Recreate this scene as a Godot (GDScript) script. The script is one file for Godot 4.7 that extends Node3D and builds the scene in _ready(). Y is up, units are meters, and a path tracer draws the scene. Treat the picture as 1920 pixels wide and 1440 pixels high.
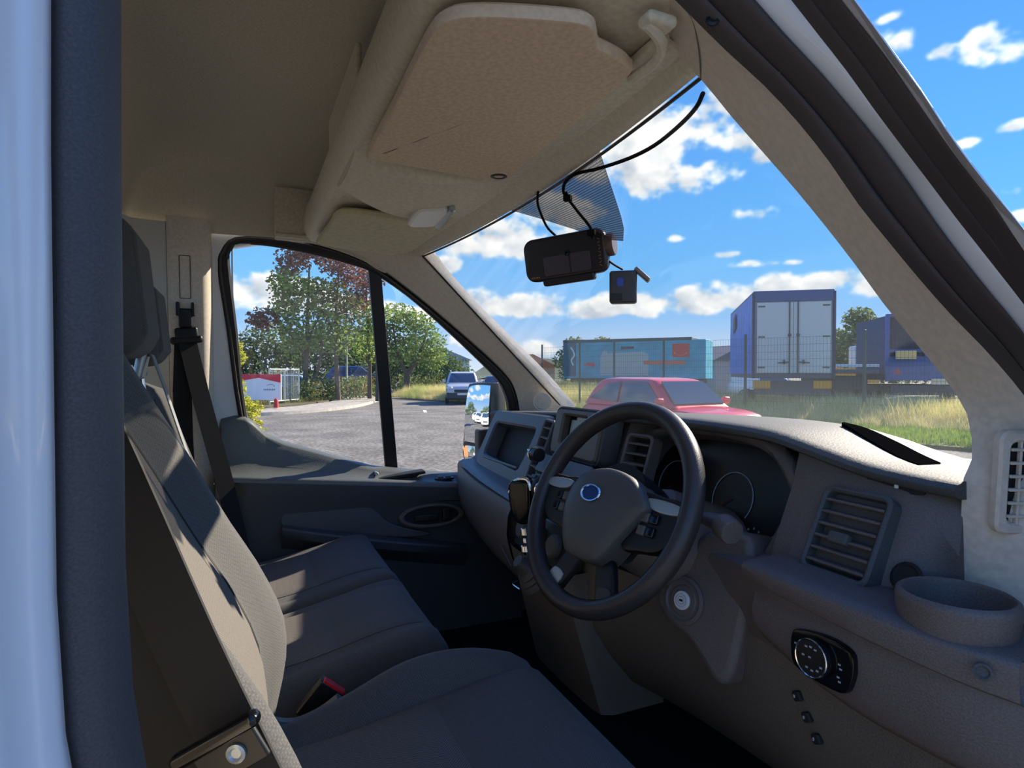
extends Node3D

var M := {}
var used := {}
var rng := RandomNumberGenerator.new()

# ---------------------------------------------------------------- mesh building
class MB:
	var v := PackedVector3Array()
	var uv := PackedVector2Array()
	var col := PackedColorArray()
	var ink := Color(1, 1, 1)
	var colored := false

	func tri(a: Vector3, b: Vector3, c: Vector3) -> void:
		v.append(a); v.append(b); v.append(c)
		if colored:
			col.append(ink); col.append(ink); col.append(ink)

	func quad(a: Vector3, b: Vector3, c: Vector3, d: Vector3) -> void:
		tri(a, b, c)
		tri(a, c, d)

	func uvquad(a: Vector3, b: Vector3, c: Vector3, d: Vector3) -> void:
		quad(a, b, c, d)
		for t in [Vector2(0, 1), Vector2(1, 1), Vector2(1, 0), Vector2(0, 1), Vector2(1, 0), Vector2(0, 0)]:
			uv.append(t)

	func grid(rows: Array, wrap := false) -> void:
		for i in rows.size() - 1:
			var a = rows[i]
			var b = rows[i + 1]
			var n: int = a.size()
			for j in (n if wrap else n - 1):
				var k: int = (j + 1) % n
				quad(a[j], a[k], b[k], b[j])

	func cap(r, flip := false) -> void:
		var c := Vector3.ZERO
		for p in r:
			c += p
		c /= r.size()
		for j in r.size():
			var k: int = (j + 1) % r.size()
			if flip:
				tri(c, r[k], r[j])
			else:
				tri(c, r[j], r[k])

	func loft(rings: Array, caps := true) -> void:
		grid(rings, true)
		if caps:
			cap(rings[0], true)
			cap(rings[rings.size() - 1])

	func rbox(c: Vector3, s: Vector3, r := 0.0, b := Basis(), seg := 3) -> void:
		r = minf(r, minf(s.x, minf(s.y, s.z)) * 0.499)
		if r <= 0.00001:
			var h := s / 2
			var q := []
			for sy in [-1, 1]:
				q.append([c + b * Vector3(-h.x, h.y * sy, -h.z), c + b * Vector3(h.x, h.y * sy, -h.z), c + b * Vector3(h.x, h.y * sy, h.z), c + b * Vector3(-h.x, h.y * sy, h.z)])
			loft(q)
			return
		var rings := []
		var order := []
		for i in seg + 1:
			var a := PI / 2 * i / seg
			order.append([-s.y / 2 + r - r * cos(a), r - r * sin(a)])
		for i in range(seg, -1, -1):
			var a := PI / 2 * i / seg
			order.append([s.y / 2 - r + r * cos(a), r - r * sin(a)])
		for e in order:
			var ring := []
			for k in 4:
				var sx: float = [1, -1, -1, 1][k]
				var sz: float = [1, 1, -1, -1][k]
				for i in seg + 1:
					var a := PI / 2 * (k + float(i) / seg)
					var rr: float = r - e[1]
					ring.append(c + b * Vector3(sx * (s.x / 2 - r) + rr * cos(a), e[0], sz * (s.z / 2 - r) + rr * sin(a)))
			rings.append(ring)
		loft(rings)

	func tube(path: Array, rad, sides := 8, closed := false, flat := 1.0) -> void:
		var n := path.size()
		var rings := []
		var prev := Vector3.ZERO
		for i in n:
			var t: Vector3
			if closed:
				t = path[(i + 1) % n] - path[(i - 1 + n) % n]
			else:
				t = path[mini(i + 1, n - 1)] - path[maxi(i - 1, 0)]
			t = t.normalized()
			var side: Vector3
			if i == 0:
				side = t.cross(Vector3.UP if absf(t.y) < 0.9 else Vector3.RIGHT).normalized()
			else:
				side = (prev - t * prev.dot(t)).normalized()
			prev = side
			var up := t.cross(side)
			var rr: float = rad[i] if rad is Array else rad
			var ring := []
			for k in sides:
				var a := TAU * k / sides
				ring.append(path[i] + side * cos(a) * rr + up * sin(a) * rr * flat)
			rings.append(ring)
		if closed:
			rings.append(rings[0])
			grid(rings, true)
		else:
			loft(rings)

	# profile: [radius, height] pairs turned round the local y axis of xf
	func lathe(profile: Array, segs: int, xf := Transform3D()) -> void:
		var rings := []
		for e in profile:
			var ring := []
			for k in segs:
				var a := TAU * k / segs
				ring.append(xf * Vector3(cos(a) * e[0], e[1], sin(a) * e[0]))
			rings.append(ring)
		loft(rings)

	static func inset(poly: Array, d: float) -> Array:
		var n := poly.size()
		var area := 0.0
		for i in n:
			area += poly[i].cross(poly[(i + 1) % n])
		var s := 1.0 if area > 0 else -1.0
		var out := []
		for i in n:
			var a: Vector2 = (poly[i] - poly[(i - 1 + n) % n]).normalized()
			var b: Vector2 = (poly[(i + 1) % n] - poly[i]).normalized()
			var nn := (Vector2(-a.y, a.x) + Vector2(-b.y, b.x)).normalized() * s
			var k := maxf(0.4, nn.dot(Vector2(-a.y, a.x) * s))
			out.append(poly[i] + nn * d / k)
		return out

	static func at(poly: Array, z: float, xf: Transform3D) -> Array:
		var o := []
		for p in poly:
			o.append(xf * Vector3(p.x, p.y, z))
		return o

	func flatcap(poly: Array, z: float, xf: Transform3D, flip := false) -> void:
		var pk := PackedVector2Array(poly)
		var t := Geometry2D.triangulate_polygon(pk)
		if t.is_empty():
			cap(at(poly, z, xf), flip)
			return
		for i in range(0, t.size(), 3):
			var a: Vector3 = xf * Vector3(poly[t[i]].x, poly[t[i]].y, z)
			var b: Vector3 = xf * Vector3(poly[t[i + 1]].x, poly[t[i + 1]].y, z)
			var c: Vector3 = xf * Vector3(poly[t[i + 2]].x, poly[t[i + 2]].y, z)
			var ccw: bool = (poly[t[i + 1]] - poly[t[i]]).cross(poly[t[i + 2]] - poly[t[i]]) > 0
			if ccw != flip:
				tri(a, b, c)
			else:
				tri(a, c, b)

	# outline in the local xy plane, front at z = 0, back at -depth
	func slab(poly: Array, depth: float, bevel: float, xf: Transform3D) -> void:
		var area := 0.0
		for i in poly.size():
			area += poly[i].cross(poly[(i + 1) % poly.size()])
		if area < 0:
			poly = poly.duplicate()
			poly.reverse()
		var b2 := minf(bevel, depth * 0.45)
		var inner := inset(poly, bevel)
		var mid := inset(poly, bevel * 0.3)
		var rings := [at(inner, -depth, xf), at(poly, -depth + b2, xf), at(poly, -b2, xf), at(mid, -b2 * 0.3, xf), at(inner, 0, xf)]
		grid(rings, true)
		flatcap(inner, 0, xf)
		flatcap(inner, -depth, xf, true)

	# a frame: outer and inner outline with the same number of points
	func ring(outer: Array, inner: Array, depth: float, bevel: float, xf: Transform3D) -> void:
		var o2 := inset(outer, bevel)
		var i2 := inset(inner, -bevel)
		var rows := [at(outer, -depth, xf), at(outer, -bevel, xf), at(o2, 0, xf), at(i2, 0, xf), at(inner, -bevel, xf), at(inner, -depth, xf), at(outer, -depth, xf)]
		grid(rows, true)

	func done(smooth := 40.0, orient := true) -> ArrayMesh:
		var n := v.size() / 3
		if orient:
			var vol := 0.0
			var mid := Vector3.ZERO
			for p in v:
				mid += p
			mid /= maxi(1, v.size())
			for i in n:
				vol += (v[i * 3] - mid).dot((v[i * 3 + 1] - mid).cross(v[i * 3 + 2] - mid))
			if vol < 0:
				for i in n:
					var t := v[i * 3 + 1]
					v[i * 3 + 1] = v[i * 3 + 2]
					v[i * 3 + 2] = t
					if uv.size():
						var u := uv[i * 3 + 1]
						uv[i * 3 + 1] = uv[i * 3 + 2]
						uv[i * 3 + 2] = u
		var fn := PackedVector3Array()
		fn.resize(n)
		var at_pos := {}
		for i in n:
			var f := (v[i * 3 + 1] - v[i * 3]).cross(v[i * 3 + 2] - v[i * 3])
			fn[i] = f
			if smooth > 0:
				for k in 3:
					var key := Vector3i(v[i * 3 + k] * 20000.0)
					if at_pos.has(key):
						at_pos[key].append(i)
					else:
						at_pos[key] = PackedInt32Array([i])
		var nv := PackedVector3Array()
		nv.resize(n * 3)
		var c := cos(deg_to_rad(smooth))
		for i in n:
			var u := fn[i].normalized()
			for k in 3:
				var s := u
				if smooth > 0:
					s = Vector3.ZERO
					for j in at_pos[Vector3i(v[i * 3 + k] * 20000.0)]:
						if fn[j].normalized().dot(u) >= c:
							s += fn[j]
					s = s.normalized() if s.length_squared() > 1e-20 else u
				nv[i * 3 + k] = s
		# Godot's front faces run clockwise
		var pv := PackedVector3Array()
		pv.resize(n * 3)
		var pn := PackedVector3Array()
		pn.resize(n * 3)
		var pu := PackedVector2Array()
		var pc := PackedColorArray()
		if uv.size() == n * 3:
			pu.resize(n * 3)
		if col.size() == n * 3:
			pc.resize(n * 3)
		for i in n:
			for k in 3:
				var src: int = i * 3 + [0, 2, 1][k]
				pv[i * 3 + k] = v[src]
				pn[i * 3 + k] = nv[src]
				if pu.size():
					pu[i * 3 + k] = uv[src]
				if pc.size():
					pc[i * 3 + k] = col[src]
		var arr := []
		arr.resize(Mesh.ARRAY_MAX)
		arr[Mesh.ARRAY_VERTEX] = pv
		arr[Mesh.ARRAY_NORMAL] = pn
		if pu.size():
			arr[Mesh.ARRAY_TEX_UV] = pu
		if pc.size():
			arr[Mesh.ARRAY_COLOR] = pc
		var m := ArrayMesh.new()
		m.add_surface_from_arrays(Mesh.PRIMITIVE_TRIANGLES, arr)
		return m

# ---------------------------------------------------------------- outlines and curves
func rrect(w: float, h: float, r: float, seg := 4, at := Vector2.ZERO) -> Array:
	var o := []
	for k in 4:
		var sx: float = [1, -1, -1, 1][k]
		var sy: float = [1, 1, -1, -1][k]
		for i in seg + 1:
			var a := PI / 2 * (k + float(i) / seg)
			o.append(at + Vector2(sx * (w / 2 - r) + r * cos(a), sy * (h / 2 - r) + r * sin(a)))
	return o

func ellipse(rx: float, ry: float, n := 24, at := Vector2.ZERO) -> Array:
	var o := []
	for i in n:
		o.append(at + Vector2(cos(TAU * i / n) * rx, sin(TAU * i / n) * ry))
	return o

# a smooth curve through the points, k steps for each span
func smooth_curve(p: Array, k := 4, closed := false) -> Array:
	var n := p.size()
	var o := []
	for i in (n if closed else n - 1):
		var a = p[(i - 1 + n) % n] if closed or i > 0 else p[0]
		var b = p[i]
		var c = p[(i + 1) % n]
		var d = p[(i + 2) % n] if closed or i + 2 < n else p[n - 1]
		for s in k:
			var t := float(s) / k
			o.append(0.5 * ((2.0 * b) + (c - a) * t + (2.0 * a - 5.0 * b + 4.0 * c - d) * t * t + (3.0 * b - a - 3.0 * c + d) * t * t * t))
	if not closed:
		o.append(p[n - 1])
	return o

func lerp_table(x: float, t: Array) -> float:
	if x <= t[0][0]:
		return t[0][1]
	for i in t.size() - 1:
		if x <= t[i + 1][0]:                                     # a smooth curve through the knots
			var w: float = t[i + 1][0] - t[i][0]
			var f: float = (x - t[i][0]) / w
			var d: float = (t[i + 1][1] - t[i][1]) / w
			var s0: float = d if i == 0 else 0.5 * (d + (t[i][1] - t[i - 1][1]) / (t[i][0] - t[i - 1][0]))
			var s1: float = d if i + 2 >= t.size() else 0.5 * (d + (t[i + 2][1] - t[i + 1][1]) / (t[i + 2][0] - t[i + 1][0]))
			var f2 := f * f
			var f3 := f2 * f
			return t[i][1] * (2 * f3 - 3 * f2 + 1) + t[i + 1][1] * (3 * f2 - 2 * f3) + w * (s0 * (f3 - 2 * f2 + f) + s1 * (f3 - f2))
	return t[t.size() - 1][1]

func frame(o: Vector3, u: Vector3, w: Vector3) -> Transform3D:
	u = u.normalized()
	w = (w - u * w.dot(u)).normalized()
	return Transform3D(Basis(u, w, u.cross(w)), o)

# ---------------------------------------------------------------- things and parts
func numbered(called: String) -> String:
	var n: int = used.get(called, 0)
	used[called] = n + 1
	return called if n == 0 else "%s_%03d" % [called, n]

func thing(called: String, label: String, category: String, at := Vector3.ZERO, group := "") -> Node3D:
	var o := Node3D.new()
	o.name = numbered(called)
	add_child(o)
	o.position = at
	o.set_meta("label", label)
	o.set_meta("category", category)
	if group:
		o.set_meta("group", group)
	return o

# a mesh in world coordinates, hung under its thing (or at top level)
func part(called: String, mesh: Mesh, m: Material, parent: Node3D = null, label := "") -> MeshInstance3D:
	var o := MeshInstance3D.new()
	o.mesh = mesh
	o.material_override = m
	if parent == null:
		o.name = numbered(called)
		add_child(o)
	else:
		o.name = called
		parent.add_child(o, true)
		var up: Node = parent
		while up != self:
			o.position -= up.position
			up = up.get_parent()
	if label:
		o.set_meta("label", label)
	return o

func single(called: String, mesh: Mesh, m: Material, label: String, category: String, group := "") -> MeshInstance3D:
	var o := part(called, mesh, m)
	o.set_meta("label", label)
	o.set_meta("category", category)
	if group:
		o.set_meta("group", group)
	return o

func setting(called: String, mesh: Mesh, m: Material, label: String, category: String) -> MeshInstance3D:
	var o := single(called, mesh, m, label, category)
	o.set_meta("kind", "structure")
	return o

# ---------------------------------------------------------------- materials
func noise_tex(size: int, freq: float, kind: int, octaves: int, lo: float, hi: float, seed_ := 1, bump := false) -> ImageTexture:
	var n := FastNoiseLite.new()
	n.noise_type = kind
	n.frequency = freq
	n.seed = seed_
	n.fractal_octaves = octaves
	n.fractal_type = FastNoiseLite.FRACTAL_FBM if octaves > 1 else FastNoiseLite.FRACTAL_NONE
	var im := n.get_seamless_image(size, size)
	im.convert(Image.FORMAT_RGBA8)
	if bump:
		im.bump_map_to_normal_map(hi)
		return ImageTexture.create_from_image(im)
	var d := im.get_data()
	for i in range(0, d.size(), 4):
		var k := lo + (hi - lo) * d[i] / 255.0
		var b := int(clampf(k, 0, 1) * 255)
		d[i] = b
		d[i + 1] = b
		d[i + 2] = b
		d[i + 3] = 255
	return ImageTexture.create_from_image(Image.create_from_data(size, size, false, Image.FORMAT_RGBA8, d))

func mat(c: Color, rough := 0.6, metal := 0.0, spec := 0.5) -> StandardMaterial3D:
	var m := StandardMaterial3D.new()
	m.albedo_color = c
	m.roughness = rough
	m.metallic = metal
	m.metallic_specular = spec
	return m

func rgb8(r: int, g: int, b: int) -> Color:
	return Color8(r, g, b)

# tone: patches of lighter and darker colour, grain: fine relief; scales are repeats per metre
func surf(c: Color, rough: float, tone: Texture2D, tone_scale: float, grain: Texture2D = null, depth := 0.0, spec := 0.5) -> StandardMaterial3D:
	var m := mat(c, rough, 0.0, spec)
	m.albedo_texture = tone
	m.uv1_triplanar = true
	m.uv1_world_triplanar = true
	m.uv1_scale = Vector3.ONE * tone_scale
	if grain:
		m.normal_enabled = true
		m.normal_texture = grain
		m.normal_scale = depth
	return m

func weave(size: int, c1: float, c2: float) -> ImageTexture:
	var im := Image.create(size, size, false, Image.FORMAT_RGBA8)
	var r := RandomNumberGenerator.new()
	r.seed = 5
	for y in size:
		for x in size:
			var cell := (x / 4 + y / 4) % 2
			var k := c1 if cell == 0 else c2
			var edge := 0.85 if x % 4 == 0 or y % 4 == 0 else 1.0
			k *= edge * r.randf_range(0.82, 1.1)
			im.set_pixel(x, y, Color(k, k, k))
	return ImageTexture.create_from_image(im)

func make_materials() -> void:
	var speck := noise_tex(512, 0.12, FastNoiseLite.TYPE_SIMPLEX_SMOOTH, 3, 0.72, 1.05, 3)
	var patch := noise_tex(512, 0.012, FastNoiseLite.TYPE_SIMPLEX_SMOOTH, 4, 0.78, 1.04, 8)
	var soft := noise_tex(512, 0.03, FastNoiseLite.TYPE_SIMPLEX_SMOOTH, 4, 0.90, 1.03, 9)
	var leather := noise_tex(512, 0.09, FastNoiseLite.TYPE_CELLULAR, 1, 0, 3.0, 4, true)
	var fine := noise_tex(512, 0.25, FastNoiseLite.TYPE_SIMPLEX_SMOOTH, 2, 0, 4.0, 6, true)
	var cloth := weave(256, 1.0, 0.62)
	var tweed := weave(128, 1.0, 0.8)
	M.patch = patch
	M.soft = soft
	M.speck = speck
	M.dash = surf(rgb8(114, 104, 99), 0.55, speck, 6.0, leather, 0.35)
	M.dash_low = surf(rgb8(108, 98, 87), 0.55, speck, 6.0, leather, 0.35)
	M.dash_top = surf(rgb8(94, 96, 95), 0.6, speck, 6.0, leather, 0.3, 0.35)
	M.fascia = surf(rgb8(98, 103, 110), 0.48, speck, 6.0, leather, 0.2)
	M.bezel = surf(rgb8(104, 100, 92), 0.5, speck, 6.0, leather, 0.15)
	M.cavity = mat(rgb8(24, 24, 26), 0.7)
	M.slot_shade_black = mat(rgb8(12, 12, 13), 0.95, 0.0, 0.0)  # black without sheen, painted for the shade inside the demister recess
	M.black = mat(rgb8(22, 22, 24), 0.42)
	M.cable = mat(rgb8(20, 19, 20), 0.75, 0.0, 0.2)
	M.gloss_black = mat(rgb8(12, 12, 14), 0.12)
	M.rubber = surf(rgb8(80, 78, 80), 0.6, speck, 9.0)
	M.seal = surf(rgb8(76, 69, 68), 0.55, speck, 9.0)
	M.seal_black = mat(rgb8(24, 22, 22), 0.5)
	M.wheel = surf(rgb8(62, 58, 57), 0.38, speck, 12.0, leather, 0.45)
	M.pad = surf(rgb8(92, 91, 88), 0.48, speck, 9.0, leather, 0.4)
	M.trim = surf(rgb8(222, 211, 194), 0.6, soft, 5.0, fine, 0.08)
	M.headliner = surf(rgb8(212, 203, 181), 0.95, soft, 9.0, fine, 0.15)
	M.visor = surf(rgb8(222, 200, 174), 0.85, soft, 7.0, fine, 0.12)
	M.shelf = surf(rgb8(218, 209, 186), 0.6, soft, 5.0, fine, 0.08)
	M.door_card = surf(rgb8(82, 86, 92), 0.5, speck, 6.0, leather, 0.35)
	M.door_sill = surf(rgb8(112, 117, 114), 0.45, speck, 6.0, leather, 0.3)  # lighter than the door card: the lit tone is put into the colour
	M.seat = surf(rgb8(101, 100, 98), 0.95, tweed, 14.0, fine, 0.3)
	M.seat.rim_enabled = true
	M.seat.rim = 0.3
	M.seat_panel = surf(rgb8(134, 128, 121), 0.95, cloth, 7.0, fine, 0.3)
	M.belt = surf(rgb8(27, 27, 29), 0.8, tweed, 25.0)
	M.belt_grey = surf(rgb8(150, 154, 156), 0.7, tweed, 25.0)
	M.mat_floor = surf(rgb8(30, 30, 32), 0.9, speck, 5.0)
	M.white_paint = mat(rgb8(226, 229, 232), 0.3)
	M.white_paint.clearcoat_enabled = true
	M.white_paint.clearcoat = 0.6
	M.white_paint.clearcoat_roughness = 0.08
	M.chrome = mat(rgb8(225, 225, 228), 0.15, 1.0)
	M.silver = mat(rgb8(176, 184, 186), 0.38, 0.7)
	M.mirror = mat(rgb8(240, 242, 245), 0.0, 1.0)
	M.glass = mat(Color(0.9, 0.96, 0.95, 0.03), 0.0)
	M.glass.transparency = BaseMaterial3D.TRANSPARENCY_ALPHA
	M.white = mat(rgb8(225, 226, 222), 0.5)
	M.red = mat(rgb8(205, 35, 45), 0.45)
	M.blue_badge = mat(rgb8(20, 50, 110), 0.25)
	M.lens = mat(rgb8(215, 217, 212), 0.25)
	M.screen = mat(rgb8(150, 160, 156), 0.3)
	M.print_white = mat(rgb8(170, 172, 174), 0.6)

# ---------------------------------------------------------------- sky: air and clouds, all the way round
func paint_sky() -> Image:
	var w := 3072
	var h := 1536
	var half := h / 2
	var ramp := Gradient.new()
	ramp.offsets = PackedFloat32Array([0.0, 0.03, 0.055, 0.10, 0.18, 0.34, 0.6, 1.0])
	ramp.colors = PackedColorArray([rgb8(206, 220, 234), rgb8(176, 204, 236), rgb8(140, 190, 240), rgb8(112, 184, 244), rgb8(96, 170, 242), rgb8(80, 146, 234), rgb8(64, 122, 220), rgb8(50, 104, 206)])
	var data := PackedByteArray()
	var row := PackedByteArray()
	for y in h:
		var el := (half - y - 0.5) / half
		if el > -0.01:
			var c := ramp.sample(maxf(el, 0.0)) if el > 0 else rgb8(120, 122, 118)
			row = PackedByteArray([c.r8, c.g8, c.b8, 255])
			while row.size() < w * 4:
				row.append_array(row)
			row.resize(w * 4)
		data.append_array(row)
	var n := FastNoiseLite.new()
	n.noise_type = FastNoiseLite.TYPE_SIMPLEX_SMOOTH
	n.seed = 11
	n.frequency = 1.0
	n.fractal_octaves = 5
	n.fractal_gain = 0.55
	# [azimuth, height, half width, half height] in degrees
	var clouds := [[36.8,21.8,5.0,3.6],[34.0,18.6,4.8,4.2],[37.1,16.4,4.0,1.7],[41.4,21.9,4.0,2.6],[44.1,19.6,2.8,2.0],[30.6,19.4,2.9,2.8],[23.7,12.0,7.0,2.4],[27.7,14.5,4.5,2.4],[19.5,12.5,4.0,1.6],[17.7,9.9,1.9,0.9],[45.0,13.5,2.9,0.8],[42.9,10.3,1.3,0.4],[45.2,9.4,2.1,0.4],[38.6,11.9,0.9,0.4],[48.4,9.3,1.1,0.3],[42.8,17.2,2.1,1.3],[45.8,18.2,1.6,1.3],[55.9,24.4,1.5,1.3],[55.2,26.1,1.1,0.4],[58.6,23.1,1.2,0.7],[60.7,22.8,2.0,1.3],[62.4,21.8,1.7,1.0],[62.7,17.2,1.2,0.5],[60.0,16.7,1.0,0.5],[62.5,12.8,1.2,0.5],[63.3,11.1,1.1,0.5],[1.9,7.1,4.6,1.4],[0.7,7.5,2.3,1.0],[12.9,8.7,1.0,0.5],[20.7,6.4,3.5,1.2],[25.7,6.2,4.0,1.2],[30.6,5.9,4.4,1.1],[35.5,6.3,3.9,1.4],[40.1,6.4,4.3,1.4],[43.7,6.7,3.3,1.4],[48.0,7.2,4.1,1.3],[51.6,7.5,3.5,1.0],[54.6,7.0,2.6,1.1],[25.7,2.2,3.5,1.0],[20.7,3.0,3.0,0.7],[6.4,5.9,5.7,1.2],[13.9,5.4,3.9,1.0]]
	var r := RandomNumberGenerator.new()
	r.seed = 21
	for i in 60:                                       # the same kinds of cloud round the rest of the sky
		var az := r.randf_range(70.0, 340.0)
		var e := r.randf_range(9.0, 26.0) if i % 3 else r.randf_range(26.0, 60.0)
		var s := r.randf_range(1.2, 4.0)
		for k in r.randi_range(1, 4):
			clouds.append([az + r.randf_range(-3, 3), e + r.randf_range(-2, 2), s * r.randf_range(0.6, 1.2), s * r.randf_range(0.4, 0.75)])
	for i in 42:
		clouds.append([62.0 + i * 6.8, 6.6 + r.randf_range(-0.8, 0.8), r.randf_range(3.2, 4.8), r.randf_range(1.0, 1.5)])
	for cl in clouds:
		var k := 1.0 / cos(deg_to_rad(cl[1]))
		var x0 := int((cl[0] - cl[2] * 1.6 * k) / 360.0 * w + 0.75 * w)
		var x1 := int((cl[0] + cl[2] * 1.6 * k) / 360.0 * w + 0.75 * w)
		var y0 := int((90.0 - cl[1] - cl[3] * 1.8) / 180.0 * h)
		var y1 := mini(half - 2, int((90.0 - cl[1] + cl[3] * 1.5) / 180.0 * h))
		for y in range(maxi(0, y0), y1):
			var el := 90.0 - (y + 0.5) * 180.0 / h
			var de: float = (el - cl[1]) / cl[3]
			var ce := cos(deg_to_rad(el))
			for x in range(x0, x1):
				var az := ((x + 0.5) / w - 0.75) * 360.0
				var da: float = (az - cl[0]) / (cl[2] * k)
				var a := deg_to_rad(az)
				var d := Vector3(cos(a) * ce, sin(deg_to_rad(el)) * 1.35, sin(a) * ce)
				var f := n.get_noise_3dv(d * 13.0)
				var env := 1.0 - da * da - (de * de * (1.0 if de > 0 else 1.5))
				var t := env * 0.9 + f * 1.45 - (-0.22 if cl[1] < 8.2 and cl[1] > 5.0 else (0.0 if cl[2] > 3.9 else 0.12))
				if t <= 0.0:
					continue
				var al := minf(1.0, t / 0.75)
				al = al * al * (3 - 2 * al) * 0.96
				var l := clampf(0.80 + de * 0.25 + (f - n.get_noise_3dv(d * 13.0 + Vector3(0.0, 0.30, 0.15))) * 0.9 - maxf(0.0, t - 0.5) * 0.35, 0.0, 1.0)
				var at := (y * w + posmod(x, w)) * 4
				data[at] = int(lerpf(data[at], lerpf(178, 254, l), al))
				data[at + 1] = int(lerpf(data[at + 1], lerpf(188, 253, l), al))
				data[at + 2] = int(lerpf(data[at + 2], lerpf(200, 250, l), al))
	return Image.create_from_data(w, h, false, Image.FORMAT_RGBA8, data)

func set_camera_and_light() -> void:
	var cam := Camera3D.new()
	cam.name = "camera"
	add_child(cam)
	cam.position = Vector3(1.27, 1.65, 0.0)
	cam.rotation = Vector3(deg_to_rad(-1.0), deg_to_rad(90.0 - 23.7), 0.0)
	cam.fov = rad_to_deg(2.0 * atan(720.0 / 1150.0))
	cam.near = 0.02
	cam.far = 600.0
	var e := Environment.new()
	e.tonemap_mode = Environment.TONE_MAPPER_LINEAR
	e.tonemap_exposure = 1.3
	e.background_mode = Environment.BG_SKY
	e.background_energy_multiplier = 1.0
	e.sdfgi_enabled = true
	e.ssao_enabled = true
	e.ssil_enabled = true
	var sky := Sky.new()
	var pm := PanoramaSkyMaterial.new()
	pm.panorama = ImageTexture.create_from_image(paint_sky())
	sky.sky_material = pm
	e.sky = sky
	var we := WorldEnvironment.new()
	we.name = "world"
	we.environment = e
	add_child(we)
	var sun := DirectionalLight3D.new()
	sun.name = "sun"
	add_child(sun)
	sun.light_color = Color(1.0, 0.95, 0.87)
	sun.light_energy = 3.0
	sun.light_angular_distance = 0.6
	sun.shadow_enabled = true
	var to_sun := Vector3(-0.29, 0.61, -1.0).normalized()
	sun.look_at_from_position(to_sun * 50.0, Vector3.ZERO)

# ---------------------------------------------------------------- the cab shell
const SIDE_TOP := [[-0.56, 2.045], [-0.50, 2.02], [-0.441, 1.995], [-0.366, 2.030], [-0.225, 2.068], [-0.09, 2.080], [0.0, 2.078], [0.30, 2.076]]

func side_x(y: float) -> float:
	return -(0.90 - 0.16 * (y - 1.35)) if y > 1.35 else -0.90

# outline point on the leaning passenger side, from (z, y)
func side_uv(p: Vector2) -> Vector2:
	return Vector2(-p.x, (p.y - 1.35) * 1.0127)

func resample_loop(p: Array, n: int) -> Array:
	var len_ := [0.0]
	for i in p.size():
		len_.append(len_[i] + (p[(i + 1) % p.size()] - p[i]).length())
	var o := []
	var j := 0
	for i in n:
		var t: float = len_[p.size()] * i / n
		while len_[j + 1] < t:
			j += 1
		var f: float = (t - len_[j]) / maxf(1e-9, len_[j + 1] - len_[j])
		o.append(p[j].lerp(p[(j + 1) % p.size()], f))
	return o

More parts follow.
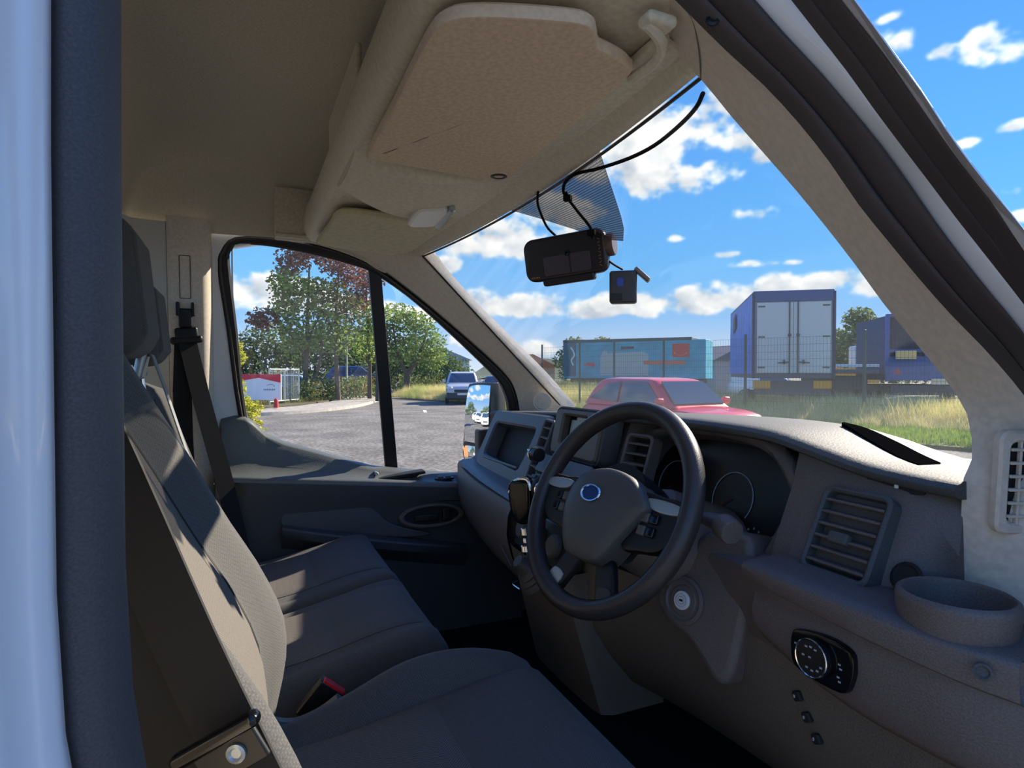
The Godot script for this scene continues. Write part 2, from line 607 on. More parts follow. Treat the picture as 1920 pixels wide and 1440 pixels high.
func build_shell() -> void:
	# floor and firewall
	var b := MB.new()
	b.rbox(Vector3(-0.02, 0.70, -0.42), Vector3(1.84, 0.08, 1.5), 0.01)
	setting("floor", b.done(), M.mat_floor, "black rubber floor of the van cab under the seats", "floor")
	b = MB.new()
	b.rbox(Vector3(-0.02, 1.09, -1.20), Vector3(1.70, 0.76, 0.05), 0.01)
	setting("wall_front", b.done(), M.dash_low, "dark firewall behind the dashboard and pedals", "wall")

	for s in [-1, 1]:
		b = MB.new()
		b.rbox(Vector3(0.885 * s, 1.06 if s < 0 else 0.94, -1.02), Vector3(0.05, 0.76 if s < 0 else 0.50, 0.44), 0.01)
		setting("trim_8" if s < 0 else "trim_10", b.done(), M.dash_low, "grey kick panel in the passenger footwell" if s < 0 else "grey kick panel in the driver footwell", "panel")
	# bonnet and wings outside, below the line of the dashboard
	b = MB.new()
	var hood := []
	for i in 9:
		var t := i / 8.0
		var z := lerpf(-1.20, -1.78, t)
		var y := 1.425 - 0.10 * t - 0.20 * t * t
		var hw := 0.88 - 0.06 * t
		var row := []
		for j in 9:
			var u := j / 4.0 - 1.0
			row.append(Vector3(u * hw, y - 0.035 * u * u * u * u, z))
		row.push_front(Vector3(-hw - 0.06, y - 0.25, z))
		row.append(Vector3(hw + 0.06, y - 0.25, z))
		hood.append(row)
	var nose := []
	for p in hood[8]:
		nose.append(p + Vector3(0, -0.55 if p.y > 0.9 else -0.3, -0.08))
	hood.append(nose)
	b.grid(hood)
	setting("bonnet", b.done(50.0, false), M.white_paint, "short white bonnet of the van in front of the windscreen", "bonnet")
	# headliner
	b = MB.new()
	var rows := []
	for i in 29:
		var z := 0.30 - 0.86 * i / 28.0
		var top := lerp_table(z, [[-0.56, 2.075], [-0.40, 2.19], [-0.22, 2.275], [-0.05, 2.30], [0.12, 2.31], [0.20, 2.295], [0.26, 2.22], [0.30, 2.10]])
		var ys := lerp_table(z, SIDE_TOP) - 0.010
		var row := []
		var xs := side_x(ys) + 0.012
		var wave := 0.014 * sin((z - 0.02) * 15.0)            # the pressed hollows along the edge
		for t in [[0.0, 0.0], [0.012, 0.10], [0.025, 0.30], [0.055, 0.62], [0.11, 0.84], [0.20, 0.95], [0.36, 1.0], [0.6, 1.02], [0.82, 1.03]]:
			var k: float = t[1]
			var bump: float = wave * clampf(1.0 - absf(k - 0.45) * 2.2, 0.0, 1.0)
			row.append(Vector3(xs + t[0] + bump, lerpf(ys, top, k), z))
		for t in [[0.6, 1.02], [0.36, 1.0], [0.20, 0.95], [0.11, 0.84], [0.055, 0.62], [0.02, 0.2]]:
			row.append(Vector3(0.74 - t[0] * 0.95, lerpf(maxf(ys, 2.06), top, t[1]), z))
		rows.append(row)
	b.grid(rows)
	setting("ceiling", b.done(60.0, false), M.headliner, "dim beige fabric headliner curving down to the far door", "ceiling")
	b = MB.new()
	b.rbox(Vector3(0.0, 2.37, -0.04), Vector3(1.62, 0.04, 0.72), 0.015)
	b.rbox(Vector3(0.0, 2.235, -0.475), Vector3(1.44, 0.03, 0.34), 0.01, Basis(Vector3.RIGHT, -0.62))
	b.rbox(Vector3(0.74, 2.30, -0.05), Vector3(0.08, 0.16, 0.74), 0.02)
	setting("trim_9", b.done(), M.white_paint, "white painted steel roof over the cab", "roof")

	# bulkhead with its window
	b = MB.new()
	var fr := frame(Vector3(0, 0, 0.335), Vector3.RIGHT, Vector3.UP)
	var hole := rrect(1.34, 0.42, 0.09, 6, Vector2(0, 1.84))
	b.ring(rrect(1.68, 1.62, 0.03, 6, Vector2(0, 1.46)), hole, 0.03, 0.003, fr)
	var bulk := setting("wall_back", b.done(), M.headliner, "bulkhead behind the seats with a black framed window", "bulkhead")
	b = MB.new()
	b.ring(rrect(1.38, 0.46, 0.11, 6, Vector2(0, 1.84)), rrect(1.29, 0.37, 0.075, 6, Vector2(0, 1.84)), 0.025, 0.006, frame(Vector3(0, 0, 0.327), Vector3.RIGHT, Vector3.UP))
	part("window_seal", b.done(), M.seal_black, bulk)
	b = MB.new()
	b.slab(rrect(1.32, 0.40, 0.08, 6, Vector2(0, 1.84)), 0.005, 0.0005, frame(Vector3(0, 0, 0.345), Vector3.RIGHT, Vector3.UP))
	part("window_pane", b.done(), M.glass, bulk)

	# far corner panel and the trim of the passenger's belt pillar
	b = MB.new()
	rows = []
	for i in 12:
		var y := lerpf(0.76, 2.085, i / 11.0)
		var x := side_x(y)
		rows.append([Vector3(x + 0.10, y, 0.30), Vector3(x + 0.055, y, 0.285), Vector3(x + 0.042, y, 0.25), Vector3(x + 0.04, y, 0.20), Vector3(x + 0.02, y, 0.196)])
	b.grid(rows)
	setting("wall_left", b.done(40.0, false), mat(rgb8(206, 206, 198), 0.45), "pale painted corner panel between bulkhead and belt pillar", "panel")
	b = MB.new()
	rows = []
	for i in 16:
		var y := lerpf(0.76, 2.10, i / 15.0)
		var x := side_x(y)
		rows.append([Vector3(x - 0.01, y, 0.199), Vector3(x + 0.048, y, 0.198), Vector3(x + 0.052, y, 0.190), Vector3(x + 0.054, y, 0.15), Vector3(x + 0.052, y, 0.112), Vector3(x + 0.044, y, 0.098), Vector3(x + 0.028, y, 0.086), Vector3(x + 0.004, y, 0.082), Vector3(x - 0.02, y, 0.082)])
	b.grid(rows)
	var bp := setting("trim_1", b.done(50.0, false), M.trim, "beige trim of the belt pillar beside the passenger door", "pillar trim")
	b = MB.new()
	var slot := frame(Vector3(side_x(1.93) + 0.0555, 1.93, 0.152), Vector3(0, 0, -1), Vector3(0.158, 0.987, 0))
	b.ring(rrect(0.030, 0.125, 0.003, 2), rrect(0.026, 0.121, 0.002, 2), 0.003, 0.0006, slot)
	part("belt_slot", b.done(), M.seal, bp)
	# white painted jamb and the rubber that seals the far door
	b = MB.new()
	rows = []
	for i in 34:
		var y := lerpf(1.0, 2.10, i / 33.0)
		var x := side_x(y)
		var zf := lerpf(0.012, 0.068, clampf((y - 1.5) / 0.47, 0.0, 1.0)) if y < 1.96 else lerp_table(y, [[1.96, 0.064], [2.0, 0.052], [2.03, 0.035], [2.05, 0.005], [2.06, -0.05], [2.07, -0.15]])
		rows.append([Vector3(x + 0.004, y, 0.086), Vector3(x + 0.003, y, 0.080), Vector3(x + 0.002, y, zf + 0.006), Vector3(x - 0.004, y, zf - 0.004), Vector3(x - 0.03, y, zf - 0.006)])
	b.grid(rows)
	setting("trim_2", b.done(40.0, false), M.white_paint, "white painted edge of the passenger door frame", "door frame")

	build_passenger_door()
	build_far_pillar()
	build_windscreen()
	build_near_pillars()

func build_passenger_door() -> void:
	var door := thing("door_1", "closed passenger door with charcoal card and black framed window", "door", Vector3(-0.88, 0.75, -0.42))
	door.set_meta("kind", "structure")
	var xf := frame(Vector3(-0.90, 1.35, 0.0) + Vector3(0.006, 0, 0), Vector3(0, 0, -1), Vector3(0.158, 0.987, 0))
	var inner := [Vector2(-0.011, 1.513), Vector2(0.014, 1.783), Vector2(0.034, 1.985), Vector2(0.027, 2.025), Vector2(0.003, 2.043), Vector2(-0.091, 2.044), Vector2(-0.225, 2.027), Vector2(-0.33, 2.006), Vector2(-0.40, 1.985), Vector2(-0.519, 1.916), Vector2(-0.643, 1.822), Vector2(-0.774, 1.714), Vector2(-0.867, 1.632), Vector2(-0.905, 1.581), Vector2(-0.93, 1.50), Vector2(-0.93, 1.30), Vector2(-0.90, 1.262), Vector2(-0.5, 1.285), Vector2(-0.2, 1.37), Vector2(-0.06, 1.42)]
	var outer := [Vector2(0.014, 1.514), Vector2(0.045, 1.782), Vector2(0.069, 1.966), Vector2(0.060, 2.022), Vector2(0.020, 2.066), Vector2(-0.091, 2.074), Vector2(-0.225, 2.063), Vector2(-0.33, 2.038), Vector2(-0.42, 2.0), Vector2(-0.545, 1.920), Vector2(-0.672, 1.828), Vector2(-0.806, 1.726), Vector2(-0.905, 1.645), Vector2(-0.945, 1.588), Vector2(-0.972, 1.50), Vector2(-0.972, 1.28), Vector2(-0.92, 1.225), Vector2(-0.5, 1.25), Vector2(-0.2, 1.33), Vector2(-0.03, 1.40)]
	var o2 := []
	var i2 := []
	for i in inner.size():
		o2.append(side_uv(outer[i]))
		i2.append(side_uv(inner[i]))
	o2 = smooth_curve(o2, 3, true)
	i2 = smooth_curve(i2, 3, true)
	var b := MB.new()
	b.ring(o2, i2, 0.03, 0.006, xf)
	part("window_frame", b.done(), M.seal_black, door)
	# a second, thinner lip just inside the frame
	var lip := []
	for p in MB.inset(o2, 0.010):
		lip.append(xf * Vector3(p.x, p.y, 0.002))
	b = MB.new()
	b.tube(lip, 0.0035, 6, true)
	part("weather_strip", b.done(), M.seal, door)
	b = MB.new()
	b.slab(MB.inset(i2, -0.008), 0.004, 0.0004, Transform3D(xf.basis, xf * Vector3(0, 0, -0.016)))
	part("window_glass", b.done(), M.glass, door)
	# upright divider in front of the quarter light
	b = MB.new()
	var dv := [Vector2(-0.384, 2.01), Vector2(-0.428, 1.99), Vector2(-0.512, 1.27), Vector2(-0.468, 1.27)]
	var d2 := []
	for p in dv:
		d2.append(side_uv(p))
	b.slab(d2, 0.02, 0.003, Transform3D(xf.basis, xf * Vector3(0, 0, -0.004)))
	part("window_divider", b.done(), M.seal_black, door)
	# swept sill and armrest line
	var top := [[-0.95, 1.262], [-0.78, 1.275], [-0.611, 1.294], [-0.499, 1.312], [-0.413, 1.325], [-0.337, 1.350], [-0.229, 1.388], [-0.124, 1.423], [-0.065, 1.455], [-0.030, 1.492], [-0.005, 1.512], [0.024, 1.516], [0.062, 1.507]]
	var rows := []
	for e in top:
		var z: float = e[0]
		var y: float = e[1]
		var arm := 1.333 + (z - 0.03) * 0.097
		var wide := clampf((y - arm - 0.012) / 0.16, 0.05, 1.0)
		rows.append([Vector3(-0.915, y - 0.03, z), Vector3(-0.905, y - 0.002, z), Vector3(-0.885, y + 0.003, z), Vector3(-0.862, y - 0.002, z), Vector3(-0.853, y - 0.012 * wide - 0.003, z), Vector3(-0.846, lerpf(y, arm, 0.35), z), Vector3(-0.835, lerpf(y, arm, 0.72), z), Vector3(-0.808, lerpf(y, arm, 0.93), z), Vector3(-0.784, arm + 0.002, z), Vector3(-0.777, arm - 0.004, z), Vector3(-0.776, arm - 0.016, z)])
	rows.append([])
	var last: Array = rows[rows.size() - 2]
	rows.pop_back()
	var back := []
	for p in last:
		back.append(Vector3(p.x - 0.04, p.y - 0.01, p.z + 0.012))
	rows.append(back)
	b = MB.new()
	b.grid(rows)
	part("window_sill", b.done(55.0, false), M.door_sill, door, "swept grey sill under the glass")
	# door card below the armrest line
	rows = []
	for i in 15:
		var z := lerpf(-0.95, 0.066, i / 14.0)
		var arm := 1.333 + (z - 0.03) * 0.097
		var back_in := clampf((z + 0.01) / 0.08, 0.0, 1.0)
		rows.append([Vector3(-0.776 - 0.03 * back_in, arm - 0.014, z - 0.03 * back_in), Vector3(-0.780 - 0.03 * back_in, arm - 0.06, z - 0.035 * back_in), Vector3(-0.796, 1.20, z - 0.04 * back_in), Vector3(-0.806, 1.10, z - 0.045 * back_in), Vector3(-0.812, 0.95, z - 0.05 * back_in), Vector3(-0.80, 0.74, z - 0.05 * back_in)])
	var edge := []
	for p in rows[rows.size() - 1]:
		edge.append(Vector3(-0.90, p.y, p.z + 0.01))
	rows.append(edge)
	b = MB.new()
	b.grid(rows)
	part("door_card", b.done(50.0, false), M.door_card, door)
	# raised panel and the ledge of the pull pocket
	var cx := frame(Vector3(-0.790, 0.0, 0.0), Vector3(0, 0, -1), Vector3(-0.10, 1, 0))
	var pan := smooth_curve([Vector2(0.115, 1.165), Vector2(0.115, 1.205), Vector2(0.135, 1.226), Vector2(0.25, 1.222), Vector2(0.355, 1.212), Vector2(0.40, 1.195), Vector2(0.445, 1.150), Vector2(0.50, 1.125), Vector2(0.60, 1.092), Vector2(0.52, 1.088), Vector2(0.40, 1.105), Vector2(0.25, 1.135)], 3, true)
	b = MB.new()
	var pxf := frame(Vector3(-0.792, 1.17, 0.0), Vector3(0, 0, -1), Vector3(-0.10, 1, 0))
	var pl := []
	for p in pan:
		pl.append(p - Vector2(0, 1.17))
	b.slab(pl, 0.02, 0.006, pxf)
	part("armrest_panel", b.done(), M.door_card, door)
	b = MB.new()
	rows = []
	for i in 13:
		var t := i / 12.0
		var z := lerpf(-0.11, -0.73, t)
		var y := lerpf(1.168, 1.035, t)
		var o := 0.055 * pow(sin(PI * clampf(t * 0.9 + 0.1, 0, 1)), 0.6)
		rows.append([Vector3(-0.815, y + 0.004, z), Vector3(-0.79 + o, y, z), Vector3(-0.786 + o, y - 0.006, z), Vector3(-0.79 + o, y - 0.03, z), Vector3(-0.82, y - 0.09, z)])
	b.grid(rows)
	part("pull_ledge", b.done(40.0, false), M.door_card, door)
	# release handle in its oval dish
	var hx := frame(Vector3(-0.790, 1.155, -0.600), Vector3(0, 0, -1), Vector3(-0.08, 1, 0))
	b = MB.new()
	b.ring(ellipse(0.118, 0.042, 32), ellipse(0.098, 0.030, 32), 0.02, 0.004, Transform3D(hx.basis, hx * Vector3(0, 0, 0.008)))
	var dish := part("handle_dish", b.done(), M.dash, door)
	b = MB.new()
	b.slab(ellipse(0.10, 0.032, 32), 0.004, 0.001, Transform3D(hx.basis, hx * Vector3(0, 0, -0.004)))
	part("dish_back", b.done(), M.cavity, dish)
	b = MB.new()
	b.rbox(hx * Vector3(0.052, 0.0, 0.004), Vector3(0.030, 0.046, 0.012), 0.005, hx.basis)
	b.rbox(hx * Vector3(-0.02, -0.006, 0.002), Vector3(0.085, 0.022, 0.008), 0.004, hx.basis)
	part("release_handle", b.done(), M.black, door)
	# finger slot and window switch on the armrest top
	b = MB.new()
	b.rbox(Vector3(-0.835, 1.296, -0.50), Vector3(0.050, 0.012, 0.17), 0.005, Basis(Vector3.RIGHT, 0.1))
	part("finger_slot", b.done(), M.cavity, door)
	b = MB.new()
	b.rbox(Vector3(-0.838, 1.308, -0.415), Vector3(0.044, 0.012, 0.012), 0.004)
	part("slot_rib", b.done(), M.silver, door)
	b = MB.new()
	b.lathe([[0.0, 0.0], [0.018, 0.0], [0.018, 0.006], [0.015, 0.008], [0.0, 0.008]], 20, Transform3D(Basis().scaled(Vector3(1, 1, 2.0)), Vector3(-0.822, 1.272, -0.655)))
	var sw := part("window_switch", b.done(), M.black, door)
	for s in [-1, 1]:
		b = MB.new()
		b.rbox(Vector3(-0.822, 1.281, -0.655 + s * 0.014), Vector3(0.016, 0.008, 0.020), 0.003)
		part("switch_key", b.done(), M.bezel, sw)

func build_far_pillar() -> void:
	# windscreen pillar on the passenger side
	var seal := [Vector2(-0.20, 2.072), Vector2(-0.35, 2.036), Vector2(-0.441, 1.990), Vector2(-0.545, 1.922), Vector2(-0.672, 1.830), Vector2(-0.806, 1.728), Vector2(-0.900, 1.648), Vector2(-0.945, 1.588), Vector2(-0.972, 1.50), Vector2(-0.975, 1.42)]
	var ws := [Vector2(-0.40, 2.10), Vector2(-0.48, 2.075), Vector2(-0.545, 2.046), Vector2(-0.592, 1.995), Vector2(-0.703, 1.893), Vector2(-0.851, 1.772), Vector2(-0.988, 1.660), Vector2(-1.07, 1.585), Vector2(-1.13, 1.525), Vector2(-1.14, 1.44)]
	seal = smooth_curve(seal, 3)
	ws = smooth_curve(ws, 3)
	var rows := []
	for i in seal.size():
		var a := Vector3(side_x(seal[i].y) + 0.012, seal[i].y, seal[i].x)
		var c := Vector3(-(0.80 - 0.2 * (ws[i].y - 1.35)), ws[i].y, ws[i].x)
		var out := Vector3(0.75, 0.35, 0.55).normalized()
		rows.append([a - Vector3(0.03, 0, 0), a, a + out * 0.014, a.lerp(c, 0.25) + out * 0.030, a.lerp(c, 0.5) + out * 0.036, a.lerp(c, 0.75) + out * 0.028, a.lerp(c, 0.93) + out * 0.012, c, c + Vector3(-0.01, 0.0, -0.03)])
	var b := MB.new()
	b.grid(rows)
	var p := setting("trim_3", b.done(60.0, false), M.trim, "pale beige windscreen pillar trim on the passenger side, catching the sun", "pillar trim")
	b = MB.new()
	var spk := frame(Vector3(-0.742, 1.545, -1.005), Vector3(0.55, 0.05, -0.83), Vector3(0.15, 0.98, 0.12))
	b.lathe([[0.0, 0.0], [0.034, 0.0], [0.036, 0.003], [0.033, 0.005], [0.030, 0.003], [0.0, 0.003]], 28, Transform3D(Basis(spk.basis.x, spk.basis.z, -spk.basis.y), spk.origin))
	var g := part("tweeter_grille", b.done(), M.trim, p)
	for k in 3:
		b = MB.new()
		var r := 0.008 + k * 0.008
		b.tube(ring_path(spk.origin + spk.basis.z * 0.0035, spk.basis.x, spk.basis.y, r, 20), 0.0012, 5, true)
		part("grille_ring", b.done(), M.trim, g)

func ring_path(o: Vector3, u: Vector3, w: Vector3, r: float, n: int) -> Array:
	var out := []
	for i in n:
		out.append(o + (u * cos(TAU * i / n) + w * sin(TAU * i / n)) * r)
	return out

func ws_point(x: float, y: float) -> Vector3:
	var t := (2.04 - y) / 0.54
	var half := lerpf(0.66, 0.79, t)
	var bow := 1.0 - (x / half) * (x / half)
	return Vector3(x, y, -0.53 - 0.60 * t - (0.045 + 0.035 * t) * bow)

func build_windscreen() -> void:
	var b := MB.new()
	var rows := []
	for j in 9:
		var y := lerpf(2.05, 1.49, j / 8.0)
		var half := lerpf(0.675, 0.80, (2.05 - y) / 0.56)
		var row := []
		for i in 17:
			row.append(ws_point(lerpf(-half, half, i / 16.0), y))
		rows.append(row)
	b.grid(rows)
	var inner := []
	for r in rows:
		var q := []
		for p in r:
			q.append(p + Vector3(0, -0.004, 0.003))
		q.reverse()
		inner.append(q)
	b.grid(inner)
	var w := setting("window_1", b.done(60.0, false), M.glass, "curved clear windscreen above the dashboard", "windscreen")
	# dotted shade printed on the glass round the camera
	var im := Image.create(256, 256, false, Image.FORMAT_RGBA8)
	for y in 256:
		for x in 256:
			var dx := (x + (4 if (y / 8) % 2 else 0)) % 8 - 4
			var dy := y % 8 - 4
			var on := dx * dx + dy * dy < 7
			im.set_pixel(x, y, Color8(84, 74, 80, 175 if on else 232))
	var dots := StandardMaterial3D.new()
	dots.albedo_texture = ImageTexture.create_from_image(im)
	dots.transparency = BaseMaterial3D.TRANSPARENCY_ALPHA
	dots.roughness = 0.6
	dots.uv1_scale = Vector3(2.6, 1.3, 1.0)
	b = MB.new()
	rows = []
	for j in 9:
		var t := j / 8.0
		var y := lerpf(2.055, 1.922, t)
		var xl := lerpf(-0.10, 0.175, pow(t, 0.9))
		var xr := lerpf(0.385, 0.245, t) - (0.02 * maxf(0, t - 0.85) / 0.15)
		var row := []
		for i in 9:
			var q := ws_point(lerpf(xl, xr, i / 8.0), y - 0.012 * (1.0 - i / 8.0) * -1.0 * t)
			row.append(q + Vector3(0, -0.006, 0.005))
		rows.append(row)
	for i in 8:
		for j in 8:
			b.quad(rows[i][j], rows[i][j + 1], rows[i + 1][j + 1], rows[i + 1][j])
			for t in [[0, 0], [1, 0], [1, 1], [0, 0], [1, 1], [0, 1]]:
				b.uv.append(Vector2((j + t[0]) / 8.0, (i + t[1]) / 8.0))
	part("dotted_shade", b.done(60.0, false), dots, w, "grey dotted shade band")
	# header: front edge of the roof lining over the glass
	b = MB.new()
	rows = []
	for i in 25:
		var x := lerpf(-0.66, 0.66, i / 24.0)
		var g := ws_point(x, 2.035)
		rows.append([g + Vector3(0, 0.03, -0.015), g + Vector3(0, 0.004, -0.004), g + Vector3(0, -0.006, 0.006), g + Vector3(0, -0.002, 0.022), Vector3(x, 2.058, -0.50), Vector3(x, 2.085, -0.455)])
	b.grid(rows)
	setting("trim_4", b.done(60.0, false), M.shelf, "beige header strip along the top of the windscreen", "header trim")
	b = MB.new()
	var line := []
	for i in 25:
		line.append(ws_point(lerpf(-0.665, 0.655, i / 24.0), 2.033) + Vector3(0, -0.005, 0.001))
	b.tube(line, 0.0028, 6)
	for s in [-1]:
		var down := []
		for i in 13:
			var y := lerpf(2.033, 1.50, i / 12.0)
			down.append(ws_point(s * lerpf(0.665, 0.775, i / 12.0), y) + Vector3(0, -0.003, 0.004))
		b.tube(down, 0.003, 6)
	setting("trim_5", b.done(), M.seal_black, "thin black gasket round the windscreen", "gasket")

func ribbon(a: Array, c: Array, bulge: float, out: Vector3, steps := 6) -> Array:
	var rows := []
	for i in a.size():
		var row := []
		for k in steps + 1:
			var t := float(k) / steps
			row.append(a[i].lerp(c[i], t) + out * bulge * pow(sin(PI * t), 0.7))
		rows.append(row)
	return rows

func build_near_pillars() -> void:
	var c0 := [Vector3(0.601,2.157,-0.336),Vector3(0.613,2.126,-0.387),Vector3(0.625,2.096,-0.440),Vector3(0.637,2.061,-0.488),Vector3(0.651,2.021,-0.532),Vector3(0.666,1.974,-0.569),Vector3(0.679,1.930,-0.610),Vector3(0.694,1.885,-0.648),Vector3(0.709,1.838,-0.685),Vector3(0.724,1.790,-0.720),Vector3(0.738,1.741,-0.754),Vector3(0.753,1.694,-0.790),Vector3(0.767,1.648,-0.828),Vector3(0.782,1.597,-0.856),Vector3(0.800,1.543,-0.835)]
	var c1 := [Vector3(0.710,2.113,-0.363),Vector3(0.722,2.075,-0.403),Vector3(0.734,2.038,-0.444),Vector3(0.745,2.002,-0.486),Vector3(0.756,1.968,-0.530),Vector3(0.768,1.929,-0.569),Vector3(0.780,1.886,-0.604),Vector3(0.792,1.840,-0.635),Vector3(0.804,1.798,-0.670),Vector3(0.815,1.757,-0.707),Vector3(0.825,1.718,-0.747),Vector3(0.836,1.681,-0.788),Vector3(0.846,1.642,-0.828),Vector3(0.857,1.599,-0.864),Vector3(0.868,1.555,-0.897)]
	var c2 := [Vector3(0.765,2.104,-0.417),Vector3(0.775,2.068,-0.452),Vector3(0.786,2.033,-0.486),Vector3(0.795,1.998,-0.522),Vector3(0.805,1.964,-0.558),Vector3(0.815,1.928,-0.592),Vector3(0.825,1.891,-0.626),Vector3(0.836,1.851,-0.656),Vector3(0.846,1.811,-0.684),Vector3(0.856,1.772,-0.715),Vector3(0.865,1.735,-0.749),Vector3(0.875,1.698,-0.782),Vector3(0.884,1.658,-0.812),Vector3(0.894,1.618,-0.842),Vector3(0.904,1.578,-0.871)]
	var c3 := [Vector3(0.789,2.101,-0.443),Vector3(0.799,2.066,-0.474),Vector3(0.809,2.031,-0.506),Vector3(0.819,1.995,-0.536),Vector3(0.829,1.959,-0.566),Vector3(0.838,1.922,-0.595),Vector3(0.848,1.885,-0.624),Vector3(0.858,1.848,-0.654),Vector3(0.867,1.812,-0.684),Vector3(0.876,1.777,-0.715),Vector3(0.885,1.742,-0.746),Vector3(0.894,1.706,-0.777),Vector3(0.903,1.669,-0.807),Vector3(0.912,1.631,-0.834),Vector3(0.922,1.592,-0.861)]
	var c4 := [Vector3(0.829,2.086,-0.465),Vector3(0.838,2.054,-0.492),Vector3(0.847,2.021,-0.520),Vector3(0.856,1.989,-0.547),Vector3(0.865,1.957,-0.574),Vector3(0.874,1.922,-0.599),Vector3(0.883,1.888,-0.623),Vector3(0.891,1.855,-0.650),Vector3(0.900,1.823,-0.678),Vector3(0.909,1.788,-0.701),Vector3(0.918,1.753,-0.725),Vector3(0.927,1.718,-0.749),Vector3(0.936,1.682,-0.771),Vector3(0.945,1.644,-0.791),Vector3(0.954,1.607,-0.811)]
	var c5 := [Vector3(0.849,2.072,-0.464),Vector3(0.858,2.040,-0.488),Vector3(0.867,2.009,-0.513),Vector3(0.876,1.977,-0.537),Vector3(0.885,1.945,-0.560),Vector3(0.894,1.913,-0.584),Vector3(0.902,1.880,-0.606),Vector3(0.911,1.848,-0.629),Vector3(0.919,1.818,-0.656),Vector3(0.928,1.788,-0.682),Vector3(0.936,1.756,-0.707),Vector3(0.944,1.725,-0.732),Vector3(0.953,1.690,-0.751),Vector3(0.963,1.655,-0.769),Vector3(0.972,1.619,-0.786)]
	# carry every line back along the roof and down to the foot of the pillar
	var roof := [[0.0, 0.045, 0.12], [0.0, 0.075, 0.26], [0.0, 0.09, 0.42]]
	var all := [c0, c1, c2, c3, c4, c5]
	for k in 6:
		var first: Vector3 = all[k][0]
		for e in roof:
			all[k].push_front(first + Vector3(-0.012 * e[2] / 0.42, e[1], e[2]))
		if k > 0:
			var l: Vector3 = all[k][all[k].size() - 1]
			for e in [0.06, 0.14, 0.30, 0.55, 0.80]:
				all[k].append(l + Vector3(0.014 * minf(1, e / 0.2), -e, 0.030 * minf(1.0, e / 0.2)))
	for q in [Vector3(0.797, 1.519, -0.824), Vector3(0.792, 1.45, -0.828), Vector3(0.790, 1.39, -0.832), Vector3(0.80, 1.10, -0.85), Vector3(0.82, 0.85, -0.85)]:
		c0.append(q)
	for k in 6:
		all[k] = smooth_curve(all[k], 2)
	var out := Vector3(0.80, 0.25, 0.52).normalized()
	var pil := thing("trim_6", "driver side windscreen pillar with beige trim, dark rubber seals and white paint", "pillar", Vector3(0.85, 0.80, -0.82))
	pil.set_meta("kind", "structure")
	var b := MB.new()
	b.grid(ribbon(all[0], all[1], 0.016, out, 8))
	part("inner_trim", b.done(60.0, false), M.trim, pil, "beige inner pillar trim")
	var mid := []
	for i in all[1].size():
		mid.append(all[1][i].lerp(all[2][i], 0.42))
	b = MB.new()
	b.grid(ribbon(all[1], mid, 0.010, out, 6))
	b.grid(ribbon(mid, all[2], 0.016, out, 8))
	part("door_seal", b.done(50.0, false), M.seal, pil, "brown grey rubber door seal")
	b = MB.new()
	b.grid(ribbon(all[2], all[3], 0.004, out, 4))
	part("painted_flange", b.done(60.0, false), M.white_paint, pil)
	mid = []
	for i in all[3].size():
		mid.append(all[3][i].lerp(all[4][i], 0.45))
	b = MB.new()
	b.grid(ribbon(all[3], mid, 0.005, out, 4))
	b.grid(ribbon(mid, all[4], 0.009, out, 6))
	part("outer_seal", b.done(50.0, false), M.seal, pil, "outer dark rubber seal")
	b = MB.new()
	b.grid(ribbon(all[4], all[5], 0.006, out, 5))
	var shell := []
	for i in all[5].size():                                        # the outer skin back round to the glass
		shell.append([all[5][i], all[5][i] + Vector3(-0.012, -0.002, -0.020), all[4][i] + Vector3(-0.03, 0.0, -0.055), all[0][i] + Vector3(0.02, 0.01, -0.05), all[0][i] + Vector3(0.0, 0.0, -0.003)])
	b.grid(shell)
	part("painted_skin", b.done(60.0, false), M.white_paint, pil)
	# studs on the seal
	for q in [[0.743, 2.022, -0.466, 0.007], [0.757, 1.985, -0.527, 0.003], [0.764, 1.972, -0.540, 0.002]]:
		b = MB.new()
		b.lathe([[0.0, 0.0], [q[3], 0.0], [q[3], 0.002], [q[3] * 0.6, 0.003], [q[3] * 0.5, 0.001], [0.0, 0.001]], 16, Transform3D(Basis(out.cross(Vector3.UP).normalized(), out, out.cross(Vector3.UP).normalized().cross(out)), Vector3(q[0], q[1], q[2]) + out * 0.011))
		part("seal_stud", b.done(), M.black if q[3] > 0.005 else M.silver, pil)
	# seam in the inner trim near the header
	b = MB.new()
	var sm := []
	for k in 7:
		sm.append(c0[7].lerp(c1[5], k / 6.0) + out * (0.016 * pow(sin(PI * k / 6.0), 0.7) + 0.0005))
	b.tube(sm, 0.0009, 5)
	part("trim_seam", b.done(), M.bezel, pil)
	# demister grille in the foot of the trim
	var gx := frame(Vector3(0.858, 1.520, -0.855), Vector3(0.42, 0.0, -0.9), Vector3(0.05, 1.0, 0.05))
	b = MB.new()
	b.ring(rrect(0.085, 0.125, 0.012, 4), rrect(0.058, 0.098, 0.008, 4), 0.012, 0.003, gx)
	var gr := part("vent_frame", b.done(), M.trim, pil)
	b = MB.new()
	b.slab(rrect(0.062, 0.102, 0.008, 4), 0.003, 0.0005, Transform3D(gx.basis, gx * Vector3(0, 0, -0.008)))
	part("vent_back", b.done(), M.cavity, gr)
	for k in 6:
		b = MB.new()
		b.rbox(gx * Vector3(0, -0.04 + k * 0.016, -0.002), Vector3(0.060, 0.0035, 0.006), 0.001, gx.basis)
		part("vent_bar", b.done(), M.trim, gr)
	for k in 3:
		b = MB.new()
		b.rbox(gx * Vector3(-0.018 + k * 0.018, 0, -0.003), Vector3(0.003, 0.100, 0.006), 0.001, gx.basis)
		part("vent_bar", b.done(), M.trim, gr)

	# the belt pillar beside the camera
	var bp := thing("trim_7", "white painted belt pillar with a dark rubber seal at the driver's door", "pillar", Vector3(0.97, 0.70, 0.10))
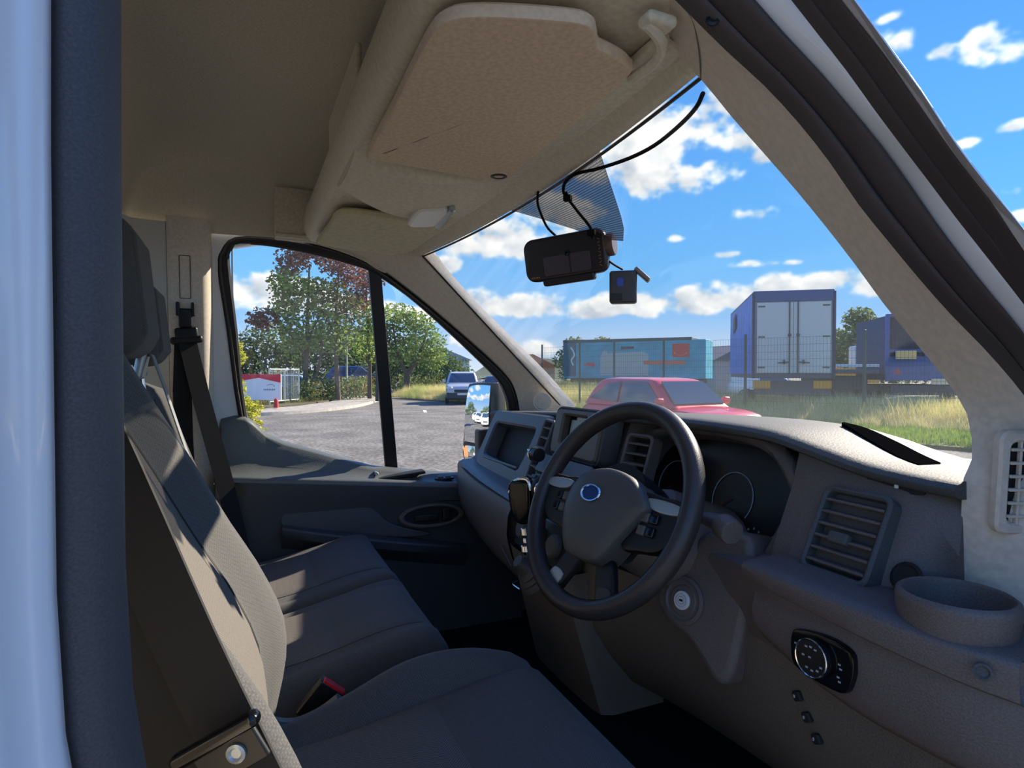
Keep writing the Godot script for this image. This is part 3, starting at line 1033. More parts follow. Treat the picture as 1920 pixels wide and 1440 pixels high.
	bp.set_meta("kind", "structure")
	var seal_rows := []
	var paint_rows := []
	var inner_rows := []
	for i in 26:
		var y := lerpf(0.72, 2.22, i / 25.0)
		var lean := -0.16 * maxf(0.0, y - 1.75) * (0.35 if y < 2.0 else 0.6)
		var dz := -0.010 * clampf((1.55 - y) / 0.1, 0.0, 1.0) * clampf((1.55 - y) / 0.1, 0.0, 1.0) - 0.04 * maxf(0.0, 1.45 - y)
		var o := Vector3(lean, y, dz)
		var ring := []
		for k in 14:
			var a := TAU * k / 14.0
			ring.append(o + Vector3(0.944 + cos(a) * 0.021, 0, 0.0622 + sin(a) * 0.0105 + 0.004 * cos(a)))
		seal_rows.append(ring)
		var pr := []
		for q in [[0.952, 0.088], [0.960, 0.074], [0.966, 0.0705], [0.974, 0.0715], [0.979, 0.076], [0.984, 0.080], [0.992, 0.0815], [1.000, 0.084], [1.010, 0.091], [1.017, 0.103], [1.022, 0.125], [1.024, 0.20], [1.024, 0.42]]:
			pr.append(o + Vector3(q[0], 0, q[1]))
		paint_rows.append(pr)
		inner_rows.append([o + Vector3(0.93, 0, 0.066), o + Vector3(0.90, 0, 0.066), o + Vector3(0.875, 0, 0.075), o + Vector3(0.86, 0, 0.11), o + Vector3(0.855, 0, 0.30)])
	b = MB.new()
	b.loft(seal_rows)
	part("door_seal", b.done(60.0), M.rubber, bp)
	b = MB.new()
	b.grid(paint_rows)
	part("painted_jamb", b.done(60.0, false), M.white_paint, bp)
	b = MB.new()
	b.grid(inner_rows)
	part("inner_trim", b.done(60.0, false), M.trim, bp)

# ---------------------------------------------------------------- overhead shelf, visors, lamp
func build_overhead() -> void:
	var sh := thing("overhead_shelf", "beige moulded parcel shelf hung under the roof above the windscreen", "shelf", Vector3(0.0, 2.03, -0.35))
	var b := MB.new()
	var rows := []
	for i in 33:
		var x := lerpf(-0.70, 0.72, i / 32.0)
		var f := clampf((absf(x - 0.01) - 0.60) / 0.1, 0.0, 1.0)
		rows.append([Vector3(x, 2.150 + 0.01 * f, -0.180), Vector3(x, 2.115, -0.170), Vector3(x, 2.085, -0.171), Vector3(x, 2.062, -0.180), Vector3(x, 2.052, -0.195), Vector3(x, 2.054, -0.23), Vector3(x, 2.057, -0.35), Vector3(x, 2.060, -0.45), Vector3(x, 2.058, -0.48), Vector3(x, 2.050, -0.505), Vector3(x, 2.048, -0.525), Vector3(x, 2.062, -0.545)])
	b.grid(rows)
	var top := []
	for r in rows:
		top.append([r[0] + Vector3(0, -0.01, -0.012), r[0] + Vector3(0, -0.06, -0.012), Vector3(r[0].x, 2.085, -0.45)])
	b.grid(top)
	part("shelf_tray", b.done(50.0, false), M.shelf, sh)
	# panel between visor and glass on the driver's side
	b = MB.new()
	var px := frame(Vector3(0, 2.056, 0), Vector3.RIGHT, Vector3(0, 0, 1))
	b.slab(smooth_curve([Vector2(0.655, -0.455), Vector2(0.662, -0.475), Vector2(0.645, -0.505), Vector2(0.61, -0.512), Vector2(0.40, -0.52), Vector2(0.20, -0.522), Vector2(0.10, -0.522), Vector2(0.08, -0.505), Vector2(0.10, -0.485), Vector2(0.40, -0.472)], 3, true), 0.012, 0.004, frame(Vector3(0, 2.046, 0), Vector3.RIGHT, Vector3(0, 0, 1)))
	part("front_panel", b.done(), M.shelf, sh)
	# end walls and the divider that stands on the tray
	b = MB.new()
	b.rbox(Vector3(-0.705, 2.13, -0.16), Vector3(0.016, 0.16, 0.14), 0.006)
	b.rbox(Vector3(-0.70, 2.062, -0.155), Vector3(0.03, 0.014, 0.13), 0.005)
	part("end_wall", b.done(), M.shelf, sh)
	b = MB.new()
	b.rbox(Vector3(0.02, 2.165, -0.185), Vector3(0.36, 0.10, 0.010), 0.004, Basis(Vector3(0, 0, 1), 0.0))
	part("divider", b.done(), M.shelf, sh)
	# reading lamp in the middle bulge
	b = MB.new()
	var hump := []
	for i in 13:
		var t := i / 12.0
		var z := lerpf(-0.188, -0.505, t)
		var dip := 0.032 * sin(PI * clampf(t * 1.10, 0, 1))
		var right := 0.136
		var left := lerpf(-0.09, -0.24, t)
		var hw := (right - left) / 2
		var cxx := (right + left) / 2
		hump.append([Vector3(cxx - hw, 2.058, z), Vector3(cxx - hw + 0.012, 2.046 - dip, z), Vector3(cxx - hw * 0.5, 2.038 - dip, z), Vector3(cxx, 2.036 - dip, z), Vector3(cxx + hw * 0.5, 2.038 - dip, z), Vector3(cxx + hw - 0.012, 2.046 - dip, z), Vector3(cxx + hw, 2.058, z)])
	b.grid(hump)
	var cap1 := []
	for p in hump[0]:
		cap1.append(Vector3(p.x, 2.062, p.z))
	b.grid([cap1, hump[0]])
	cap1 = []
	for p in hump[12]:
		cap1.append(Vector3(p.x, 2.06, p.z))
	b.grid([hump[12], cap1])
	part("console_hump", b.done(45.0, false), M.shelf, sh)
	var lx := frame(Vector3(-0.085, 2.008, -0.385), Vector3(1, 0.10, 0.0), Vector3(0.0, -0.12, 1))
	b = MB.new()
	b.slab(rrect(0.118, 0.072, 0.02, 4), 0.014, 0.004, Transform3D(Basis(lx.basis.x, -lx.basis.y, -lx.basis.z), lx.origin + Vector3(0, 0.004, 0)))
	var lamp := part("reading_lamp", b.done(), M.lens, sh, "pale reading lamp lens")
	b = MB.new()
	b.slab(rrect(0.125, 0.016, 0.007, 4), 0.016, 0.004, Transform3D(Basis(lx.basis.x, -lx.basis.y, -lx.basis.z), lx.origin + lx.basis.y * -0.040 + Vector3(0, 0.002, 0)))
	part("lamp_bezel", b.done(), M.silver, lamp)
	for s in [-1, 1]:
		b = MB.new()
		b.rbox(lx.origin + lx.basis.x * 0.022 * s + lx.basis.y * 0.012 + Vector3(0, 0.000, 0), Vector3(0.018, 0.006, 0.022), 0.002)
		part("lamp_switch", b.done(), M.bezel, lamp)
	for s in [[0.0, -0.32], [-0.10, -0.345]]:
		b = MB.new()
		b.rbox(Vector3(s[0], 2.018, s[1]), Vector3(0.030, 0.005, 0.008), 0.002)
		part("console_slot", b.done(), M.cavity, sh)

	# visors
	var v := thing("sun_visor", "large cream sun visor folded up above the steering wheel, with a black clip hole", "sun visor", Vector3(0.40, 2.03, -0.33))
	var vx := frame(Vector3(0, 2.040, 0), Vector3.RIGHT, Vector3(0, 0, 1))
	vx = Transform3D(Basis(Vector3.RIGHT, Vector3(0, 0, 1), Vector3.DOWN), Vector3(0, 2.024, 0))
	b = MB.new()
	b.slab(smooth_curve([Vector2(0.20, -0.200), Vector2(0.40, -0.197), Vector2(0.58, -0.193), Vector2(0.635, -0.20), Vector2(0.662, -0.235), Vector2(0.688, -0.315), Vector2(0.690, -0.348), Vector2(0.672, -0.366), Vector2(0.655, -0.380), Vector2(0.648, -0.405), Vector2(0.634, -0.435), Vector2(0.60, -0.452), Vector2(0.40, -0.462), Vector2(0.20, -0.470), Vector2(0.155, -0.462), Vector2(0.15, -0.44), Vector2(0.165, -0.32), Vector2(0.178, -0.215)], 4, true), 0.019, 0.005, vx)
	part("visor_panel", b.done(), M.visor, v)
	b = MB.new()
	b.tube(smooth_curve([Vector3(0.60, 2.030, -0.462), Vector3(0.655, 2.028, -0.460), Vector3(0.690, 2.030, -0.440), Vector3(0.704, 2.036, -0.41)], 4), 0.007, 8)
	part("hinge_rod", b.done(), M.shelf, v)
	b = MB.new()
	b.rbox(Vector3(0.704, 2.040, -0.425), Vector3(0.026, 0.014, 0.040), 0.006)
	part("hinge_mount", b.done(), M.shelf, v)
	b = MB.new()
	b.lathe([[0.0, 0.0], [0.016, 0.0], [0.016, 0.003], [0.011, 0.004], [0.009, 0.001], [0.0, 0.001]], 18, Transform3D(Basis(Vector3.RIGHT, Vector3.DOWN, Vector3(0, 0, -1)), Vector3(0.187, 2.026, -0.448)))
	part("clip_hole", b.done(), M.black, v)
	var v2 := thing("sun_visor", "smaller beige sun visor folded up above the passenger side of the dashboard", "sun visor", Vector3(-0.37, 2.03, -0.34))
	b = MB.new()
	b.slab(smooth_curve([Vector2(-0.22, -0.215), Vector2(-0.35, -0.205), Vector2(-0.55, -0.198), Vector2(-0.60, -0.21), Vector2(-0.64, -0.30), Vector2(-0.655, -0.40), Vector2(-0.635, -0.455), Vector2(-0.58, -0.478), Vector2(-0.40, -0.480), Vector2(-0.27, -0.475), Vector2(-0.235, -0.45), Vector2(-0.215, -0.32)], 4, true), 0.017, 0.005, vx)
	part("visor_panel", b.done(), surf(rgb8(206, 198, 164), 0.85, M.soft, 3.0), v2)
	b = MB.new()
	b.rbox(Vector3(-0.665, 2.036, -0.42), Vector3(0.04, 0.020, 0.06), 0.009)
	part("hinge_mount", b.done(), M.shelf, v2)

# ---------------------------------------------------------------- dashboard
const HOOD_Y := [[-0.90, 1.508], [-0.65, 1.520], [-0.30, 1.540], [-0.10, 1.553], [0.10, 1.560], [0.30, 1.565], [0.44, 1.564], [0.53, 1.557], [0.60, 1.540], [0.67, 1.524], [0.74, 1.517], [0.88, 1.514]]
const HOOD_Z := [[-0.90, -0.845], [-0.65, -0.835], [-0.30, -0.815], [-0.14, -0.785], [0.14, -0.780], [0.30, -0.770], [0.45, -0.770], [0.55, -0.785], [0.66, -0.80], [0.88, -0.80]]

func vent(called: String, dash: Node3D, xf: Transform3D, w: float, h: float, slats: int, frame_mat: Material, tab := true) -> void:
	var b := MB.new()
	b.ring(rrect(w, h, 0.014, 4), rrect(w - 0.016, h - 0.016, 0.008, 4), 0.03, 0.003, xf)
	var f := part(called, b.done(), frame_mat, dash)
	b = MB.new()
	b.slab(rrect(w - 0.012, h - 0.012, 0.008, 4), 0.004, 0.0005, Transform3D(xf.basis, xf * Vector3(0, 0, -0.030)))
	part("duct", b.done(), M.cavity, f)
	for k in slats:
		b = MB.new()
		var y := (h - 0.02) * ((k + 0.5) / slats - 0.5)
		b.rbox(xf * Vector3(0, y, -0.010), Vector3(w - 0.017, 0.004, 0.018), 0.0015, xf.basis * Basis(Vector3.RIGHT, 0.35))
		part("slat", b.done(), M.dash, f)
	if tab:
		b = MB.new()
		b.rbox(xf * Vector3(-0.004, -(h - 0.02) * 0.5 / slats, -0.002), Vector3(0.030, 0.016, 0.012), 0.003, xf.basis)
		part("slider", b.done(), M.dash_top, f)

func build_dash() -> void:
	var d := thing("dashboard", "charcoal plastic van dashboard with vents, display and instrument cluster", "dashboard", Vector3(0.0, 0.80, -0.95))
	# top pad
	var b := MB.new()
	var rows := []
	for i in 61:
		var x := lerpf(-0.86, 0.800, i / 60.0)
		var y := lerp_table(x, HOOD_Y)
		var z := lerp_table(x, HOOD_Z)
		var cover := clampf((x - 0.10) / 0.06, 0.0, 1.0) * clampf((0.58 - x) / 0.08, 0.0, 1.0)
		rows.append([Vector3(x, 1.44, -1.19), Vector3(x, 1.50, -1.16), Vector3(x, y - 0.022, -1.09), Vector3(x, y - 0.008, -1.03), Vector3(x, y - 0.002, z - 0.13), Vector3(x, y, z - 0.06), Vector3(x, y, z - 0.02), Vector3(x, y - 0.003, z - 0.006), Vector3(x, y - 0.009, z), Vector3(x, y - 0.017, z - 0.002), Vector3(x, y - 0.022, z - 0.012), Vector3(x, y - 0.024 + 0.004 * cover, z - 0.05)])
	b.grid(rows)
	b.cap(rows[60])
	part("top_pad", b.done(50.0, false), M.dash_top, d)
	# black sheet over the top pad, painted as the shade of the demister recess
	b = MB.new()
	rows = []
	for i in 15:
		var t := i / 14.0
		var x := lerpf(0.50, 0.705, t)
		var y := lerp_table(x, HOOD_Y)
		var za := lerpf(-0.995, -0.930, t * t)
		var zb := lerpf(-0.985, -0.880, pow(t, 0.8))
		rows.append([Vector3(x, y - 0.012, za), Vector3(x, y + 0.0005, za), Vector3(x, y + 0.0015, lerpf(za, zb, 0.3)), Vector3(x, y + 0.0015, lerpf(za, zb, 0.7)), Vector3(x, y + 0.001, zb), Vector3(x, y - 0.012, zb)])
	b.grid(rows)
	part("demister_slot_shade", b.done(40.0, false), M.slot_shade_black, d)
	# body behind the faces
	b = MB.new()
	rows = []
	for i in 45:
		var x := lerpf(-0.87, 0.70, i / 44.0)
		var y := lerp_table(x, HOOD_Y)
		var z := lerp_table(x, HOOD_Z)
		var bowl := clampf((x - 0.10) / 0.04, 0.0, 1.0) * clampf((0.585 - x) / 0.04, 0.0, 1.0)   # the instruments sit deeper
		bowl = maxf(bowl, clampf((x + 0.76) / 0.04, 0.0, 1.0) * clampf((-0.25 - x) / 0.04, 0.0, 1.0))   # and so does the bin
		var z_face := z - 0.035 - 0.08 * bowl
		var low := lerp_table(x, [[-0.87, -0.72], [-0.55, -0.68], [-0.20, -0.63], [-0.10, -0.66], [0.15, -0.70], [0.5, -0.71], [0.62, -0.69], [0.72, -0.695], [0.80, -0.715], [0.85, -0.74]])
		var led := lerp_table(x, [[-0.87, 1.335], [-0.20, 1.325], [-0.08, 1.34], [0.5, 1.36], [0.70, 1.364], [0.80, 1.356]])
		var drop := lerp_table(x, [[-0.87, 1.10], [-0.20, 1.08], [-0.10, 1.10], [0.5, 1.20], [0.62, 1.21], [0.80, 1.245], [0.86, 1.25]])
		rows.append([Vector3(x, y - 0.02, z_face), Vector3(x, (y + led) * 0.5, lerpf(z_face, low, 0.30 - 0.29 * bowl)), Vector3(x, led + 0.012, lerpf(z_face, low, 0.55 - 0.50 * bowl)), Vector3(x, led, lerpf(z_face, low, 0.65 - 0.50 * bowl)), Vector3(x, led - 0.002, low - 0.02), Vector3(x, led - 0.010, low - 0.004), Vector3(x, led - 0.022, low), Vector3(x, lerpf(led, drop, 0.4), low - 0.004), Vector3(x, lerpf(led, drop, 0.75), low - 0.022), Vector3(x, drop, low - 0.07), Vector3(x, drop - 0.03, low - 0.16), Vector3(x, drop - 0.05, -1.15)])
	b.grid(rows)
	b.cap(rows[0])
	b.cap(rows[44])
	part("body", b.done(40.0, false), M.dash, d)

	# --- passenger side: open bin in a leaning fascia
	var pf := frame(Vector3(-0.478, 1.425, -0.765), Vector3(1, 0.015, 0.045), Vector3(0.0, 0.92, -0.40))
	var outer := [Vector2(-0.245, 0.112), Vector2(0.19, 0.112), Vector2(0.215, 0.108), Vector2(0.222, 0.09), Vector2(0.20, -0.06), Vector2(0.18, -0.105), Vector2(0.16, -0.115), Vector2(-0.23, -0.095), Vector2(-0.262, -0.085), Vector2(-0.272, -0.06), Vector2(-0.268, 0.06), Vector2(-0.262, 0.10)]
	var inner := [Vector2(-0.200, 0.066), Vector2(0.115, 0.066), Vector2(0.130, 0.063), Vector2(0.134, 0.052), Vector2(0.122, -0.030), Vector2(0.112, -0.058), Vector2(0.100, -0.064), Vector2(-0.190, -0.050), Vector2(-0.210, -0.046), Vector2(-0.217, -0.034), Vector2(-0.215, 0.035), Vector2(-0.212, 0.058)]
	b = MB.new()
	b.ring(outer, inner, 0.05, 0.006, pf)
	var fas := part("bin_fascia", b.done(30.0), M.fascia, d, "blue grey surround of the open bin")
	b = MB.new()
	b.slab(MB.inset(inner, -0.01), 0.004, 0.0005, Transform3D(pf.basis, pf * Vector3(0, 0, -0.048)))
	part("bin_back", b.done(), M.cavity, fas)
	b = MB.new()
	b.rbox(pf * Vector3(-0.05, -0.060, -0.022), Vector3(0.31, 0.008, 0.05), 0.003, pf.basis)
	part("bin_floor", b.done(), M.fascia, fas)
	# ledge and glovebox lid below it
	b = MB.new()
	rows = []
	for i in 15:
		var t := i / 14.0
		var x := lerpf(-0.83, -0.14, t)
		var z := lerpf(-0.715, -0.628, t) + 0.012 * sin(PI * t)
		var y := 1.335 - 0.008 * t
		rows.append([Vector3(x, y + 0.004, z - 0.09), Vector3(x, y + 0.004, z - 0.03), Vector3(x, y + 0.001, z - 0.006), Vector3(x, y - 0.006, z + 0.002), Vector3(x, y - 0.012, z - 0.004), Vector3(x, y - 0.016, z - 0.02)])
	b.grid(rows)
	part("ledge", b.done(50.0, false), M.fascia, d)
	b = MB.new()
	rows = []
	for i in 15:
		var t := i / 14.0
		var x := lerpf(-0.82, -0.15, t)
		var z := lerpf(-0.712, -0.622, t) + 0.016 * sin(PI * t)
		rows.append([Vector3(x, 1.322, z - 0.03), Vector3(x, 1.316, z - 0.003), Vector3(x, 1.29, z + 0.010), Vector3(x, 1.24, z + 0.014), Vector3(x, 1.19, z + 0.002), Vector3(x, 1.14, z - 0.022), Vector3(x, 1.10, z - 0.05)])
	b.grid(rows)
	part("glovebox_lid", b.done(50.0, false), M.dash, d)
	b = MB.new()
	b.rbox(Vector3(-0.16, 1.185, -0.612), Vector3(0.075, 0.003, 0.004), 0.001, Basis(Vector3(0, 0, 1), -0.5))
	part("lid_seam", b.done(), M.fascia, d)

	# --- middle: display, vents, switches
	var sx := frame(Vector3(-0.030, 1.503, -0.735), Vector3(1, 0.0, 0.03), Vector3(0, 0.97, -0.20))
	b = MB.new()
	var so := rrect(0.236, 0.116, 0.018, 4)
	var si := rrect(0.124, 0.070, 0.006, 4, Vector2(-0.012, 0.008))
	b.ring(so, si, 0.05, 0.005, sx)
	var disp := part("display_bezel", b.done(), M.bezel, d, "grey display surround")
	b = MB.new()
	b.slab(rrect(0.128, 0.074, 0.004, 3, Vector2(-0.012, 0.008)), 0.004, 0.0005, Transform3D(sx.basis, sx * Vector3(0, 0, -0.022)))
	part("display_mask", b.done(), M.gloss_black, disp)
	b = MB.new()
	b.slab(rrect(0.100, 0.054, 0.003, 3, Vector2(-0.008, 0.007)), 0.003, 0.0005, Transform3D(sx.basis, sx * Vector3(0, 0, -0.018)))
	part("display_screen", b.done(), M.screen, disp, "unlit pale grey screen")
	b = MB.new()
	b.ring(rrect(0.250, 0.130, 0.024, 4), rrect(0.236, 0.116, 0.018, 4), 0.05, 0.004, Transform3D(sx.basis, sx * Vector3(0, 0, -0.004)))
	part("display_rim", b.done(), M.dash_top, disp)
	# vents either side of the display
	vent("vent_frame", d, frame(Vector3(-0.212, 1.440, -0.728), Vector3(1, 0, 0.18), Vector3(-0.10, 0.93, -0.36)), 0.085, 0.185, 6, M.fascia, false)
	vent("vent_frame", d, frame(Vector3(0.185, 1.460, -0.755), Vector3(1, 0, -0.10), Vector3(0.10, 0.93, -0.33)), 0.085, 0.130, 5, M.dash)
	# radio keys under the display
	var rx := frame(Vector3(-0.012, 1.425, -0.690), Vector3(1, 0, 0.02), Vector3(0, 0.80, -0.60))
	b = MB.new()
	b.slab(rrect(0.250, 0.050, 0.008, 3), 0.03, 0.004, rx)
	var rad := part("radio_panel", b.done(), M.fascia, d)
	b = MB.new()
	b.slab(rrect(0.235, 0.030, 0.008, 3), 0.02, 0.004, frame(Vector3(-0.010, 1.388, -0.668), Vector3(1, 0, 0.02), Vector3(0, 0.80, -0.60)))
	part("key_strip", b.done(), M.bezel, rad)
	for k in 7:
		b = MB.new()
		b.rbox(Vector3(-0.105 + k * 0.032, 1.392, -0.665), Vector3(0.024, 0.010, 0.008), 0.002, rx.basis)
		part("radio_key", b.done(), M.black, rad)
	b = MB.new()
	b.slab(rrect(0.225, 0.045, 0.012, 3), 0.03, 0.004, frame(Vector3(-0.008, 1.345, -0.652), Vector3(1, 0, 0.02), Vector3(0, 0.85, -0.52)))
	part("switch_recess", b.done(), M.cavity, d)
	# heater panel with three dials
	var hx := frame(Vector3(0.0, 1.270, -0.628), Vector3(1, 0, 0.03), Vector3(0, 0.95, -0.30))
	b = MB.new()
	b.slab(rrect(0.270, 0.095, 0.015, 3), 0.05, 0.005, hx)
	var hp := part("heater_panel", b.done(), M.black, d)
	for k in 3:
		b = MB.new()
		b.lathe([[0.0, 0.0], [0.026, 0.0], [0.026, 0.010], [0.021, 0.016], [0.0, 0.017]], 24, Transform3D(Basis(hx.basis.x, hx.basis.z, -hx.basis.y), hx * Vector3(-0.085 + k * 0.085, 0.0, 0.0)))
		part("heater_dial", b.done(), M.dash_top, hp)
	# gear lever console
	b = MB.new()
	rows = []
	for i in 9:
		var t := i / 8.0
		var y := lerpf(1.225, 0.92, t)
		var zf := lerpf(-0.605, -0.66, t) - 0.03 * t
		var hw := lerpf(0.145, 0.17, t)
		rows.append([Vector3(-hw, y, -0.85), Vector3(-hw, y, zf - 0.03), Vector3(-hw + 0.012, y, zf - 0.006), Vector3(-hw + 0.04, y, zf), Vector3(0.0, y, zf + 0.004), Vector3(hw - 0.04, y, zf), Vector3(hw - 0.012, y, zf - 0.006), Vector3(hw, y, zf - 0.03), Vector3(hw, y, -0.85)])
	b.grid(rows)
	part("lower_console", b.done(50.0, false), M.dash_low, d)
	b = MB.new()
	b.lathe([[0.050, 0.0], [0.046, 0.006], [0.040, 0.010], [0.041, 0.014], [0.032, 0.020], [0.033, 0.024], [0.022, 0.032], [0.014, 0.060], [0.0, 0.062]], 20, Transform3D(Basis(Vector3.RIGHT, 0.9), Vector3(0.03, 1.195, -0.605)))
	part("gear_gaiter", b.done(), M.rubber, d)

	# --- driver's side: hooded instruments
	var ix := frame(Vector3(0.345, 1.445, -0.792), Vector3(1, 0, 0.0), Vector3(0, 0.95, -0.30))
	var io := smooth_curve([Vector2(-0.245, -0.10), Vector2(-0.235, 0.0), Vector2(-0.20, 0.080), Vector2(-0.11, 0.108), Vector2(0.0, 0.114), Vector2(0.10, 0.108), Vector2(0.175, 0.088), Vector2(0.225, 0.040), Vector2(0.245, 0.0), Vector2(0.225, -0.045), Vector2(0.205, -0.10), Vector2(0.16, -0.125), Vector2(0.0, -0.130), Vector2(-0.18, -0.125)], 3, true)
	var ii := smooth_curve([Vector2(-0.215, -0.09), Vector2(-0.205, 0.0), Vector2(-0.172, 0.062), Vector2(-0.10, 0.086), Vector2(0.0, 0.092), Vector2(0.09, 0.087), Vector2(0.155, 0.068), Vector2(0.200, 0.026), Vector2(0.215, 0.0), Vector2(0.198, -0.04), Vector2(0.180, -0.088), Vector2(0.15, -0.108), Vector2(0.0, -0.112), Vector2(-0.17, -0.108)], 3, true)
	b = MB.new()
	b.ring(io, ii, 0.07, 0.008, ix)
	var clu := part("instrument_hood", b.done(45.0), M.dash, d)
	b = MB.new()
	b.slab(MB.inset(ii, -0.006), 0.006, 0.001, Transform3D(ix.basis, ix * Vector3(0, 0, -0.058)))
	part("instrument_face", b.done(), mat(rgb8(30, 25, 25), 0.30), clu, "unlit black instrument face")
	# gauges: big dial ring, numbers, small arcs
	for g in [[0.038, -0.014, 0.050], [-0.130, -0.014, 0.050]]:
		b = MB.new()
		var arc := []
		for i in 27:
			var a := deg_to_rad(215.0 - 250.0 * i / 26.0)
			arc.append(ix * Vector3(g[0] + cos(a) * g[2], g[1] + sin(a) * g[2], -0.0565))
		b.tube(arc, 0.0010, 4)
		var dial := part("dial_ring", b.done(), M.print_white, clu)
		for i in 7:
			var a := deg_to_rad(210.0 - 40.0 * i)
			var tm := TextMesh.new()
			tm.text = str(i)
			tm.font_size = 16
			tm.pixel_size = 0.0006
			tm.depth = 0.0006
			var t := part("dial_number", tm, M.print_white, dial)
			t.transform = Transform3D(ix.basis, ix * Vector3(g[0] + cos(a) * g[2] * 0.82, g[1] + sin(a) * g[2] * 0.82, -0.0562) - d.position)
		b = MB.new()
		b.tube([ix * Vector3(g[0], g[1], -0.055), ix * Vector3(g[0] - 0.030, g[1] - 0.024, -0.055)], 0.0010, 5)
		part("dial_needle", b.done(), mat(rgb8(120, 40, 30), 0.5), dial)
	for g in [[0.105, -0.060], [0.160, -0.062]]:
		b = MB.new()
		var arc := []
		for i in 10:
			var a := deg_to_rad(215.0 + 110.0 * i / 9.0)
			arc.append(ix * Vector3(g[0] + cos(a) * 0.018, g[1] + sin(a) * 0.014, -0.0565))
		b.tube(arc, 0.0010, 4)
		var sm := part("small_gauge", b.done(), M.print_white, clu)
		for q in 3:
			b = MB.new()
			b.rbox(ix * Vector3(g[0] - 0.012 + q * 0.012, g[1] + 0.004 * (q % 2), -0.0565), Vector3(0.003, 0.004, 0.001), 0.0, ix.basis)
			part("gauge_mark", b.done(), M.print_white, sm)

	# driver's outer vent and the vent-top slot
	vent("vent_frame", d, frame(Vector3(0.682, 1.430, -0.757), Vector3(1, 0, 0.03), Vector3(0.03, 0.89, -0.43)), 0.108, 0.128, 6, M.dash_top)
	b = MB.new()
	b.slab(smooth_curve([Vector2(-0.040, 0.0), Vector2(-0.030, 0.007), Vector2(0.03, 0.006), Vector2(0.042, -0.001), Vector2(0.03, -0.006), Vector2(-0.03, -0.006)], 3, true), 0.004, 0.0005, frame(Vector3(0.715, 1.496, -0.812), Vector3(1, -0.02, 0), Vector3(0, 0.97, -0.1)))
	part("key_slot", b.done(), M.cavity, d)
	b = MB.new()
	b.rbox(Vector3(0.722, 1.497, -0.808), Vector3(0.005, 0.005, 0.003), 0.001)
	part("indicator", b.done(), M.white, d)
	# right hand face: fill between vent and pillar
	b = MB.new()
	rows = []
	for i in 9:
		var x := lerpf(0.56, 0.795, i / 8.0)
		var away := -0.030 * pow(clampf((x - 0.72) / 0.075, 0.0, 1.0), 2.0)
		var y := lerp_table(x, HOOD_Y)
		rows.append([Vector3(x, y - 0.018, -0.815 + away), Vector3(x, 1.47, -0.797 + away), Vector3(x, 1.42, -0.775 + away * 1.5), Vector3(x, 1.385, -0.760 + away * 2.0), Vector3(x, 1.350, -0.748 + away * 2.0)])
	var turn_back := []
	for p in rows[8]:
		turn_back.append(p + Vector3(0.004, 0.0, -0.20))
	rows.append(turn_back)
	b.grid(rows)
	part("end_face", b.done(50.0, false), M.dash, d)
	# shelf rail that runs out to the door
	b = MB.new()
	var rail := smooth_curve([Vector3(0.585, 1.372, -0.668), Vector3(0.66, 1.372, -0.662), Vector3(0.74, 1.370, -0.663), Vector3(0.82, 1.365, -0.674), Vector3(0.875, 1.361, -0.690), Vector3(0.915, 1.358, -0.712)], 4)
	rows = []
	for i in rail.size():
		var p: Vector3 = rail[i]
		var t := float(i) / (rail.size() - 1)
		var th := lerpf(0.020, 0.042, t)
		rows.append([p + Vector3(-0.01 * t, 0.004, -0.10), p + Vector3(0, 0.004, -0.022), p + Vector3(0, 0.001, -0.005), p + Vector3(0, -0.006, 0.0), p + Vector3(0, -th, -0.004), p + Vector3(0, -th - 0.006, -0.014), p + Vector3(0, -th - 0.008, -0.06)])
	b.grid(rows)
	b.cap(rows[0])
	part("shelf_rail", b.done(50.0, false), M.dash, d)
	b = MB.new()
	b.lathe([[0.0, 0.0], [0.009, 0.0], [0.009, 0.002], [0.0065, 0.0025], [0.005, 0.0005], [0.0, 0.0005]], 20, Transform3D(Basis(Vector3(0.83, 0, -0.55), Vector3(0.55, 0.1, 0.83), Vector3.UP).orthonormalized(), Vector3(0.893, 1.344, -0.692)))
	part("screw_cover", b.done(), M.dash_top, d)
	# cup holder
	b = MB.new()
	b.lathe([[0.0, -0.040], [0.046, -0.040], [0.051, 0.0], [0.055, 0.003], [0.059, 0.0], [0.060, -0.006], [0.058, -0.030], [0.055, -0.042], [0.0, -0.042]], 40, Transform3D(Basis(), Vector3(0.838, 1.398, -0.742)))
	part("cup_holder", b.done(50.0), M.dash, d)
	b = MB.new()
	b.slab(smooth_curve([Vector2(0.73, 0.70), Vector2(0.82, 0.69), Vector2(0.905, 0.72), Vector2(0.915, 0.80), Vector2(0.88, 0.86), Vector2(0.80, 0.84), Vector2(0.73, 0.79)], 4, true), 0.03, 0.004, Transform3D(Basis(Vector3.RIGHT, Vector3(0, 0, -1), Vector3.UP), Vector3(0, 1.3545, 0)))
	part("cup_shelf", b.done(), M.dash, d)
	b = MB.new()
	b.lathe([[0.0, 0.0], [0.020, 0.0], [0.020, 0.002], [0.016, 0.003], [0.014, 0.001], [0.0, 0.001]], 20, Transform3D(Basis(Vector3.RIGHT, Vector3(0, 0.45, 0.89), Vector3(0, -0.89, 0.45)), Vector3(0.765, 1.392, -0.766)))
	part("power_socket", b.done(), M.cavity, d)
	# lower right panel with the light switch
	b = MB.new()
	rows = []
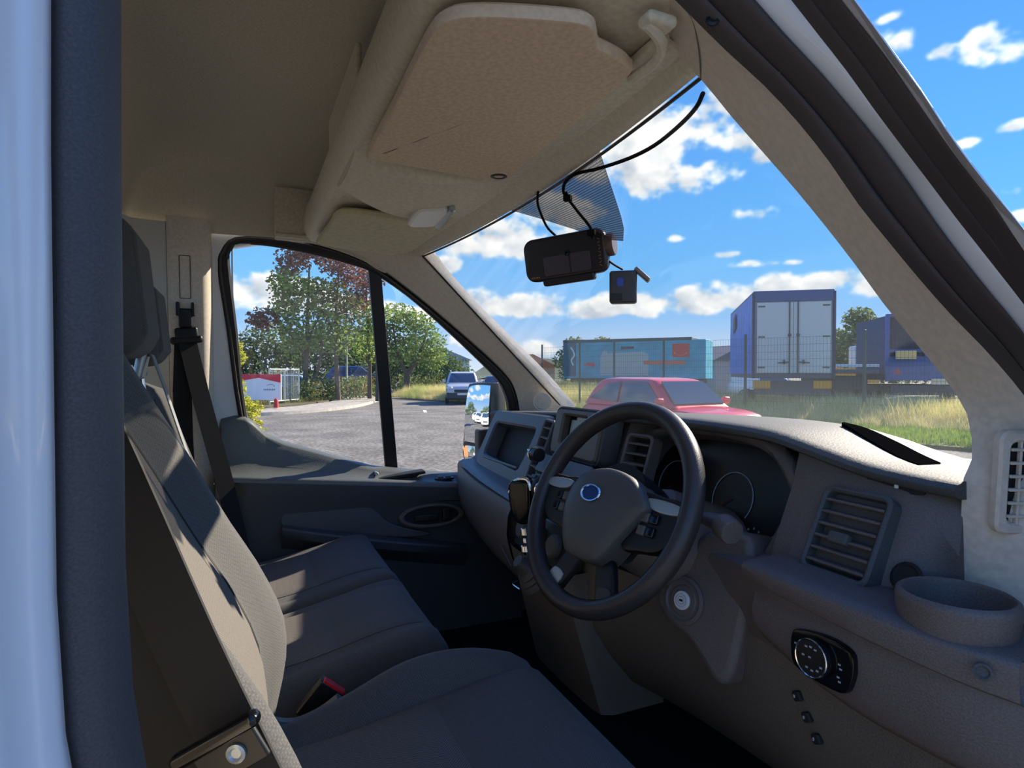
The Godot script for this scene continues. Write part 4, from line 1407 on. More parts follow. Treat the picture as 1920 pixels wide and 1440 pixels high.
	for i in 17:
		var t := i / 16.0
		var x := lerpf(0.585, 0.93, t)
		var z := lerp_table(x, [[0.58, -0.690], [0.70, -0.685], [0.80, -0.690], [0.88, -0.705], [0.94, -0.74]])
		var low := lerp_table(x, [[0.58, 1.258], [0.66, 1.236], [0.74, 1.222], [0.82, 1.216], [0.90, 1.212], [0.94, 1.212]])
		rows.append([Vector3(x, 1.36, z - 0.03), Vector3(x, 1.345, z - 0.020), Vector3(x, 1.325, z - 0.006), Vector3(x, lerpf(1.325, low, 0.3), z), Vector3(x, lerpf(1.325, low, 0.65), z - 0.002), Vector3(x, low + 0.014, z - 0.010), Vector3(x, low, z - 0.022), Vector3(x, low - 0.004, z - 0.08)])
	b.grid(rows)
	part("knee_panel", b.done(50.0, false), M.dash, d)
	var kx := frame(Vector3(0.712, 1.280, -0.684), Vector3(1, 0.02, 0.0), Vector3(0.0, 1, -0.06))
	b = MB.new()
	b.slab(smooth_curve([Vector2(-0.046, 0.018), Vector2(-0.036, 0.027), Vector2(0.008, 0.033), Vector2(0.040, 0.027), Vector2(0.047, 0.010), Vector2(0.042, -0.016), Vector2(0.030, -0.029), Vector2(-0.012, -0.029), Vector2(-0.040, -0.022), Vector2(-0.047, -0.004)], 3, true), 0.012, 0.003, Transform3D(kx.basis, kx * Vector3(0, 0, 0.006)))
	var ls := part("light_switch", b.done(), M.gloss_black, d)
	var kb := Basis(kx.basis.x, kx.basis.z, -kx.basis.y)
	b = MB.new()
	b.lathe([[0.0, 0.0], [0.024, 0.0], [0.024, 0.007], [0.022, 0.009], [0.0, 0.009]], 32, Transform3D(kb, kx * Vector3(-0.007, 0.001, 0.006)))
	part("light_dial", b.done(), M.black, ls)
	b = MB.new()
	b.tube(ring_path(kx * Vector3(-0.007, 0.001, 0.0145), kx.basis.x, kx.basis.y, 0.0235, 36), 0.0013, 6, true)
	part("chrome_ring", b.done(), M.chrome, ls, "chrome dial ring")
	for q in [[-0.014, 0.014], [-0.007, 0.0155], [0.0, 0.014], [-0.018, 0.002], [-0.008, 0.002], [-0.012, -0.012], [-0.004, -0.0135], [0.004, -0.011], [0.009, -0.005], [0.028, 0.006], [0.030, 0.001], [0.027, -0.010], [0.029, -0.015], [-0.038, 0.008]]:
		b = MB.new()
		var on_dial: bool = q[0] < 0.015 and q[0] > -0.03
		b.rbox(kx * Vector3(q[0], q[1], 0.0153 if on_dial else 0.0064), Vector3(0.0036, 0.0022, 0.0006), 0.0, kx.basis)
		part("symbol", b.done(), M.print_white, ls)
	# panels down to the pedals
	b = MB.new()
	rows = []
	for i in 15:
		var t := i / 14.0
		var x := lerpf(0.10, 0.93, t)
		var tp := lerp_table(x, [[0.10, 1.235], [0.40, 1.235], [0.60, 1.256], [0.74, 1.222], [0.94, 1.21]])
		var z := lerp_table(x, [[0.10, -0.655], [0.30, -0.70], [0.60, -0.725], [0.94, -0.75]])
		rows.append([Vector3(x, tp + 0.02, z - 0.01), Vector3(x, lerpf(tp, 1.05, 0.3), z), Vector3(x, lerpf(tp, 1.05, 0.7), z - 0.012), Vector3(x, 1.05, z - 0.045), Vector3(x, 0.98, z - 0.10), Vector3(x, 0.92, z - 0.20)])
	b.grid(rows)
	part("lower_cover", b.done(50.0, false), M.dash_low, d)
	var fx := frame(Vector3(0.850, 1.165, -0.748), Vector3(1, 0, -0.10), Vector3(0.0, 1, -0.10))
	b = MB.new()
	b.ring(rrect(0.15, 0.11, 0.016, 4), rrect(0.128, 0.088, 0.012, 4), 0.02, 0.005, fx)
	var fuse := part("fuse_cover_frame", b.done(), M.dash, d)
	b = MB.new()
	b.slab(rrect(0.130, 0.090, 0.012, 4), 0.01, 0.002, Transform3D(fx.basis, fx * Vector3(0, 0, -0.010)))
	part("fuse_cover", b.done(), M.dash_low, fuse)
	b = MB.new()
	b.lathe([[0.0, 0.0], [0.009, 0.0], [0.009, 0.003], [0.0065, 0.0035], [0.005, 0.001], [0.0, 0.001]], 20, Transform3D(Basis(fx.basis.x, fx.basis.z, -fx.basis.y), fx * Vector3(-0.01, 0.0, -0.010)))
	part("screw_cover", b.done(), M.dash_top, fuse)
	for k in 3:
		b = MB.new()
		b.rbox(Vector3(0.636 + k * 0.013, 1.187 - k * 0.025, -0.730 - k * 0.004), Vector3(0.014, 0.014, 0.016), 0.003, Basis(Vector3(0, 0, 1), 0.5))
		var clip := part("cover_clip", b.done(), M.cavity, d)
		b = MB.new()
		b.rbox(Vector3(0.634 + k * 0.013, 1.187 - k * 0.025, -0.7215 - k * 0.004), Vector3(0.003, 0.005, 0.003), 0.001)
		part("clip_tip", b.done(), M.silver, clip)

	# --- steering column with ignition and stalk
	var col := thing("steering_column", "dark plastic steering column cowl with silver ignition lock and wiper stalk", "steering column", Vector3(0.38, 1.15, -0.72))
	b = MB.new()
	rows = []
	for i in 9:
		var t := i / 8.0
		var c := Vector3(0.352, 1.385, -0.625).lerp(Vector3(0.375, 1.30, -0.80), t)
		var rx2 := lerpf(0.062, 0.100, t)
		var ring := []
		for k in 20:
			var a := TAU * k / 20.0
			var ss := absf(sin(a))
			ring.append(c + Vector3(cos(a) * rx2, sin(a) * lerpf(0.050, 0.075, t) * (1.0 if sin(a) > 0 else 1.5), -0.10 * ss * (1.0 if sin(a) > 0 else -0.15)))
		rows.append(ring)
	b.loft(rows)
	part("cowl", b.done(50.0), M.dash, col)
	b = MB.new()
	var qx := frame(Vector3(0.436, 1.262, -0.690), Vector3(0.95, 0.0, -0.22), Vector3(0.0, 0.95, -0.25))
	b.slab(smooth_curve([Vector2(-0.062, -0.005), Vector2(-0.030, 0.055), Vector2(0.02, 0.12), Vector2(0.10, 0.13), Vector2(0.115, 0.05), Vector2(0.105, -0.08), Vector2(0.075, -0.105), Vector2(0.02, -0.06), Vector2(-0.035, -0.042)], 4, true), 0.10, 0.012, Transform3D(qx.basis, qx * Vector3(0, 0, 0.004)))
	part("lower_cowl", b.done(50.0), M.dash, col)
	var qb := Basis(qx.basis.x, qx.basis.z, -qx.basis.y)
	b = MB.new()
	b.lathe([[0.0, 0.0], [0.040, 0.0], [0.040, 0.004], [0.034, 0.006], [0.031, 0.003], [0.026, 0.003], [0.024, 0.005], [0.0, 0.005]], 36, Transform3D(qb, qx * Vector3(0.0, 0.0, 0.004)))
	var ign := part("ignition_collar", b.done(30.0), M.dash, col)
	b = MB.new()
	b.lathe([[0.0, 0.0], [0.0155, 0.0], [0.0155, 0.004], [0.0145, 0.005], [0.0, 0.005]], 32, Transform3D(qb, qx * Vector3(0.0, 0.0, 0.008)))
	part("key_barrel", b.done(30.0), M.white, ign, "silver key barrel")
	b = MB.new()
	b.tube(ring_path(qx * Vector3(0, 0, 0.0132), qx.basis.x, qx.basis.y, 0.0062, 20), 0.0006, 5, true)
	b.tube(ring_path(qx * Vector3(0, 0, 0.0132), qx.basis.x, qx.basis.y, 0.0105, 24), 0.0005, 5, true)
	part("barrel_groove", b.done(), M.silver, ign)
	b = MB.new()
	b.rbox(qx * Vector3(0, 0, 0.0132), Vector3(0.007, 0.0035, 0.001), 0.0008, qx.basis)
	part("keyhole", b.done(), M.gloss_black, ign)
	b = MB.new()
	b.tube([Vector3(0.40, 1.400, -0.71), Vector3(0.47, 1.410, -0.70), Vector3(0.525, 1.413, -0.690)], [0.010, 0.011, 0.015], 12)
	var stalk := part("stalk_arm", b.done(), M.dash, col)
	b = MB.new()
	b.lathe([[0.0, 0.0], [0.018, 0.0], [0.020, 0.004], [0.020, 0.026], [0.018, 0.030], [0.0, 0.030]], 24, Transform3D(Basis(Vector3(0.2, 0.97, 0.1), Vector3(0.96, -0.2, 0.2), Vector3(0, 0, 1)).orthonormalized(), Vector3(0.522, 1.412, -0.690)))
	part("stalk_end", b.done(40.0), M.dash, stalk)

# ---------------------------------------------------------------- steering wheel
func build_wheel() -> void:
	var n := Vector3(0.1446, 0.4524, 0.8800).normalized()
	var u := Vector3(0.9868, 0.0, -0.1621).normalized()
	var w := n.cross(u).normalized()
	var xf := Transform3D(Basis(u, w, n), Vector3(0.342, 1.418, -0.591))
	var sw := thing("steering_wheel", "black four spoke steering wheel with blue oval badge", "steering wheel", xf.origin)
	var b := MB.new()
	var rings := []
	for i in 72:
		var a := TAU * i / 72.0
		var rad := Vector3(cos(a), sin(a), 0)
		var ring := []
		for k in 16:
			var t := TAU * k / 16.0
			ring.append(xf * (rad * (0.1835 + cos(t) * 0.0165) + Vector3(0, 0, sin(t) * 0.019)))
		rings.append(ring)
	rings.append(rings[0])
	b.grid(rings, true)
	part("rim", b.done(60.0), M.wheel, sw)
	# airbag pad, domed
	var pad := smooth_curve([Vector2(-0.078, 0.030), Vector2(-0.050, 0.052), Vector2(0.0, 0.062), Vector2(0.055, 0.052), Vector2(0.098, 0.024), Vector2(0.110, 0.006), Vector2(0.098, -0.012), Vector2(0.074, -0.050), Vector2(0.050, -0.092), Vector2(0.028, -0.106), Vector2(-0.028, -0.106), Vector2(-0.052, -0.094), Vector2(-0.078, -0.050), Vector2(-0.088, -0.010)], 4, true)
	b = MB.new()
	var rr := []
	for e in [[1.0, -0.030], [1.0, 0.008], [0.985, 0.016], [0.95, 0.021], [0.80, 0.028], [0.55, 0.032], [0.25, 0.034]]:
		var ring := []
		for p in pad:
			var q: Vector2 = Vector2(0, -0.02) + (p - Vector2(0, -0.02)) * e[0]
			ring.append(xf * Vector3(q.x, q.y, e[1]))
		rr.append(ring)
	b.loft(rr)
	part("airbag_pad", b.done(55.0), M.pad, sw)
	# badge
	var bx := Transform3D(xf.basis, xf * Vector3(-0.010, 0.006, 0.0355))
	b = MB.new()
	b.slab(ellipse(0.0225, 0.0135, 28), 0.004, 0.001, bx)
	var badge := part("badge", b.done(30.0), M.blue_badge, sw, "blue oval badge")
	b = MB.new()
	var er := []
	for p in ellipse(0.0235, 0.0145, 32):
		er.append(bx * Vector3(p.x, p.y, 0.0))
	b.tube(er, 0.0020, 6, true)
	part("badge_rim", b.done(), M.chrome, badge)
	var tm := TextMesh.new()
	tm.text = "Ford"
	var sf := SystemFont.new()
	sf.font_names = PackedStringArray(["Droid Serif"])
	sf.font_italic = true
	tm.font = sf
	tm.font_size = 24
	tm.pixel_size = 0.0006
	tm.depth = 0.0008
	var tx := part("badge_lettering", tm, M.chrome, badge)
	tx.transform = Transform3D(xf.basis, bx * Vector3(0, 0, 0.0008) - sw.position)
	# spokes
	for s in [-1, 1]:
		b = MB.new()
		var sp := smooth_curve([Vector2(0.070 * s, 0.030), Vector2(0.125 * s, 0.034), Vector2(0.176 * s, 0.030), Vector2(0.178 * s, -0.012), Vector2(0.150 * s, -0.052), Vector2(0.110 * s, -0.062), Vector2(0.065 * s, -0.060)], 3, true)
		b.slab(sp, 0.022, 0.006, Transform3D(xf.basis, xf * Vector3(0, 0, 0.004)))
		var spk := part("side_spoke", b.done(), M.black, sw)
		b = MB.new()
		b.slab(smooth_curve([Vector2(0.100 * s, 0.026), Vector2(0.150 * s, 0.026), Vector2(0.172 * s, 0.020), Vector2(0.166 * s, 0.008), Vector2(0.130 * s, 0.006), Vector2(0.104 * s, 0.012)], 3, true), 0.008, 0.002, Transform3D(xf.basis, xf * Vector3(0, 0, 0.009)))
		part("silver_inlay", b.done(), M.silver, spk, "silver spoke inlay")
		for k in 4:
			b = MB.new()
			b.rbox(xf * Vector3((0.104 + 0.020 * (k % 2)) * s, -0.006 - 0.022 * (k / 2), 0.006), Vector3(0.017, 0.017, 0.008), 0.003, xf.basis)
			part("spoke_button", b.done(), M.gloss_black if k % 2 else M.bezel, spk)
		b = MB.new()
		b.slab(smooth_curve([Vector2(0.018 * s, -0.090), Vector2(0.052 * s, -0.088), Vector2(0.078 * s, -0.130), Vector2(0.088 * s, -0.160), Vector2(0.058 * s, -0.174), Vector2(0.040 * s, -0.150)], 3, true), 0.018, 0.005, Transform3D(xf.basis, xf * Vector3(0, 0, -0.004)))
		var lo := part("lower_spoke", b.done(), M.black, sw)
		b = MB.new()
		b.slab(smooth_curve([Vector2(0.046 * s, -0.140), Vector2(0.074 * s, -0.134), Vector2(0.083 * s, -0.156), Vector2(0.058 * s, -0.168)], 3, true), 0.006, 0.002, Transform3D(xf.basis, xf * Vector3(0, 0, -0.001)))
		part("spoke_inlay", b.done(), M.silver if s < 0 else M.wheel, lo)
	b = MB.new()
	b.lathe([[0.0, -0.10], [0.070, -0.10], [0.078, -0.05], [0.082, -0.012], [0.0, -0.010]], 28, Transform3D(Basis(xf.basis.x, xf.basis.z, -xf.basis.y), xf.origin))
	part("hub_cover", b.done(), M.black, sw)

# ---------------------------------------------------------------- seats and belts
func backrest(parent: Node3D, x0: float, x1: float, front: Array, y0: float, y1: float, bolster: float, shell: Material, panel: Material) -> void:
	var cx := (x0 + x1) / 2
	var hw := (x1 - x0) / 2
	var prof := [[-0.86, -0.150], [-0.97, -0.105], [-1.0, -0.055], [-0.975, -0.018], [-0.90, 0.0], [-0.80, -0.004], [-0.70, -0.020], [-0.60, -0.036], [-0.54, -0.042], [-0.28, -0.040], [0.0, -0.039], [0.28, -0.040], [0.54, -0.042], [0.60, -0.036], [0.70, -0.020], [0.80, -0.004], [0.90, 0.0], [0.975, -0.018], [1.0, -0.055], [0.97, -0.105], [0.86, -0.150], [0.5, -0.165], [0.0, -0.17], [-0.5, -0.165]]
	var rings := []
	var steps := 22
	for i in steps + 1:
		var t := i / float(steps)
		var y := lerpf(y0, y1, t)
		var zf := lerp_table(y, front)
		var squeeze := 1.0 - 0.20 * clampf((t - 0.70) / 0.30, 0.0, 1.0)
		var round_top := 1.0
		var dz := 0.0
		if t > 0.93:
			var k := (t - 0.93) / 0.07
			round_top = sqrt(maxf(0.04, 1.0 - k * k))
			squeeze *= 0.9 + 0.1 * round_top
		if t < 0.06:
			round_top = 0.75 + 0.25 * t / 0.06
		var ring := []
		for p in prof:
			var d: float = p[1]
			if d > -0.045 and absf(p[0]) < 0.99:
				d = lerpf(-0.040, d, bolster)
			d = -0.085 + (d + 0.085) * round_top
			ring.append(Vector3(cx + p[0] * hw * squeeze, y, minf(zf - d + dz, 0.286)))
		rings.append(ring)
	var b := MB.new()
	b.loft(rings)
	part("backrest", b.done(60.0), shell, parent)
	for side in [[0, 3], [17, 20]]:                              # near-black sheet down each flank
		var flank := []
		for i in range(1, steps):
			var row := []
			for j in range(side[0], side[1] + 1):
				row.append(rings[i][j] + Vector3(-0.003 if side[0] == 0 else 0.003, 0, 0))
			flank.append(row)
		b = MB.new()
		b.grid(flank)
		part("side_sheet", b.done(60.0, false), M.belt, parent)
	# woven middle panel
	var rows := []
	for i in range(1, steps - 1):
		var row := []
		for j in range(8, 13):
			var p: Vector3 = rings[i][j]
			var e := 1.0 if j > 8 and j < 12 else 0.0
			row.append(p + Vector3(0, 0, -0.001 - 0.004 * e))
		rows.append(row)
	b = MB.new()
	b.grid(rows)
	part("back_panel", b.done(60.0, false), panel, parent)
	for j in [8, 12]:
		var line := []
		for i in range(1, steps - 1):
			line.append(rings[i][j] + Vector3(0, 0, -0.001))
		b = MB.new()
		b.tube(line, 0.0022, 5)
		part("back_seam", b.done(), M.cavity, parent)

func cushion(parent: Node3D, x0: float, x1: float, zb: float, zf: float, arch: Array, mid: Array, shell: Material, rear_panel: Material, front_panel: Material, cross: float, thick := 0.15) -> void:
	var cx := (x0 + x1) / 2
	var hw := (x1 - x0) / 2
	var rings := []
	var steps := 24
	for i in steps + 1:
		var t := i / float(steps)
		var z := lerpf(zb, zf, t)
		var ya := lerp_table(-z, arch)
		var ym := lerp_table(-z, mid)
		var k := 1.0
		if t > 0.88:
			var q := (t - 0.88) / 0.12
			k = sqrt(maxf(0.02, 1.0 - q * q))
		if t < 0.05:
			k = 0.7 + 0.3 * t / 0.05
		var base := ym - thick
		var ring := []
		for p in [[-0.94, 0.0, 0], [-1.0, 0.25, 0], [-1.0, 0.62, 1], [-0.975, 0.86, 1], [-0.92, 0.97, 1], [-0.84, 1.0, 1], [-0.75, 0.97, 1], [-0.66, 1.0, 2], [-0.60, 1.0, 2], [-0.3, 1.0, 2], [0.0, 1.0, 2], [0.3, 1.0, 2], [0.60, 1.0, 2], [0.66, 1.0, 2], [0.75, 0.97, 1], [0.84, 1.0, 1], [0.92, 0.97, 1], [0.975, 0.86, 1], [1.0, 0.62, 1], [1.0, 0.25, 0], [0.94, 0.0, 0]]:
			var y: float
			if p[2] == 2:
				y = lerpf(base, ym, k)
			else:
				y = lerpf(base, lerpf(base, ya, k), p[1])
			ring.append(Vector3(cx + p[0] * hw * (1.0 - 0.06 * (1.0 - k)), y, z))
		rings.append(ring)
	var b := MB.new()
	b.loft(rings)
	part("cushion", b.done(60.0), shell, parent)
	var cut := int(round(steps * cross))
	for q in [[1, cut, rear_panel, "rear_panel"], [cut, steps - 3, front_panel, "front_panel"]]:
		var rows := []
		for i in range(q[0], q[1] + 1):
			var row := []
			for j in range(7, 14):
				var e := 1.0 if j > 7 and j < 13 and i > q[0] and i < q[1] else 0.0
				row.append(rings[i][j] + Vector3(0, 0.001 + 0.005 * e, 0))
			rows.append(row)
		b = MB.new()
		b.grid(rows)
		part(q[3], b.done(60.0, false), q[2], parent)

func headrest(parent: Node3D, c: Vector3, s: Vector3, lean: float, m: Material, face: Material) -> void:
	var b := MB.new()
	b.rbox(c, s, 0.050, Basis(Vector3.RIGHT, lean), 6)
	part("headrest", b.done(60.0), m, parent)
	b = MB.new()
	b.rbox(c + Basis(Vector3.RIGHT, lean) * Vector3(0, 0, -s.z * 0.5 + 0.016), Vector3(s.x * 0.80, s.y * 0.78, 0.034), 0.016, Basis(Vector3.RIGHT, lean), 4)
	part("headrest_face", b.done(60.0), face, parent)
	for k in [-1, 1]:
		b = MB.new()
		b.tube([c + Vector3(0.055 * k, -s.y * 0.45, 0.01), c + Vector3(0.055 * k, -s.y * 0.5 - 0.07, 0.0)], 0.006, 8)
		var post := part("headrest_post", b.done(), M.chrome, parent)
		b = MB.new()
		b.rbox(c + Vector3(0.055 * k, -s.y * 0.5 - 0.018, 0.004), Vector3(0.026, 0.014, 0.022), 0.005)
		part("post_guide", b.done(), M.silver, post)

func strap(path: Array, wide: Array, thick: float) -> ArrayMesh:
	var rings := []
	for i in path.size():
		var t: Vector3 = (path[mini(i + 1, path.size() - 1)] - path[maxi(i - 1, 0)]).normalized()
		var w: Vector3 = wide[i] if wide.size() > i else wide[wide.size() - 1]
		w -= t * w.dot(t)
		var n := t.cross(w).normalized() * thick
		rings.append([path[i] - w + n, path[i] + w + n, path[i] + w - n, path[i] - w - n])
	var b := MB.new()
	b.loft(rings)
	return b.done(30.0)

func build_seats() -> void:
	# driver
	var s := thing("driver_seat", "grey fabric driver seat with rounded bolsters behind the steering wheel", "seat", Vector3(0.47, 0.74, -0.12))
	backrest(s, 0.215, 0.725, [[1.04, -0.030], [1.12, -0.045], [1.20, -0.060], [1.26, -0.058], [1.35, -0.022], [1.424, 0.020], [1.53, 0.075], [1.635, 0.130], [1.75, 0.185]], 1.04, 1.74, 1.0, M.seat, M.seat_panel)
	cushion(s, 0.200, 0.740, 0.06, -0.530, [[-0.06, 1.080], [0.05, 1.085], [0.146, 1.112], [0.25, 1.152], [0.32, 1.160], [0.39, 1.152], [0.454, 1.132], [0.52, 1.105]], [[-0.06, 1.075], [0.10, 1.080], [0.30, 1.110], [0.45, 1.128], [0.53, 1.118]], M.seat, M.seat_panel, M.seat, 0.60)
	headrest(s, Vector3(0.47, 1.87, 0.225), Vector3(0.27, 0.19, 0.10), 0.15, M.seat, M.seat)
	var b := MB.new()
	b.rbox(Vector3(0.47, 0.85, -0.16), Vector3(0.46, 0.20, 0.52), 0.03)
	part("seat_base", b.done(), M.black, s)
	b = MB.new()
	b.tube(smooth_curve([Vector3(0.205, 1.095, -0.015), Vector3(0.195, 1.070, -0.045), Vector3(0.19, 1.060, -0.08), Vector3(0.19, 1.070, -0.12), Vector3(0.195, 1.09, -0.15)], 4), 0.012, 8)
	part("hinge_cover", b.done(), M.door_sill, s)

	# two-person bench: two backs and two cushions on one base
	var be := thing("bench_seat", "dark grey two place passenger bench with two headrests", "seat", Vector3(-0.32, 0.74, -0.05))
	var bf := [[1.04, 0.010], [1.15, 0.035], [1.25, 0.070], [1.34, 0.098], [1.45, 0.138], [1.56, 0.172], [1.66, 0.205]]
	backrest(be, -0.255, 0.105, bf, 1.03, 1.655, 0.6, M.seat, M.seat_panel)
	backrest(be, -0.745, -0.270, bf, 1.03, 1.635, 0.7, M.seat, M.seat_panel)
	cushion(be, -0.262, 0.100, 0.10, -0.400, [[-0.10, 1.075], [0.05, 1.085], [0.2, 1.115], [0.33, 1.140], [0.40, 1.130]], [[-0.10, 1.075], [0.10, 1.095], [0.30, 1.135], [0.40, 1.128]], M.seat, M.seat_panel, M.seat, 0.55)
	cushion(be, -0.735, -0.268, 0.10, -0.400, [[-0.10, 1.075], [0.05, 1.085], [0.2, 1.115], [0.33, 1.140], [0.40, 1.130]], [[-0.10, 1.075], [0.10, 1.095], [0.30, 1.135], [0.40, 1.128]], M.seat, M.seat_panel, M.seat, 0.55)
	headrest(be, Vector3(-0.075, 1.805, 0.215), Vector3(0.245, 0.255, 0.105), 0.10, M.seat, M.seat)
	headrest(be, Vector3(-0.520, 1.775, 0.235), Vector3(0.245, 0.215, 0.105), 0.10, M.seat, M.seat)
	b = MB.new()
	b.rbox(Vector3(-0.32, 0.84, -0.06), Vector3(0.80, 0.20, 0.46), 0.03)
	part("seat_base", b.done(), M.black, be)
	b = MB.new()
	b.rbox(Vector3(-0.205, 1.680, 0.190), Vector3(0.060, 0.085, 0.018), 0.007, Basis(Vector3.RIGHT, -0.2))
	var guide := part("belt_guide", b.done(), M.silver, be, "grey belt guide")
	b = MB.new()
	b.rbox(Vector3(-0.205, 1.692, 0.182), Vector3(0.044, 0.014, 0.010), 0.003, Basis(Vector3.RIGHT, -0.2))
	part("guide_mouth", b.done(), M.cavity, guide)

	# belts
	var mb := strap([Vector3(-0.205, 1.688, 0.172), Vector3(-0.20, 1.62, 0.150), Vector3(-0.19, 1.54, 0.126), Vector3(-0.175, 1.45, 0.098), Vector3(-0.15, 1.35, 0.064), Vector3(-0.12, 1.22, 0.024)], [Vector3(0.021, 0, 0.0)], 0.0012)
	single("lap_belt", mb, M.belt_grey, "light grey belt webbing running down the middle passenger backrest", "seat belt")
	var pb := thing("seat_belt", "black passenger seat belt hanging from its loop on the beige pillar", "seat belt", Vector3(-0.80, 1.10, 0.12))
	part("webbing", strap([Vector3(-0.764, 1.742, 0.148), Vector3(-0.764, 1.60, 0.118), Vector3(-0.764, 1.488, 0.092), Vector3(-0.762, 1.34, 0.056), Vector3(-0.760, 1.154, 0.016), Vector3(-0.755, 0.98, -0.02)], [Vector3(0.008, 0, 0.024)], 0.0014), M.belt, pb)
	part("webbing", strap([Vector3(-0.772, 1.742, 0.158), Vector3(-0.780, 1.60, 0.164), Vector3(-0.800, 1.45, 0.162), Vector3(-0.82, 1.25, 0.155), Vector3(-0.83, 1.0, 0.150)], [Vector3(0.006, 0, 0.024)], 0.0014), M.belt, pb)
	b = MB.new()
	b.rbox(Vector3(-0.766, 1.768, 0.150), Vector3(0.018, 0.034, 0.062), 0.008, Basis(Vector3.RIGHT, 0.1))
	b.rbox(Vector3(-0.766, 1.748, 0.150), Vector3(0.018, 0.022, 0.086), 0.008, Basis(Vector3.RIGHT, 0.1))
	part("belt_loop", b.done(), M.black, pb)
	b = MB.new()
	b.rbox(Vector3(-0.768, 1.812, 0.152), Vector3(0.022, 0.056, 0.036), 0.006)
	for k in [-1, 1]:
		b.rbox(Vector3(-0.764, 1.838, 0.152 + k * 0.020), Vector3(0.018, 0.040, 0.010), 0.003)
	part("height_adjuster", b.done(), M.black, pb)
	var db := thing("seat_belt", "wide black driver seat belt with its tongue, close beside the belt pillar", "seat belt", Vector3(0.78, 1.0, 0.02))
	var wd := Vector3(0.36, 0.40, -0.82).normalized() * 0.0245
	part("webbing", strap(smooth_curve([Vector3(0.735, 1.78, 0.18), Vector3(0.715, 1.66, 0.128), Vector3(0.729, 1.570, 0.090), Vector3(0.753, 1.450, 0.042), Vector3(0.771, 1.362, 0.004), Vector3(0.786, 1.280, -0.030), Vector3(0.80, 1.15, -0.07), Vector3(0.79, 0.98, -0.06)], 3), [wd], 0.0013), M.belt, db)
	var along := (Vector3(0.799, 1.409, -0.011) - Vector3(0.775, 1.373, 0.046)).normalized()
	var tc := Vector3(0.787, 1.391, 0.0175)
	var tb := frame(tc, along, Vector3(-0.15, 0.8, 0.35))
	b = MB.new()
	b.rbox(tc + Vector3(0.006, 0, 0.002), Vector3(0.070, 0.011, 0.014), 0.005, tb.basis)
	var tongue := part("belt_tongue", b.done(), M.gloss_black, db)
	b = MB.new()
	b.rbox(tc + tb.basis.y * -0.016, Vector3(0.050, 0.030, 0.005), 0.002, tb.basis)
	part("tongue_plate", b.done(), M.black, tongue)
	b = MB.new()
	b.lathe([[0.0, 0.0], [0.007, 0.0], [0.007, 0.002], [0.005, 0.003], [0.0035, 0.001], [0.0, 0.001]], 18, Transform3D(Basis(tb.basis.x, tb.basis.z, -tb.basis.y), tc + tb.basis.y * -0.017 + tb.basis.x * 0.006 + tb.basis.z * 0.0026))
	part("rivet", b.done(), M.silver, tongue)
	# buckle between the seats
	var bk := thing("belt_buckle", "black belt buckle with a red release button between the seats", "buckle", Vector3(0.15, 1.0, -0.12))
	var bx := frame(Vector3(0.150, 1.070, -0.122), Vector3(0.1, -0.62, -0.75), Vector3(0.2, 0.75, -0.62))
	b = MB.new()
	b.rbox(bx.origin, Vector3(0.052, 0.075, 0.022), 0.005, bx.basis)
	part("buckle_body", b.done(), M.black, bk)
	b = MB.new()
	b.rbox(bx * Vector3(0.0, 0.037, 0.004), Vector3(0.044, 0.008, 0.012), 0.002, bx.basis)
	part("release_button", b.done(), M.red, bk, "red release button")
	b = MB.new()
	b.tube([bx * Vector3(0, -0.035, 0), bx * Vector3(0, -0.10, 0.01)], 0.008, 8)
	part("stalk", b.done(), M.black, bk)

# ---------------------------------------------------------------- small things
# a gently domed sheet over an outline, like a car mirror
func convex(poly: Array, radius: float, xf: Transform3D) -> MB:
	var mid := Vector2.ZERO
	for p in poly:
		mid += p
	mid /= poly.size()
	var b := MB.new()
	var rings := []
	for e in [[1.0, -0.003], [1.0, 0.0], [0.85, 0.0], [0.7, 0.0], [0.55, 0.0], [0.4, 0.0], [0.25, 0.0], [0.1, 0.0]]:
		var ring := []
		for p in poly:
			var q: Vector2 = (p - mid) * e[0]
			ring.append(xf * Vector3(mid.x + q.x, mid.y + q.y, e[1] - q.length_squared() / (2.0 * radius)))
		rings.append(ring)
	b.loft(rings)
	return b

